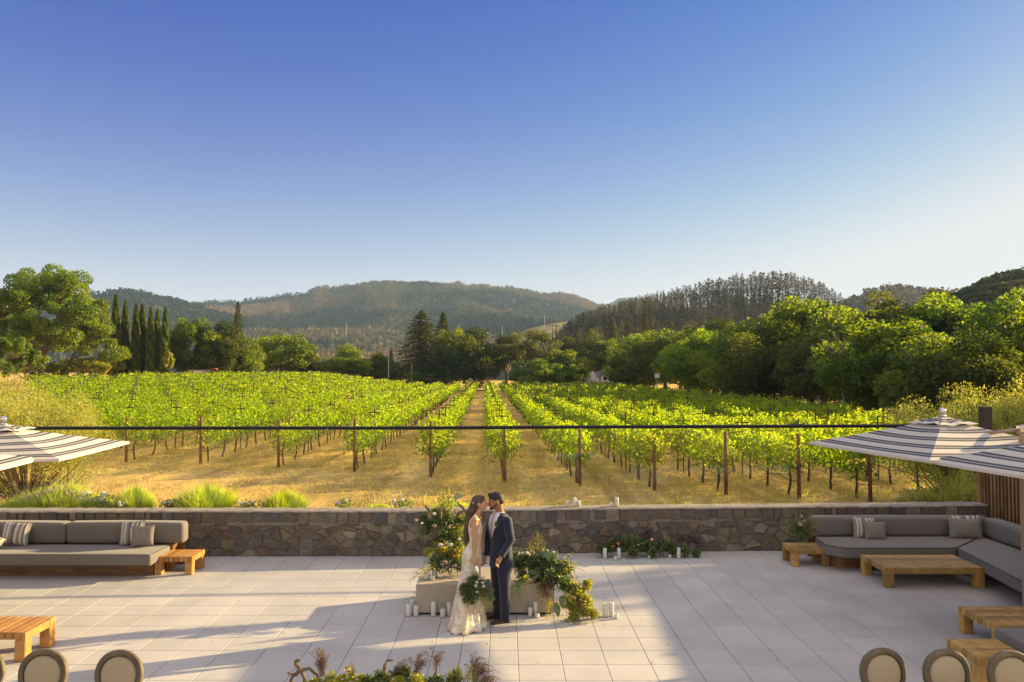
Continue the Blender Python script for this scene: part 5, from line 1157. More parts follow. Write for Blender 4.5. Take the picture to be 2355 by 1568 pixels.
candle((X5(1577) + X5(1662)) / 2, Y5(1405), Y5(1152), Y5(1142), 7.0, 'middle sunlit candle right of the trailing greenery', 0)
candle((X5(1650) + X5(1726)) / 2, Y5(1432), Y5(1315), Y5(1205), 6.6, 'shortest rightmost sunlit candle near the greenery tip', 0)
candle((X5(1490) + X5(1558)) / 2, Y5(562), Y5(385), Y5(350), 5.6, 'leftmost tall candle by the greenery at the wall foot')
candle((X5(1645) + X5(1706)) / 2, Y5(584), Y5(503), Y5(420), 5.2, 'short candle standing foremost by the wall foot greenery')
candle((X5(1697) + X5(1758)) / 2, Y5(558), Y5(382), Y5(350), 5.2, 'second tall candle from the left by the wall foot greenery')
candle((X5(2137) + X5(2196)) / 2, Y5(558), Y5(480), Y5(400), 5.0, 'short candle in the middle of the wall foot greenery')
candle((X5(2192) + X5(2256)) / 2, Y5(527), Y5(352), Y5(320), 5.0, 'tall candle set back in the middle of the wall foot greenery')
candle((X7(1578) + X7(1615)) / 2, Y7(1260), Y7(1215), Y7(1175), 5.2, 'short yellowish candle left of the right pair at the wall foot')
candle((X7(1612) + X7(1648)) / 2, Y7(1250), Y7(1145), Y7(1080), 5.2, 'tall candle in tall glass second from right at the wall foot')
candle((X7(1651) + X7(1691)) / 2, Y7(1263), Y7(1160), Y7(1145), 5.4, 'rightmost tall candle at the wall foot')
for a, b, t, g_, l_ in ((714, 752, 775, 757, 'leftmost short candle on top of the stone wall'), (775, 815, 745, 730, 'tall candle second from the left on top of the wall'), (811, 851, 772, 755, 'short candle third from the left on top of the wall'), (1089, 1128, 803, 757, 'shortest candle on top of the wall, in a taller glass'), (1130, 1173, 745, 730, 'rightmost tallest candle on top of the wall')):
    D = 15.78; root = candle((X7(a) + X7(b)) / 2, Y7(848), Y7(t), Y7(g_), 5.4, l_, WH + .01, D)

# ---- umbrellas
def stripe_canopy():
    m, nt, out = mk('striped_canvas'); ml = NN(nt, 'ShaderNodeMath', operation='MULTIPLY'); ml.inputs[1].default_value = 5.25; nt.links.new(attr(nt), ml.inputs[0]); fr = NN(nt, 'ShaderNodeMath', operation='FRACT'); nt.links.new(ml.outputs[0], fr.inputs[0])
    cr = nt.nodes.new('ShaderNodeValToRGB'); nt.links.new(fr.outputs[0], cr.inputs[0]); el = cr.color_ramp.elements; st = [(0, (.66, .61, .54)), (.42, (.66, .61, .54)), (.45, (.07, .075, .09)), (.56, (.07, .075, .09)), (.62, (.34, .34, .33)), (.72, (.38, .38, .37)), (.77, (.07, .075, .09)), (.88, (.07, .075, .09)), (.91, (.66, .61, .54))]
    while len(el) < len(st): el.new(.5)
    for e, (p, c) in zip(el, st): e.position = p; e.color = c4(c)
    p = NN(nt, 'ShaderNodeBsdfPrincipled', Roughness=.9); p.inputs['Specular IOR Level'].default_value = .15; nt.links.new(cr.outputs[0], p.inputs['Base Color']); v = coords(nt); nt.links.new(bump(nt, noisef(nt, v, 400), .001, .5), p.inputs['Normal'])
    t = NN(nt, 'ShaderNodeBsdfTranslucent'); nt.links.new(cr.outputs[0], t.inputs[0]); mx = NN(nt, 'ShaderNodeMixShader'); mx.inputs[0].default_value = .18; nt.links.new(p.outputs[0], mx.inputs[1]); nt.links.new(t.outputs[0], mx.inputs[2]); nt.links.new(mx.outputs[0], out.inputs[0]); return m
M_canopy = stripe_canopy()
def umbrella(label, c, r, a, zr, za, mast, group='striped square umbrellas'):
    root = thing('patio_umbrella', label, 'umbrella', (mast[0], mast[1], 0), group); cor = [Vector((c[0] + r * math.cos(a + k * math.pi / 2), c[1] + r * math.sin(a + k * math.pi / 2), zr)) for k in range(4)]; ap = Vector((c[0], c[1], za)); can = MB()
    for k in range(4):
        p, q = cor[k], cor[(k + 1) % 4]; n = 14; V = []; T = []
        for i in range(n + 1):
            f = i / n
            for j in range(n + 1):
                g = j / n; e = p.lerp(q, g); v = ap.lerp(e, f); s = math.sin(math.pi * g); v = v + Vector((0, 0, -.022 * s * f * f - .03 * math.sin(math.pi * f) * (.4 + .6 * s))) + (ap.lerp(e, 1) - ap).normalized() * (-.03 * s * f * f); V.append(tuple(v)); T.append(f)
        F = [(i * (n + 1) + j, (i + 1) * (n + 1) + j, (i + 1) * (n + 1) + j + 1, i * (n + 1) + j + 1) for i in range(n) for j in range(n)]; can.add(V, F, T)
        # hem
        Vh = []; 
        for j in range(n + 1):
            b = V[n * (n + 1) + j]; Vh += [b, (b[0], b[1], b[2] - .035)]
        can.add(Vh, [(2 * j, 2 * j + 1, 2 * j + 3, 2 * j + 2) for j in range(n)], 1.0)
    can.build('canopy', M_canopy, root, True)
    vent = MB()
    for k in range(4):
        p, q = ap.lerp(cor[k], .24), ap.lerp(cor[(k + 1) % 4], .24); V = []; T = []
        for i in range(5):
            for j in range(7):
                g = j / 6; f = i / 4; e = p.lerp(q, g); v = ap.lerp(e, f) + Vector((0, 0, .035 - .012 * math.sin(math.pi * g * 2) * f + .012 * math.sin(j * 2.3 + k) * f)); V.append(tuple(v)); T.append(f * .24)
        vent.add(V, [(i * 7 + j, (i + 1) * 7 + j, (i + 1) * 7 + j + 1, i * 7 + j + 1) for i in range(4) for j in range(6)], T)
    vent.build('vent_flap', M_canopy, root, True)
    MB().lathe([(.05, 0), (.06, .01), (.02, .02), (.018, .05)], (ap.x, ap.y, ap.z + .03), 16).ball((ap.x, ap.y, ap.z + .11), .05).build('finial', M_steel, root, True)
    for k in range(4): MB().tube([ap + Vector((0, 0, -.06)), cor[k] + Vector((0, 0, -.04))], .014, 6).build('rib', M_pinkpole, root)
    mz = za - .05; MB().box((mast[0], mast[1], mz / 2 + .03), (.085, .085, mz - .06), .008, rot(0, 0, 0)).build('mast', M_pinkpole, root)
    MB().box((mast[0], mast[1], .03), (.55, .55, .06), .01).build('base_plate', M_steel, root)
    j = ap.lerp(Vector((mast[0], mast[1], zr)), .55) + Vector((0, 0, .05)); MB().tube([(mast[0], mast[1], mz - .06), j], .024, 8).build('arm', M_pinkpole, root, True); MB().tube([(mast[0], mast[1], mz - .32), j + Vector((.05, 0, -.02))], .012, 6).build('strut', M_steel, root, True); MB().box((mast[0], mast[1], mz - .06), (.12, .12, .1), .01).build('bracket', M_steel, root)
    MB().tube([ap + Vector((0, 0, -.02)), j], .02, 6).build('spine', M_pinkpole, root, True)
    return root
umbrella('striped square umbrella with chrome finial above the right coffee table', (6.5, 12.1), 1.95, R(-123), 2.34, 2.79, (7.24, 11.38))
umbrella('striped square umbrella cut by the right edge, nearest on that side', (7.12, 9.63), 1.95, R(-123), 2.32, 2.78, (8.6, 9.9))
umbrella('striped square umbrella with chrome finial cut by the left edge, the farther one', (-7.79, 12.3), 1.95, R(-38), 2.29, 2.655, (-9.4, 12.0))
umbrella('striped umbrella corner at the left edge, the nearer and lower one', (-7.80, 9.74), 1.95, R(-38), 2.29, 2.655, (-9.5, 9.4))
# ---- slatted fence, timber post
fn = thing('slatted_fence', 'tall screen of vertical cedar slats at the right end of the patio', 'fence', (9.4, 15, 0)); rnd = random.Random(4)
def fx(y): return 9.30 + (y - 12) * .045
fpl = MB()
for k in range(56):
    y = 16.15 - k * .122; fpl.box((fx(y) + rnd.uniform(-.002, .002), y, 1.05), (.03, .05, 2.1), .005, None, rnd.random())
fpl.build('slats', M_fence, fn)
MB().add([(fx(16.22) + .075, 16.22, 0), (fx(9.3) + .075, 9.3, 0), (fx(9.3) + .075, 9.3, 2.16), (fx(16.22) + .075, 16.22, 2.16), (fx(16.22) + .09, 16.22, 0), (fx(9.3) + .09, 9.3, 0), (fx(9.3) + .09, 9.3, 2.16), (fx(16.22) + .09, 16.22, 2.16)], [(0, 1, 2, 3), (7, 6, 5, 4), (3, 2, 6, 7), (0, 3, 7, 4), (1, 5, 6, 2)]).build('backing_board', M_darkpost, fn)
for z in (.35, 1.15, 1.95): MB().tube([(fx(16.2) + .042, 16.2, z), (fx(9.3) + .042, 9.3, z)], .022, 4).build('rail', M_fence, fn)
for y in (16.30, 13.0, 9.3): MB().box((fx(y) + .0, y, 1.07), (.11, .11, 2.16), .008, None, .7).build('fence_post', M_fence, fn)
p = atD(2265, 935, 16.6); tag(MB().box((p.x, 16.6, (p.z - .3) / 2), (.19, .19, p.z + .3), .01).build('timber_post', M_darkpost), 'thick dark square timber post rising behind the right umbrella', 'post')

# ================================================================ FLOWERS
def spray(mb, p0, p1, n, leaf, rng, aspect=.4, droop=.1, spread=.05, stem=None, tint=None, r=.003, f0=.1):
    p0, p1 = np.array(p0, float), np.array(p1, float); L = np.linalg.norm(p1 - p0); f = f0 + (1 - f0) * np.linspace(0, 1, n); c = p0 + (p1 - p0) * f[:, None]; c[:, 2] += droop * L * np.sin(np.pi * f) - droop * L * .5 * f ** 2
    d = (p1 - p0) / (L + 1e-9); side = np.cross(d, rng.normal(size=3)); side /= np.linalg.norm(side) + 1e-9; s2 = np.cross(d, side); a = np.arange(n) * 2.4; off = side * np.cos(a)[:, None] + s2 * np.sin(a)[:, None]; tp = (1.1 - .6 * f)[:, None]
    dirs = d * .8 + off; V, F = leaf_arr(c + off * (spread + leaf * .4) * tp, leaf * rng.uniform(.7, 1.2, n) * tp[:, 0], rng, aspect, dirs=dirs, up=.3); t = tint if tint is not None else rng.random(); mb.add(V, F, np.repeat(np.clip(t + .15 * rng.normal(size=n), 0, 1), 4))
    if stem is not None: ff = np.linspace(0, 1, 6); q = p0 + (p1 - p0) * ff[:, None]; q[:, 2] += droop * L * np.sin(np.pi * ff) - droop * L * .5 * ff ** 2; stem.tube(q, r, 4)
def broad(p, q, w, root):
    V = []; n = 9; side = Vector((1, .15, 0)).normalized()
    for k in range(n):
        f = k / (n - 1); c = p.lerp(q, f) + Vector((0, -.05 * math.sin(math.pi * f), .02 * math.sin(math.pi * f))); ww = w * math.sin(math.pi * (f * .92 + .04)) ** .8
        V += [tuple(c - side * ww + Vector((0, -.012, .006))), tuple(c), tuple(c + side * ww + Vector((0, -.012, .006)))]
    F = [(3 * i + j, 3 * i + j + 1, 3 * i + j + 4, 3 * i + j + 3) for i in range(n - 1) for j in (0, 1)]; MB().add(V, F, .5).build('broad_leaf', M_green, root, True)
def antler(root, pts, r, name='twisted_branch'):
    m = MB()
    for P in pts:
        Q = []
        for i in range(len(P) - 1):
            for k in range(3): Q.append(Vector(P[i]).lerp(Vector(P[i + 1]), k / 3) + Vector((fbm(i, k, 1) * .015, 0, fbm(i, k, 5) * .015)))
        Q.append(Vector(P[-1])); m.tube(Q, [r * (1.15 - .5 * k / len(Q)) for k in range(len(Q))], 7)
    return m.build(name, M_bone, root, True)
def cloud(root, name, mat, blobs, n, leaf, rng, aspect=.45, spread=1.0, sprayf=True, dirs_out=True):
    """foliage filling: blobs = (px,py,D,rpx)"""
    m = MB(); st_ = MB()
    for (px, py, D, rp) in blobs:
        c = np.array(atD(px, py, D)); r = rp / FD * D
        for k in range(max(3, int(n * rp / 30))):
            d = rng.normal(size=3); d /= np.linalg.norm(d); d[1] *= .7; e = c + d * r * rng.uniform(.7, 1.15); s = c + d * r * .15; spray(m, s, e, rng.integers(9, 16), leaf * rng.uniform(.7, 1.2), rng, aspect, .05, .01 * spread, st_)
    m.build(name, mat, root); return m
def fl_at(root, name, px, py, D, rpx, mat, rng, n=30): return flower(root, name, np.array(atD(px, py, D)), rpx * .82 / FD * D, mat, rng, n=n)

# tall arrangement left of the couple
rng = np.random.default_rng(701); A = thing('tall_flower_arrangement', 'tall wild flower arrangement with twisted branches and roses left of the bride', 'flower arrangement', (-.75, 12.1, .44))
cloud(A, 'green_foliage', M_green, [(985, 1215, 12.3, 34), (1010, 1240, 12.2, 34), (1040, 1230, 12.3, 34), (1020, 1200, 12.3, 30), (1000, 1180, 12.35, 20), (1055, 1200, 12.4, 22), (1050, 1260, 12.2, 30), (975, 1195, 12.3, 22), (1030, 1290, 12.1, 38), (1000, 1295, 12.0, 30), (1060, 1300, 12.1, 30)], 30, .075, rng)
cloud(A, 'golden_foliage', M_gold, [(1050, 1225, 12.3, 38), (1025, 1180, 12.3, 30), (1045, 1275, 12.1, 34), (1015, 1262, 12.05, 24), (985, 1270, 11.9, 14), (1065, 1195, 12.4, 22)], 20, .07, rng)
cloud(A, 'dark_foliage', M_plume, [(990, 1250, 12.15, 26), (1000, 1232, 12.1, 20), (965, 1245, 12.1, 14), (1030, 1312, 11.95, 26)], 18, .055, rng, .2)
m = MB(); stm = MB()
for (a, b) in (((1015, 1185), (1022, 1128)), ((1018, 1180), (1042, 1125)), ((1020, 1175), (1050, 1140)), ((1012, 1180), (1008, 1142)), ((1018, 1160), (1058, 1130)), ((1015, 1165), (1020, 1122))):
    p, q = atD(*a, 12.3), atD(*b, 12.3); spray(m, p, q, 20, .075, rng, .42, .12, .02, stm, .5, .004)
for (a, b) in (((995, 1305), (945, 1332)), ((990, 1300), (952, 1318)), ((1000, 1300), (962, 1330)), ((975, 1310), (940, 1338))): spray(m, atD(*a, 11.75), atD(*b, 11.55), 14, .07, rng, .42, .05, .02, stm, .2, .003)
m.build('leafy_sprays', M_gold, A); stm.build('stems', M_bone, A)
m = MB(); 
for k in range(14): p = atD(1045 + k, 1150, 12.3); spray(m, atD(1040, 1150, 12.35), atD(1058 - k * 1.2, 1122 + 9 * math.sin(k), 12.35), 8, .11, rng, .5, .35, .02, None)
m2 = MB(); q = [atD(1046, 1155, 12.3), atD(1048, 1143, 12.3), atD(1055, 1137, 12.3), atD(1066, 1139, 12.3)]
V = []
for i, (p, w) in enumerate(zip(q, (.01, .035, .045, .012))): V += [(p.x - w, p.y, p.z + w * .6), (p.x + w * .6, p.y - .02, p.z - w)]
m2.add(V, [(0, 1, 3, 2), (2, 3, 5, 4), (4, 5, 7, 6)], .6); m2.build('broad_leaf', M_eucal, A)
for P in ([[atD(994, 1195, 12.2), atD(989, 1180, 12.2), atD(985, 1172, 12.2), atD(977, 1162, 12.2)]], [[atD(1013, 1195, 12.2), atD(1013, 1182, 12.2), atD(1012, 1172, 12.2), atD(1015, 1163, 12.2)]], [[atD(1050, 1190, 12.2), atD(1058, 1178, 12.2), atD(1070, 1173, 12.2), atD(1078, 1172, 12.2)], [atD(1070, 1173, 12.2), atD(1062, 1165, 12.2), atD(1055, 1160, 12.2), atD(1052, 1153, 12.2)]]): antler(A, P, .022)
for (px, py, r, mat, nm) in ((999, 1182, 8, M_petal, 'rose'), (987, 1187, 7, M_protea, 'protea'), (998, 1209, 7.5, M_protea, 'protea'), (1047, 1176, 8, M_protea, 'protea'), (1016, 1256, 10, M_blush, 'rose'), (1013, 1253, 8, M_petal, 'rose'), (1036, 1253, 7, M_petal, 'rose'), (957, 1196, 7, M_blush, 'rose'), (1043, 1279, 6, M_red, 'coral_flower'), (1053, 1269, 5, M_red, 'coral_flower'), (1022, 1292, 8, M_protea, 'protea'), (1047, 1301, 7, M_protea, 'protea'), (985, 1277, 6, M_petal, 'rose'), (993, 1272, 5, M_petal, 'rose'), (1032, 1212, 7, M_protea, 'protea'), (970, 1203, 5, M_petal, 'rose'), (1055, 1240, 6, M_petal, 'rose')): fl_at(A, nm, px, py, 11.95 if py > 1240 else 12.05, r, mat, rng)
# low arrangement right of the groom
rng = np.random.default_rng(702); B = thing('cascading_arrangement', 'wide cascading greenery spilling from the bench down to the floor right of the groom', 'flower arrangement', (.75, 11.7, 0))
gb = [(1195, 1300, 12.0, 24), (1215, 1290, 12.0, 28), (1235, 1300, 11.9, 32), (1258, 1290, 11.9, 28), (1275, 1300, 11.8, 30), (1295, 1315, 11.7, 28), (1270, 1330, 11.6, 30), (1240, 1322, 11.75, 26), (1200, 1325, 11.8, 18), (1300, 1345, 11.5, 26), (1190, 1280, 12.1, 18)]
cloud(B, 'green_foliage', M_green, gb, 34, .085, rng, .5)
cloud(B, 'grey_foliage', M_eucal, [(1262, 1280, 11.9, 22), (1245, 1283, 11.9, 20), (1300, 1300, 11.7, 20), (1225, 1320, 11.6, 18)], 18, .07, rng, .6)
cloud(B, 'golden_foliage', M_gold, [(1310, 1350, 11.5, 26), (1330, 1365, 11.45, 26), (1345, 1385, 11.4, 24), (1325, 1395, 11.35, 26), (1345, 1405, 11.3, 18), (1365, 1410, 11.3, 14), (1305, 1385, 11.35, 22), (1350, 1345, 11.5, 14), (1320, 1415, 11.25, 14)], 30, .075, rng, .5)
cloud(B, 'dark_foliage', M_plume, [(1245, 1350, 11.55, 14), (1255, 1368, 11.5, 14), (1335, 1390, 11.3, 12), (1262, 1345, 11.5, 12)], 26, .07, rng, .14)
m = MB(); stm = MB()
for (a, b) in (((1228, 1285), (1226, 1228)), ((1230, 1285), (1236, 1222)), ((1232, 1285), (1248, 1232)), ((1222, 1288), (1214, 1244)), ((1238, 1285), (1255, 1246)), ((1232, 1285), (1232, 1220)), ((1228, 1285), (1241, 1228)), ((1222, 1290), (1222, 1242))): spray(m, atD(*a, 11.9), atD(*b, 11.95), 26, .07, rng, .13, .02, .006, stm, .7, .005, .35)
for (a, b) in (((1290, 1300), (1320, 1268)), ((1295, 1305), (1345, 1312)), ((1300, 1300), (1335, 1295)), ((1290, 1310), (1330, 1325)), ((1320, 1350), (1368, 1337)), ((1330, 1350), (1362, 1328)), ((1260, 1380), (1258, 1425)), ((1262, 1385), (1255, 1418)), ((1265, 1380), (1265, 1410))): spray(m, atD(*a, 11.6), atD(*b, 11.4), 24, .06, rng, .2, .08, .008, stm, .75, .003)
for (a, b) in (((1240, 1345), (1243, 1382)), ((1195, 1330), (1190, 1366)), ((1185, 1335), (1192, 1372)), ((1205, 1325), (1208, 1350)), ((1345, 1405), (1385, 1418)), ((1340, 1410), (1380, 1410)), ((1330, 1415), (1300, 1425)), ((1320, 1420), (1325, 1432))): spray(m, atD(*a, 11.5), atD(*b, 11.32), 14, .09, rng, .55, .05, .01, stm, .1, .003)
m.build('trailing_sprays', M_gold, B); stm.build('stems', M_bone, B)
for (a, b, w) in (((1278, 1385), (1283, 1418), .045), ((1318, 1400), (1330, 1432), .05), ((1290, 1370), (1296, 1400), .05), ((1186, 1345), (1194, 1370), .05), ((1255, 1265), (1262, 1290), .05)):
    p, q = atD(*a, 11.35), atD(*b, 11.22); mid = p.lerp(q, .5) + Vector((0, -.04, .02)); broad(p, q, w, B)
for (px, py, r, mat, nm) in ((1193, 1274, 5, M_petal, 'white_blossom'), (1201, 1272, 5, M_petal, 'white_blossom'), (1211, 1271, 6, M_petal, 'white_blossom'), (1217, 1275, 5, M_petal, 'white_blossom'), (1186, 1309, 6, M_blush, 'rose'), (1310, 1280, 6, M_protea, 'protea'), (1318, 1327, 6, M_blush, 'rose'), (1302, 1343, 6, M_petal, 'rose'), (1227, 1270, 4, M_protea, 'protea'), (1310, 1380, 5, M_petal, 'rose'), (1272, 1270, 5, M_petal, 'white_blossom')): fl_at(B, nm, px, py, 11.65, r, mat, rng, 24)
# wall-foot greenery
rng = np.random.default_rng(703); W = thing('wall_foot_greenery', 'low bank of dark greenery and purple plumes lying at the foot of the wall', 'flower arrangement', (3.0, 15.22, 0))
cloud(W, 'green_foliage', M_green, [(1395, 1262, 15.22, 18), (1415, 1250, 15.28, 20), (1440, 1245, 15.28, 24), (1465, 1250, 15.28, 26), (1490, 1258, 15.22, 22), (1520, 1258, 15.22, 22), (1545, 1262, 15.22, 20), (1575, 1268, 15.18, 16), (1380, 1262, 15.22, 12), (1455, 1268, 15.12, 16), (1500, 1270, 15.12, 14), (1600, 1272, 15.18, 12)], 30, .10, rng, .4)
cloud(W, 'golden_foliage', M_gold, [(1450, 1238, 15.28, 14), (1530, 1242, 15.28, 12), (1452, 1272, 15.1, 12), (1375, 1265, 15.2, 14)], 9, .08, rng, .3)
cloud(W, 'purple_plumes', M_plume, [(1493, 1218, 15.3, 17), (1486, 1232, 15.3, 15), (1580, 1240, 15.3, 20), (1602, 1244, 15.3, 16), (1565, 1240, 15.3, 14)], 50, .06, rng, .16)
for (px, py, r, mat, nm) in ((1421, 1250, 6, M_red, 'rust_flower'), (1498, 1241, 5, M_blush, 'rose'), (1467, 1253, 4.5, M_blush, 'rose'), (1409, 1256, 5, M_red, 'rust_flower')): fl_at(W, nm, px, py, 15.0, r, mat, rng, 20)
# vase arrangement on the right side table
rng = np.random.default_rng(704); T = thing('vase_arrangement', 'loose arrangement of palm fronds and roses in a glass vase on the right side table', 'flower arrangement', (5.36, 14.72, .315)); vx, vy = 5.36, 14.72
MB().lathe([(0, .003), (.05, .003), (.06, .05), (.045, .13), (.055, .16), (.052, .16), (.042, .13), (.055, .05), (0, .008)], (vx, vy, .315), 18).build('glass_vase', M_vaseglass, T, True)
cloud(T, 'green_foliage', M_green, [(1838, 1208, 14.7, 22), (1850, 1222, 14.7, 24), (1825, 1215, 14.7, 18), (1858, 1205, 14.7, 18), (1842, 1235, 14.6, 16)], 24, .07, rng, .3)
m = MB(); stm = MB()
for (b) in ((1800, 1192), (1808, 1180), (1868, 1172), (1876, 1165), (1898, 1188), (1900, 1200), (1806, 1222), (1882, 1230), (1795, 1208), (1862, 1168), (1872, 1178), (1826, 1176)): spray(m, atD(1845, 1240, 14.7), atD(*b, 14.65), 30, .09, rng, .14, .06, .01, stm, .6, .003, .25)
m.build('palm_fronds', M_gold, T); stm.build('stems', M_bone, T)
for (px, py, r, mat, nm) in ((1842, 1188, 8, M_protea, 'protea'), (1839, 1206, 8, M_blush, 'rose'), (1850, 1198, 6, M_protea, 'protea')): fl_at(T, nm, px, py, 14.55, r, mat, rng)
cloud(T, 'dark_foliage', M_plume, [(1824, 1188, 14.75, 12), (1868, 1218, 14.75, 12)], 20, .06, rng, .3)
# foreground arrangement
rng = np.random.default_rng(705); G = thing('foreground_arrangement', 'foreground centrepiece of golden branches, plumes and leaves at the bottom edge', 'flower arrangement', (-1.0, 6.3, .75))
XF = lambda z: (700 + z / 3.925) * .9195
YF = lambda z: (1500 + z / 3.925) * .9195
DF = 6.35
cloud(G, 'yellow_foliage', M_gold, [(730, 1572, DF, 26), (765, 1565, DF, 24), (800, 1560, DF, 26), (825, 1565, DF, 20), (700, 1580, DF, 20), (960, 1568, DF - .1, 22), (915, 1572, DF - .1, 22)], 15, .05, rng, .6)
cloud(G, 'green_foliage', M_green, [(880, 1562, DF, 26), (920, 1556, DF, 24), (960, 1572, DF, 30), (1000, 1570, DF, 30), (1040, 1572, DF, 34), (850, 1572, DF, 26), (930, 1545, DF, 14)], 22, .055, rng, .55)
m = MB(); stm = MB()
for k in range(26):
    a = rng.uniform(-.9, .9); L = rng.uniform(35, 62); spray(m, atD(1065 + a * 22, 1575, DF), atD(1062 + 46 * a + 8, 1575 - L * (1 - .25 * abs(a)), DF + rng.normal() * .05), 34, .032, rng, .16, .10, .008, stm, .6, .0016, .2)
m.build('dill_fronds', M_gold, G); 
def plume(px0, py0, px1, py1, n, wpx, tint, curl=0):
    for k in range(n):
        ex = px1 + rng.normal() * wpx; ey = py1 + rng.normal() * wpx * .9; sx = px0 + (ex - px0) * .25; spray(pm2, atD(px0 + rng.normal() * 3, py0, DF), atD(ex, ey, DF + rng.normal() * .05), 22, .026, rng, .22, .12 + curl, .006, stm, tint, .0016, .3)
pm2 = MB(); plume(738, 1556, 736, 1510, 20, 11, .75); plume(744, 1552, 732, 1490, 14, 7, .7); plume(810, 1565, 812, 1532, 14, 9, .95); plume(895, 1560, 940, 1525, 12, 12, .55, .1); plume(955, 1565, 975, 1510, 24, 15, .45, .15); plume(1000, 1560, 1010, 1502, 16, 12, .5, .2); plume(1090, 1568, 1095, 1512, 22, 12, .2, .15); plume(1095, 1572, 1125, 1535, 24, 13, .2, .15); plume(1100, 1575, 1140, 1565, 16, 9, .3, .1)
pm2.build('plumes', M_plume, G); stm.build('stems', M_bone, G)
def AP(*pts): return [atD(XF(a), YF(b), DF) for a, b in pts]
antler(G, [AP((100, 900), (110, 770), (150, 740), (75, 710)), AP((150, 740), (200, 690), (290, 680), (350, 720), (380, 760)), AP((200, 690), (150, 620), (165, 600), (200, 580)), AP((210, 700), (240, 770), (240, 860))], .014, 'golden_branch')
antler(G, [AP((1010, 760), (1020, 680), (1035, 640), (1045, 600), (1075, 588), (1115, 590)), AP((1080, 800), (1100, 720), (1070, 690))], .012, 'golden_branch')
cloud(G, 'green_foliage', M_green, [(690 + 36 * k, 1612 + 8 * math.sin(k * 2.1), DF + .04 * math.cos(k), 34) for k in range(13)] + [(705 + 50 * k, 1590, DF, 26) for k in range(9)], 12, .06, rng, .55)
rng = np.random.default_rng(811); n = 120; LX = rng.normal(size=n) * 1.5 + .6; LY = 11.0 + rng.normal(size=n) * 1.1; LX[70:] = rng.uniform(-7, 7, n - 70); LY[70:] = rng.uniform(8, 14.6, n - 70)
V, F = leaf_arr(np.stack([LX, LY, np.full(n, .008)], 1), .032 * rng.uniform(.5, 1.3, n), rng, .5, up=6); tag(MB().add(V, F, np.repeat(rng.random(n), 4)).build('fallen_leaves', M_green), kind='stuff')
# ================================================================ PEOPLE
def remesh(mb, vox, name, mat, parent, it=4, subd=0):
    o = mb.build('tmp', None, None); md = o.modifiers.new('r', 'REMESH'); md.mode = 'VOXEL'; md.voxel_size = vox; ms = o.modifiers.new('s', 'SMOOTH'); ms.iterations = it; ms.factor = .5
    dg = bpy.context.evaluated_depsgraph_get(); dg.update(); me = bpy.data.meshes.new_from_object(o.evaluated_get(dg)); bpy.data.objects.remove(o, do_unlink=True)
    n = len(me.vertices); co = np.empty(n * 3, np.float32); me.vertices.foreach_get('co', co); co = co.reshape(-1, 3) - np.array(parent.location, dtype=np.float32); me.vertices.foreach_set('co', co.ravel())
    me.polygons.foreach_set('use_smooth', np.ones(len(me.polygons), bool)); me.materials.clear(); me.materials.append(mat); me.update(); o = bpy.data.objects.new(name, me); COL.objects.link(o); o.parent = parent; return o
def ering(c, ax, a, b, n=28, z=None, wob=None, tilt=(0, 0)):
    """elliptic ring about c; ax = side axis (unit xy), a = half width along it, b = half depth; tilt lifts z along the two axes"""
    f = np.array([ax[1], -ax[0]]); th = np.arange(n) * 2 * np.pi / n; k = np.ones(n) if wob is None else wob(th); s = np.cos(th) * a * k; t = np.sin(th) * b * k
    return np.column_stack([c[0] + ax[0] * s + f[0] * t, c[1] + ax[1] * s + f[1] * t, c[2] + tilt[0] * s + tilt[1] * t])
def hand(mb, wrist, palm_dir, across, curl_dir, s=1.0, curl=.6):
    """palm and five fingers; palm_dir along the fingers, across towards the thumb side, curl_dir the palm side"""
    w = Vector(wrist); d = Vector(palm_dir).normalized(); a = Vector(across); a = (a - d * a.dot(d)).normalized(); c = Vector(curl_dir); c = (c - d * c.dot(d) - a * c.dot(a)).normalized()
    mb.tube([w - d * .03, w + d * .02, w + d * .055 * s, w + d * .085 * s], [.024 * s, .026 * s, .030 * s, .026 * s], 10); 
    for k in (-1, 0, 1): mb.tube([w + d * .02 + a * k * .012, w + d * .088 * s + a * k * .026 * s], [.016 * s, .013 * s], 8)
    for k, L in ((1.5, .070), (.5, .078), (-.5, .073), (-1.5, .058)):
        p = w + d * .085 * s + a * k * .0185 * s; r = .0088 * s; q = p + (d * math.cos(curl * .5) + c * math.sin(curl * .5)) * L * .45 * s; q2 = q + (d * math.cos(curl * 1.3) + c * math.sin(curl * 1.3)) * L * .32 * s; q3 = q2 + (d * math.cos(curl * 2) + c * math.sin(curl * 2)) * L * .25 * s; mb.tube([p - d * .02, p, q, q2, q3], [r * 1.1, r * 1.1, r, r * .92, r * .75], 8)
    p = w + d * .025 * s + a * .026 * s; q = p + (d * .7 + a * .7 + c * .2).normalized() * .035 * s; q2 = q + (d * .9 + a * .25 + c * .4).normalized() * .03 * s; mb.tube([p - a * .01, p, q, q2], [.013 * s, .013 * s, .0105 * s, .008 * s], 8)
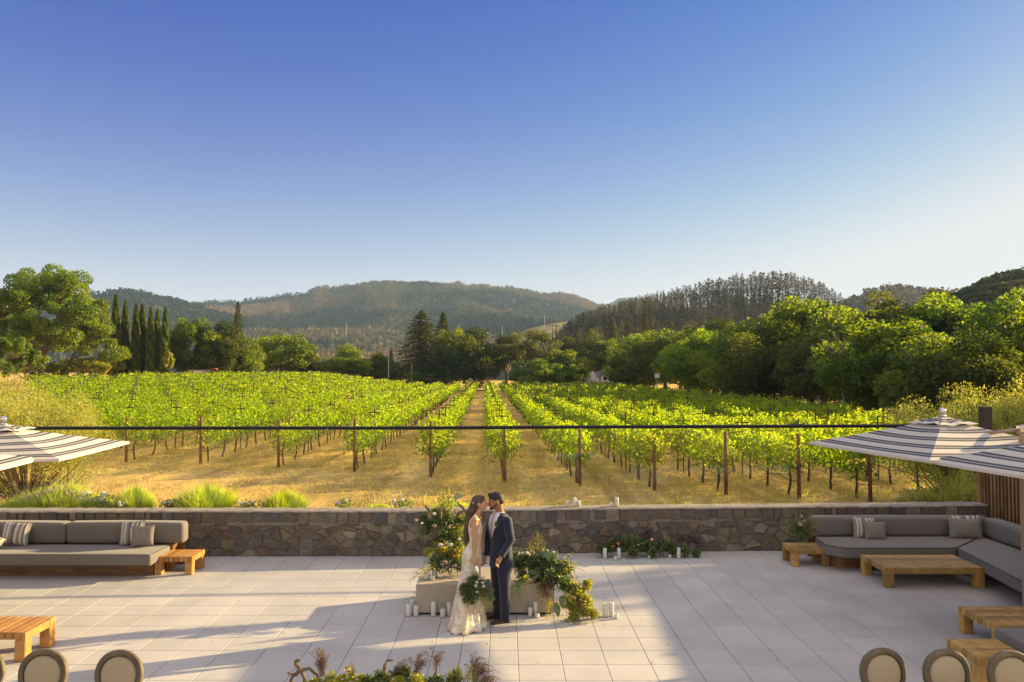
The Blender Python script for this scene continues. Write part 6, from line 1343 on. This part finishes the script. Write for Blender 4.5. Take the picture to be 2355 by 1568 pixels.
def head(mb, c, f, up, s=1.0, male=True):
    """head centred at c; f = facing direction"""
    f = Vector(f).normalized(); up = Vector(up); up = (up - f * up.dot(f)).normalized(); l = up.cross(f); B = Matrix((f, l, up)).transposed(); P = lambda a, b, z: Vector(c) + B @ Vector((a, b, z)) * s
    def E(a, b, z, r): mb.ball(P(a, b, z), [x * s for x in r], B, 16, 11)
    E(-.018, 0, .022, (.098, .076, .098)); E(.022, 0, .005, (.070, .066, .085)); E(.035, 0, -.045, (.052, .055, .058)); E(.05, 0, -.078 if male else -.074, (.034 if male else .027, .034 if male else .026, .026)); E(-.005, 0, -.04, (.065, .060, .06))
    mb.tube([P(.086, 0, .018), P(.103, 0, -.012), P(.112, 0, -.026), P(.094, 0, -.034)], [.007 * s, .011 * s, .0135 * s, .010 * s], 8); E(.098, .012, -.028, (.012, .008, .008)); E(.098, -.012, -.028, (.012, .008, .008))
    E(.080, 0, .030, (.014, .052, .012)); E(.085, 0, -.050, (.011, .021, .0065)); E(.083, 0, -.061, (.011, .018, .007)); E(.062, .038, -.018, (.022, .018, .02)); E(.062, -.038, -.018, (.022, .018, .02))
    for sg in (-1, 1): E(.079, sg * .031, .010, (.0115, .014, .0105)); E(-.010, sg * .078, -.002, (.018, .010, .032)); E(-.004, sg * .082, .010, (.012, .006, .018))
    return P, B
def skin(name, a, b): m = surf(name, a, b, .5, 30, spec=.35, bmp=.0006, bscale=300); return m
M_skin1 = skin('light_skin', (.52, .30, .165), (.47, .26, .14)); M_skin2 = skin('brown_skin', (.36, .185, .085), (.31, .15, .068))
M_hair1 = surf('dark_brown_hair', (.055, .028, .014), (.10, .055, .026), .45, 30, (1, 1, .12), bmp=.004, bscale=60, spec=.5); M_hair2 = surf('black_curly_hair', (.018, .014, .012), (.035, .026, .02), .55, 90, bmp=.006, bscale=90)
M_beard = surf('short_beard', (.04, .024, .016), (.08, .045, .028), .8, 120); M_lip = surf('lip', (.42, .14, .11), None, .4, 30)
M_suit = surf('navy_suit_cloth', (.010, .014, .036), (.015, .020, .044), .75, 200, spec=.25, sheen=.3, bmp=.001, bscale=25); M_shirt = surf('white_shirt', (.78, .78, .80), None, .8, 30, bmp=.001); M_tie = surf('blush_tie', (.45, .36, .36), (.38, .30, .31), .6, 60)
M_shoe = surf('brown_leather', (.085, .035, .018), (.05, .02, .01), .32, 20)
def lacem():
    m, nt, out = mk('ivory_lace'); p = NN(nt, 'ShaderNodeBsdfPrincipled', Roughness=.85); v = coords(nt); vo = NN(nt, 'ShaderNodeTexVoronoi', Scale=26.0); nt.links.new(v, vo.inputs['Vector']); mr = NN(nt, 'ShaderNodeMapRange'); mr.inputs[1].default_value = .12; mr.inputs[2].default_value = .5; nt.links.new(vo.outputs['Distance'], mr.inputs[0])
    n = noisef(nt, v, 9, 5, .6, .42, .62); col = mixc(nt, mr.outputs[0], (.80, .70, .53), (.60, .46, .30)); col = mixc(nt, n, col, (.82, .75, .62)); nt.links.new(col, p.inputs['Base Color']); nt.links.new(bump(nt, mr.outputs[0], .006, .7), p.inputs['Normal']); nt.links.new(p.outputs[0], out.inputs[0]); return m
M_lace = lacem()
PX = 11.1 / FD
def J(px, py, D): return atD(px, py, D)
def rg_(cx, py, D, ax, a, b, n=28, wob=None, tilt=(0, 0)): c = J(cx, py, D); return ering(c, ax, a, b, n, None, wob, tilt)

# ---------------- groom
D0 = 11.2; gr = thing('person', 'man in navy suit kissing the bride, one hand near his pocket', 'person', (-.14, D0, 0))
fG = Vector((-.80, -.60, 0)); lG = (.60, -.80)
body = MB(); hc = J(1139.5, 1153.5, D0 - .02); fh = Vector((-.97, -.20, -.10)); Pg, Bg = head(body, hc, fh, (-.12, 0, 1), 1.0)
nk = J(1149, 1182.5, D0); body.tube([Pg(-.035, 0, -.02), Pg(-.04, 0, -.08), nk, J(1150, 1200, D0)], [.055, .056, .062, .075], 14)
TG = [(1190, 1149, .13, .08), (1200, 1149, .17, .10), (1222, 1150, .155, .10), (1245, 1152, .14, .09), (1275, 1153, .155, .10), (1292, 1153, .15, .10)]
body.rings([rg_(c, py, D0, lG, a, b) for py, c, a, b in TG])
nS, fS = J(1166, 1195, D0 - .15), J(1129, 1194, D0 + .14); nE, fE = J(1174, 1243, D0 - .20), J(1122, 1243, D0 + .12); nW, fW = J(1151, 1281, D0 - .30), J(1115, 1279, D0 + .04)
for S_, E_, W_ in ((nS, nE, nW), (fS, fE, fW)): body.tube([S_, S_.lerp(E_, .5), E_, E_.lerp(W_, .5), W_], [.05, .048, .04, .036, .028], 10)
hand(body, nW, J(1140, 1300, D0 - .33) - nW, (-.7, -.7, .1), (.7, .2, -.2), 1.05, .9); hand(body, fW, J(1112, 1297, D0 + .0) - fW, (-.3, -.9, .1), (-.8, .2, .1), 1.05, .9)
nH, fH = J(1159, 1285, D0 - .07), J(1144, 1285, D0 + .09); nK, fK = J(1160, 1362, D0 - .06), J(1142, 1360, D0 + .12); nA, fA = J(1162, 1420, D0 - .02), J(1143, 1411, D0 + .20)
for H_, K_, A__ in ((nH, nK, nA), (fH, fK, fA)): body.tube([H_, H_.lerp(K_, .5), K_, K_.lerp(A__, .4), A__], [.075, .065, .05, .05, .036], 12)
remesh(body, .006, 'body', M_skin2, gr, 3)
jk = MB(); TJ = [(1177, 1149.5, .072, .070), (1181, 1149.5, .105, .082), (1185, 1149, .165, .098), (1191, 1149, .208, .112), (1203, 1148.5, .222, .126), (1220, 1149, .208, .132), (1240, 1151, .186, .122), (1255, 1152, .184, .122), (1272, 1152, .196, .132), (1290, 1152.5, .208, .142), (1300, 1152.5, .212, .145)]
jr = [rg_(c, py, D0, lG, a, b, 32, None, (0, -.10 if py > 1285 else 0)) for py, c, a, b in TJ]; jk.rings(jr)
for S_, E_, W_, k in ((nS, nE, nW, 1), (fS, fE, fW, 1)):
    W2 = E_.lerp(W_, .97); P = [S_ + Vector((0, 0, -.005)), S_.lerp(E_, .3), S_.lerp(E_, .7), E_, E_.lerp(W2, .35), E_.lerp(W2, .7), W2]; jk.tube(P, [.066, .067, .060, .056, .052, .047, .044], 14); jk.ball(S_ + Vector((0, 0, -.012)), (.072, .072, .066))
# folds on sleeve
for S_, E_ in ((nS, nE),):
    for f in (.62, .80, .95): c = S_.lerp(E_, f); jk.ball(c + Vector((.012, -.015, 0)), (.062, .058, .014))
remesh(jk, .009, 'jacket', M_suit, gr, 5)
tr = MB()
for H_, K_, A__, sx in ((nH, nK, nA, 0), (fH, fK, fA, 0)):
    P = [H_ + Vector((0, 0, .04)), H_ + Vector((0, 0, -.05)), H_.lerp(K_, .5), K_, K_.lerp(A__, .35), K_.lerp(A__, .75), A__ + Vector((-.005, 0, -.01)), A__ + Vector((-.01, 0, -.04))]; tr.tube(P, [.108, .108, .092, .074, .073, .064, .062, .064], 16); tr.ball(K_ + Vector((.02, 0, -.02)), (.066, .062, .02)); tr.ball(A__ + Vector((0, 0, .02)), (.066, .064, .016))
tr.ball(J(1152, 1282, D0), (.15, .13, .09)); remesh(tr, .009, 'trousers', M_suit, gr, 5)
def panel(u0, u1, rings_, idx, off, name, mat, par, c0=None, taper=None):
    """strip lying on the jacket rings between two angles (radians from the front)"""
    V = []; n = 7
    for q, i in enumerate(idx):
        py, cx, a, b = TJ[i] if not isinstance(i, float) else tuple(np.interp(i, range(len(TJ)), [t[k] for t in TJ]) for k in range(4)); c = J(cx, py, D0); t0, t1 = (u0[q], u1[q])
        for k in range(n):
            th = t0 + (t1 - t0) * k / (n - 1); th2 = math.pi / 2 + th; ff = (-.80, -.60); s = math.cos(th2) * a; t = math.sin(th2) * b; o = 1 + off / max(b, .08); V.append((c.x + (lG[0] * s + ff[0] * t) * o, c.y + (lG[1] * s + ff[1] * t) * o, c.z))
    F = [(i * n + k, i * n + k + 1, (i + 1) * n + k + 1, (i + 1) * n + k) for i in range(len(idx) - 1) for k in range(n - 1)]; return MB().add(V, F).build(name, mat, par, True)
ix = [0.0, 1.0, 2.0, 3.0, 4.0, 5.0, 5.7]
panel([-.95, -.8, -.50, -.42, -.36, -.20, -.02], [.95, .8, .50, .42, .36, .20, .02], TJ, ix, .011, 'shirt_front', M_shirt, gr)
panel([-.14, -.13, -.09, -.10, -.11, -.12, -.02], [.14, .13, .09, .10, .11, .12, .02], TJ, ix, .019, 'tie', M_tie, gr)
panel([-1.5, -1.2, -.90, -.80, -.72, -.42, -.12], [-.95, -.8, -.50, -.42, -.36, -.20, -.0], TJ, ix, .016, 'lapel', M_suit, gr); panel([.95, .8, .50, .42, .36, .20, .0], [1.5, 1.2, .90, .80, .72, .42, .12], TJ, ix, .016, 'lapel', M_suit, gr)
cl = MB(); cl.rings([ering(nk + Vector((0, 0, -.02)), lG, .078, .080), ering(nk + Vector((0, 0, .035)), lG, .068, .068), ering(nk + Vector((0, 0, .036)), lG, .062, .062), ering(nk + Vector((0, 0, -.02)), lG, .068, .070)], cap=False); cl.build('collar', M_shirt, gr, True)
hr = MB(); rn = random.Random(8)
def HB(a, b, z, r): hr.ball(Pg(a, b, z), r, Bg, 14, 9)
HB(-.020, 0, .052, (.100, .081, .082)); HB(.03, 0, .078, (.062, .066, .046)); HB(-.06, 0, .015, (.062, .076, .07))
for k in range(240):
    d = Vector((rn.gauss(0, 1), rn.gauss(0, 1), rn.gauss(.5, .8))).normalized()
    if d.z < -.1 and d.x > -.3: continue
    if d.x > .55 and d.z < .45: continue
    c = Vector((-.018 + d.x * .100, d.y * .080, .050 + d.z * .080)); r = rn.uniform(.008, .014); hr.ball(Pg(*c), r, None, 7, 5)
for k in range(60): hr.ball(Pg(rn.uniform(.0, .085), rn.uniform(-.055, .055), rn.uniform(.095, .122)), rn.uniform(.009, .015), None, 7, 5)
remesh(hr, .0055, 'hair', M_hair2, gr, 1)
bd = MB()
for k in range(24):
    a = -1.5 + 3.0 * k / 23; bd.ball(Pg(.032 + math.cos(a) * .048, math.sin(a) * .062, -.058 - .028 * math.cos(a)), (.016, .014, .020), Bg, 8, 6)
for sg in (-1, 1): bd.tube([Pg(.0, sg * .072, -.005), Pg(.005, sg * .068, -.035), Pg(.03, sg * .055, -.066)], [.007, .010, .013], 7)
bd.tube([Pg(.088, -.024, -.044), Pg(.099, 0, -.040), Pg(.088, .024, -.044)], .006, 7); remesh(bd, .005, 'beard', M_beard, gr, 2)
for sg in (-1, 1):
    MB().tube([Pg(.087, sg * .014, .034), Pg(.088, sg * .034, .038), Pg(.076, sg * .052, .032)], [.004, .0052, .003], 6).build('eyebrow', M_hair2, gr, True); MB().tube([Pg(.092, sg * .020, .007), Pg(.0935, sg * .031, .003), Pg(.087, sg * .043, .007)], .0022, 5).build('eyelash', M_hair2, gr, True)
for nm, hx, hy, tx, ty, D1, D2 in (('n', 1170, 1430, 1131, 1436, D0 - .03, D0 - .17), ('f', 1148, 1420, 1113, 1424, D0 + .17, D0 + .09)):
    h_ = atz(hx, hy, 0.0); t_ = atz(tx, ty, 0.0); h_.z = t_.z = 0; d = (t_ - h_).normalized(); s = Vector((-d.y, d.x, 0)); L = .285; sh = MB(); R_ = []
    for f, w, z0, z1 in ((-.03, .012, .02, .06), (0.0, .034, .004, .085), (.12, .040, .003, .098), (.3, .040, .003, .092), (.5, .042, .003, .066), (.7, .050, .003, .052), (.88, .042, .003, .042), (.98, .022, .006, .03), (1.02, .006, .012, .02)):
        c = h_ + d * L * f; R_.append(np.array([tuple(c + s * w * math.cos(a) * (1 if math.sin(a) > 0 else 1.05) + Vector((0, 0, (z0 + z1) / 2 + (z1 - z0) / 2 * math.sin(a)))) for a in np.arange(18) * 2 * math.pi / 18]))
    sh.rings(R_); so_ = sh.build('shoe', M_shoe, gr, True)
    sl = MB(); hl = h_ + d * .04; sl.box((hl.x, hl.y, .010), (.075, .068, .02), .004, rot(0, 0, math.atan2(d.y, d.x))); sl.build('heel', M_black, so_, False, False); bpy.data.objects[so_.name].children[0].location = -Vector(gr.location) if False else (0, 0, 0)
    ch = so_.children[0]; ch.matrix_parent_inverse = Matrix.Identity(4); ch.location = (-gr.location.x, -gr.location.y, 0)
bt_ = MB(); c = J(1140.5, 1205, D0 - .16); rng = np.random.default_rng(3); V, F = leaf_arr(np.array(c) + rng.normal(size=(26, 3)) * [.012, .012, .022], .035, rng, .45); bt_.add(V, F, np.repeat(rng.random(26), 4)); bt_.build('boutonniere', M_green, gr); flower(gr, 'boutonniere_rose', np.array(J(1138.5, 1213, D0 - .19)), .014, M_petal, rng)

# ---------------- bride
D1 = 11.12; br = thing('person', 'woman with long dark hair in a sleeveless ivory lace gown holding a bouquet', 'person', (-.52, D1, 0))
fB = Vector((.95, -.30, 0)); sB = (.30, .95)
body = MB(); hb = J(1100.5, 1157.5, D1 + .02); hb = hb + Vector((.020, .01, 0)); fh = Vector((.97, -.12, .20)); Pb, Bb = head(body, hb, fh, (-.2, 0, 1), .94, False)
nb = J(1095, 1187, D1); body.tube([Pb(-.03, 0, -.02), Pb(-.035, 0, -.08), nb, J(1094, 1202, D1)], [.044, .044, .046, .06], 14)
TB = [(1188, 1094, .07, .05), (1195, 1093, .135, .068), (1208, 1092, .135, .085), (1222, 1093, .118, .085), (1242, 1092.5, .10, .07), (1266, 1086, .135, .11), (1290, 1085, .14, .11)]
body.rings([rg_(c, py, D1, sB, a, b) for py, c, a, b in TB])
nS, fS = J(1091.5, 1196, D1 - .155), J(1099, 1195, D1 + .15); nE, fE = J(1091, 1240, D1 - .20), J(1108, 1243, D1 + .16); nW, fW = J(1090, 1281, D1 - .22), J(1112, 1276, D1 + .12)
for S_, E_, W_ in ((nS, nE, nW), (fS, fE, fW)): body.ball(S_, (.05, .05, .052)); body.tube([S_ + (J(1094, 1192, D1) - S_) * .35, S_, S_.lerp(E_, .4), E_, E_.lerp(W_, .4), W_], [.046, .048, .043, .034, .033, .022], 12)
hand(body, nW, J(1095, 1303, D1 - .23) - nW, (.85, .2, .1), (.3, .6, -.2), .92, 1.0); hand(body, fW, J(1114, 1294, D1 + .09) - fW, (.4, -.9, 0), (.9, .1, 0), .92, .8)
for dx in (-.02, .09): body.tube([J(1085, 1290, D1 + dx - .04), J(1087, 1365, D1 + dx), J(1084, 1425, D1 + dx)], [.08, .05, .035], 12)
remesh(body, .006, 'body', M_skin1, br, 3)
dr = MB(); n = 64
def wobf(k, amp, ph): return lambda th: 1 + amp * (np.cos(th * k + ph) * .6 + np.cos(th * (k * 2 - 3) + ph * 2.1) * .4)
TD = [(1205, 1092, .128, .083, 0), (1212, 1092.5, .142, .094, 0), (1220, 1093, .138, .096, 0), (1231, 1093, .118, .084, 0), (1242, 1092.5, .108, .077, 0), (1254, 1089.5, .126, .098, 0), (1267, 1085.5, .152, .128, 0), (1282, 1083.5, .165, .128, .005), (1300, 1083.5, .165, .126, .01), (1322, 1082, .172, .135, .02), (1345, 1079.5, .19, .155, .04), (1370, 1078, .215, .180, .06), (1395, 1077, .245, .208, .08), (1415, 1077, .27, .222, .10)]
rl_ = [rg_(c, py, D1, sB, a, b, n, wobf(9, w, .6 + py * .004)) for py, c, a, b, w in TD]
# hem: reaches the paving, with a short train towards the viewer
hem = []
cz = atz(1080, 1437, .012)
for sc_, z in ((1.0, .05), (1.06, .012)):
    th = np.arange(n) * 2 * np.pi / n; a, b = .285 * sc_, .225 * sc_; k = wobf(9, .11, 6.4)(th); s = np.cos(th) * a * k; t = np.sin(th) * b * k; f = np.array([sB[1], -sB[0]]); X = cz.x - .0 + sB[0] * s + f[0] * t; Y = D1 - .03 + sB[1] * s + f[1] * t; tr_ = np.clip((-(X - cz.x) - (Y - D1)) / .35, 0, 1.2) ** 2; X = X - tr_ * .03; Y = Y - tr_ * .05; hem.append(np.column_stack([X, Y, z + .012 * np.sin(th * 11)]))
dr.rings(rl_ + hem, cap=False)
dro = dr.build('dress', M_lace, br, True); sol = dro.modifiers.new('thick', 'SOLIDIFY'); sol.thickness = .004
st_ = MB()
for S_, sg in ((nS, 1), (fS, -1)):
    q = (nb - S_).normalized(); a = S_ + q * .045 + Vector((.0, 0, .045)); f0 = J(1103, 1212, D1 - .06 * sg); b0 = J(1081, 1212, D1 - .06 * sg); st_.tube([f0 + Vector((0, 0, -.01)), f0.lerp(a, .5) + Vector((.012, 0, .012)), a + Vector((0, 0, .012)), a.lerp(b0, .5) + Vector((-.018, 0, .01)), b0], [.034, .028, .020, .028, .034], 10)
remesh(st_, .006, 'bodice_strap', M_lace, br, 3)
hr = MB(); rn = random.Random(11)
def HB(a, b, z, r): hr.ball(Pb(a, b, z), r, Bb, 14, 9)
HB(-.022, 0, .040, (.102, .080, .086)); HB(-.055, 0, .0, (.070, .076, .085)); HB(.0, 0, .075, (.075, .066, .050)); HB(-.08, 0, -.05, (.05, .06, .07))
ch_ = [(1088, 1158, .062), (1082, 1176, .062), (1078, 1195, .058), (1074.5, 1215, .055), (1073, 1234, .050), (1073, 1248, .030), (1072, 1255, .012)]
hr.tube([J(a, b, D1 - .01) for a, b, r in ch_], [r * .78 for a, b, r in ch_], 14)
for k in range(46):
    a0 = rn.uniform(0, 6.28); rr0 = rn.uniform(.6, 1.0); ph = rn.uniform(0, 6.28); P = []
    for i, (a, b, r) in enumerate(ch_[1:]):
        c = J(a, b, D1 - .01); an = a0 + i * .25; P.append(c + Vector((math.cos(an) * r * .82 * rr0 + .006 * math.sin(i * 2 + ph), math.sin(an) * r * rr0, rn.uniform(-.012, .006))))
    P.insert(0, Pb(-.06 + .03 * math.cos(a0), .05 * math.sin(a0), .01)); hr.tube(P, [.012, .012, .012, .011, .010, .008, .003], 5)
remesh(hr, .006, 'hair', M_hair1, br, 1)
MB().tube([Pb(.083, -.014, .036), Pb(.084, -.034, .040), Pb(.072, -.05, .034)], [.003, .004, .002], 6).build('eyebrow', M_hair1, br, True); MB().tube([Pb(.087, -.020, .006), Pb(.090, -.031, .001), Pb(.082, -.043, .006)], .0022, 5).build('eyelash', M_hair1, br, True); MB().ball(Pb(.089, 0, -.055), (.010, .019, .010), Bb).build('lips', M_lip, br, True)
rng = np.random.default_rng(6); c = np.array(Pb(-.075, -.062, .03)); V, F = leaf_arr(c + rng.normal(size=(26, 3)) * [.012, .01, .022], .03, rng, .45); MB().add(V, F, np.repeat(rng.random(26), 4)).build('hair_flowers', M_petal, br)

# ---------------- bouquet in her hand
rng = np.random.default_rng(706); Q = thing('bridal_bouquet', 'full trailing green bouquet with cream roses hanging from the bride hand', 'bouquet', tuple(J(1096, 1350, D1 - .3)))
MB().tube([J(1094, 1302, D1 - .25), J(1096, 1309, D1 - .25), J(1097, 1316, D1 - .25)], [.016, .019, .022], 10).build('ribbon_handle', M_white, Q, True)
DB = D1 - .30
cloud(Q, 'green_foliage', M_green, [(1092, 1328, DB, 12), (1084, 1338, DB, 16), (1074, 1350, DB, 18), (1086, 1356, DB - .04, 18), (1068, 1362, DB, 15), (1098, 1350, DB - .05, 16), (1080, 1372, DB, 14), (1106, 1340, DB, 14), (1062, 1350, DB, 11), (1092, 1372, DB, 13), (1070, 1380, DB, 10), (1086, 1384, DB, 8)], 44, .042, rng, .45)
cloud(Q, 'grey_foliage', M_eucal, [(1118, 1350, DB, 15), (1126, 1362, DB, 13), (1130, 1375, DB, 10), (1112, 1362, DB, 14), (1122, 1340, DB, 10)], 40, .036, rng, .5)
m = MB(); stm = MB()
for (px, py) in [(1110, 1390), (1118, 1396), (1125, 1392), (1105, 1385), (1122, 1382), (1114, 1400), (1100, 1380)] * 7: spray(m, J(1108 + rng.normal() * 4, 1350 + rng.normal() * 6, DB), J(px + rng.normal() * 5, py + rng.normal() * 5, DB - .03 + rng.normal() * .06), 24, .036, rng, .2, .10, .010, stm, .5, .0015)
for (px, py) in [(1056, 1372), (1066, 1390), (1075, 1398), (1050, 1360), (1088, 1394), (1135, 1392)] * 3: spray(m, J(1085 + rng.normal() * 5, 1352, DB), J(px + rng.normal() * 3, py + rng.normal() * 3, DB + rng.normal() * .06), 20, .036, rng, .35, .12, .010, stm, .2, .0015)
m.build('fern_tails', M_gold, Q); stm.build('stems', M_green, Q)
for (px, py, r, mt) in ((1094, 1347, 6.5, M_petal), (1096, 1339, 5, M_petal), (1112, 1348, 6.5, M_petal), (1110, 1340, 5, M_petal), (1097, 1361, 4, M_petal), (1128, 1336, 4, M_blush), (1105, 1330, 3.5, M_blush)): fl_at(Q, 'rose', px, py, DB - .16, r, mt, rng, 26)

# ================================================================ HAZE
def haze():
    m, nt, out = mk('haze_air'); v = NN(nt, 'ShaderNodeVolumePrincipled'); v.inputs['Color'].default_value = (.45, .68, 1.0, 1); v.inputs['Density'].default_value = HAZE; v.inputs['Anisotropy'].default_value = .1; nt.links.new(v.outputs[0], out.inputs['Volume'])
    o = MB().add([(-7000, -300, -60), (7000, -300, -60), (7000, 9500, -60), (-7000, 9500, -60), (-7000, -300, 345), (7000, -300, 345), (7000, 9500, 345), (-7000, 9500, 345)], [(0, 3, 2, 1), (4, 5, 6, 7), (0, 1, 5, 4), (1, 2, 6, 5), (2, 3, 7, 6), (3, 0, 4, 7)]).build('haze', m); tag(o, kind='stuff')
HAZE = 0.0001
if HAZE > 0: haze()
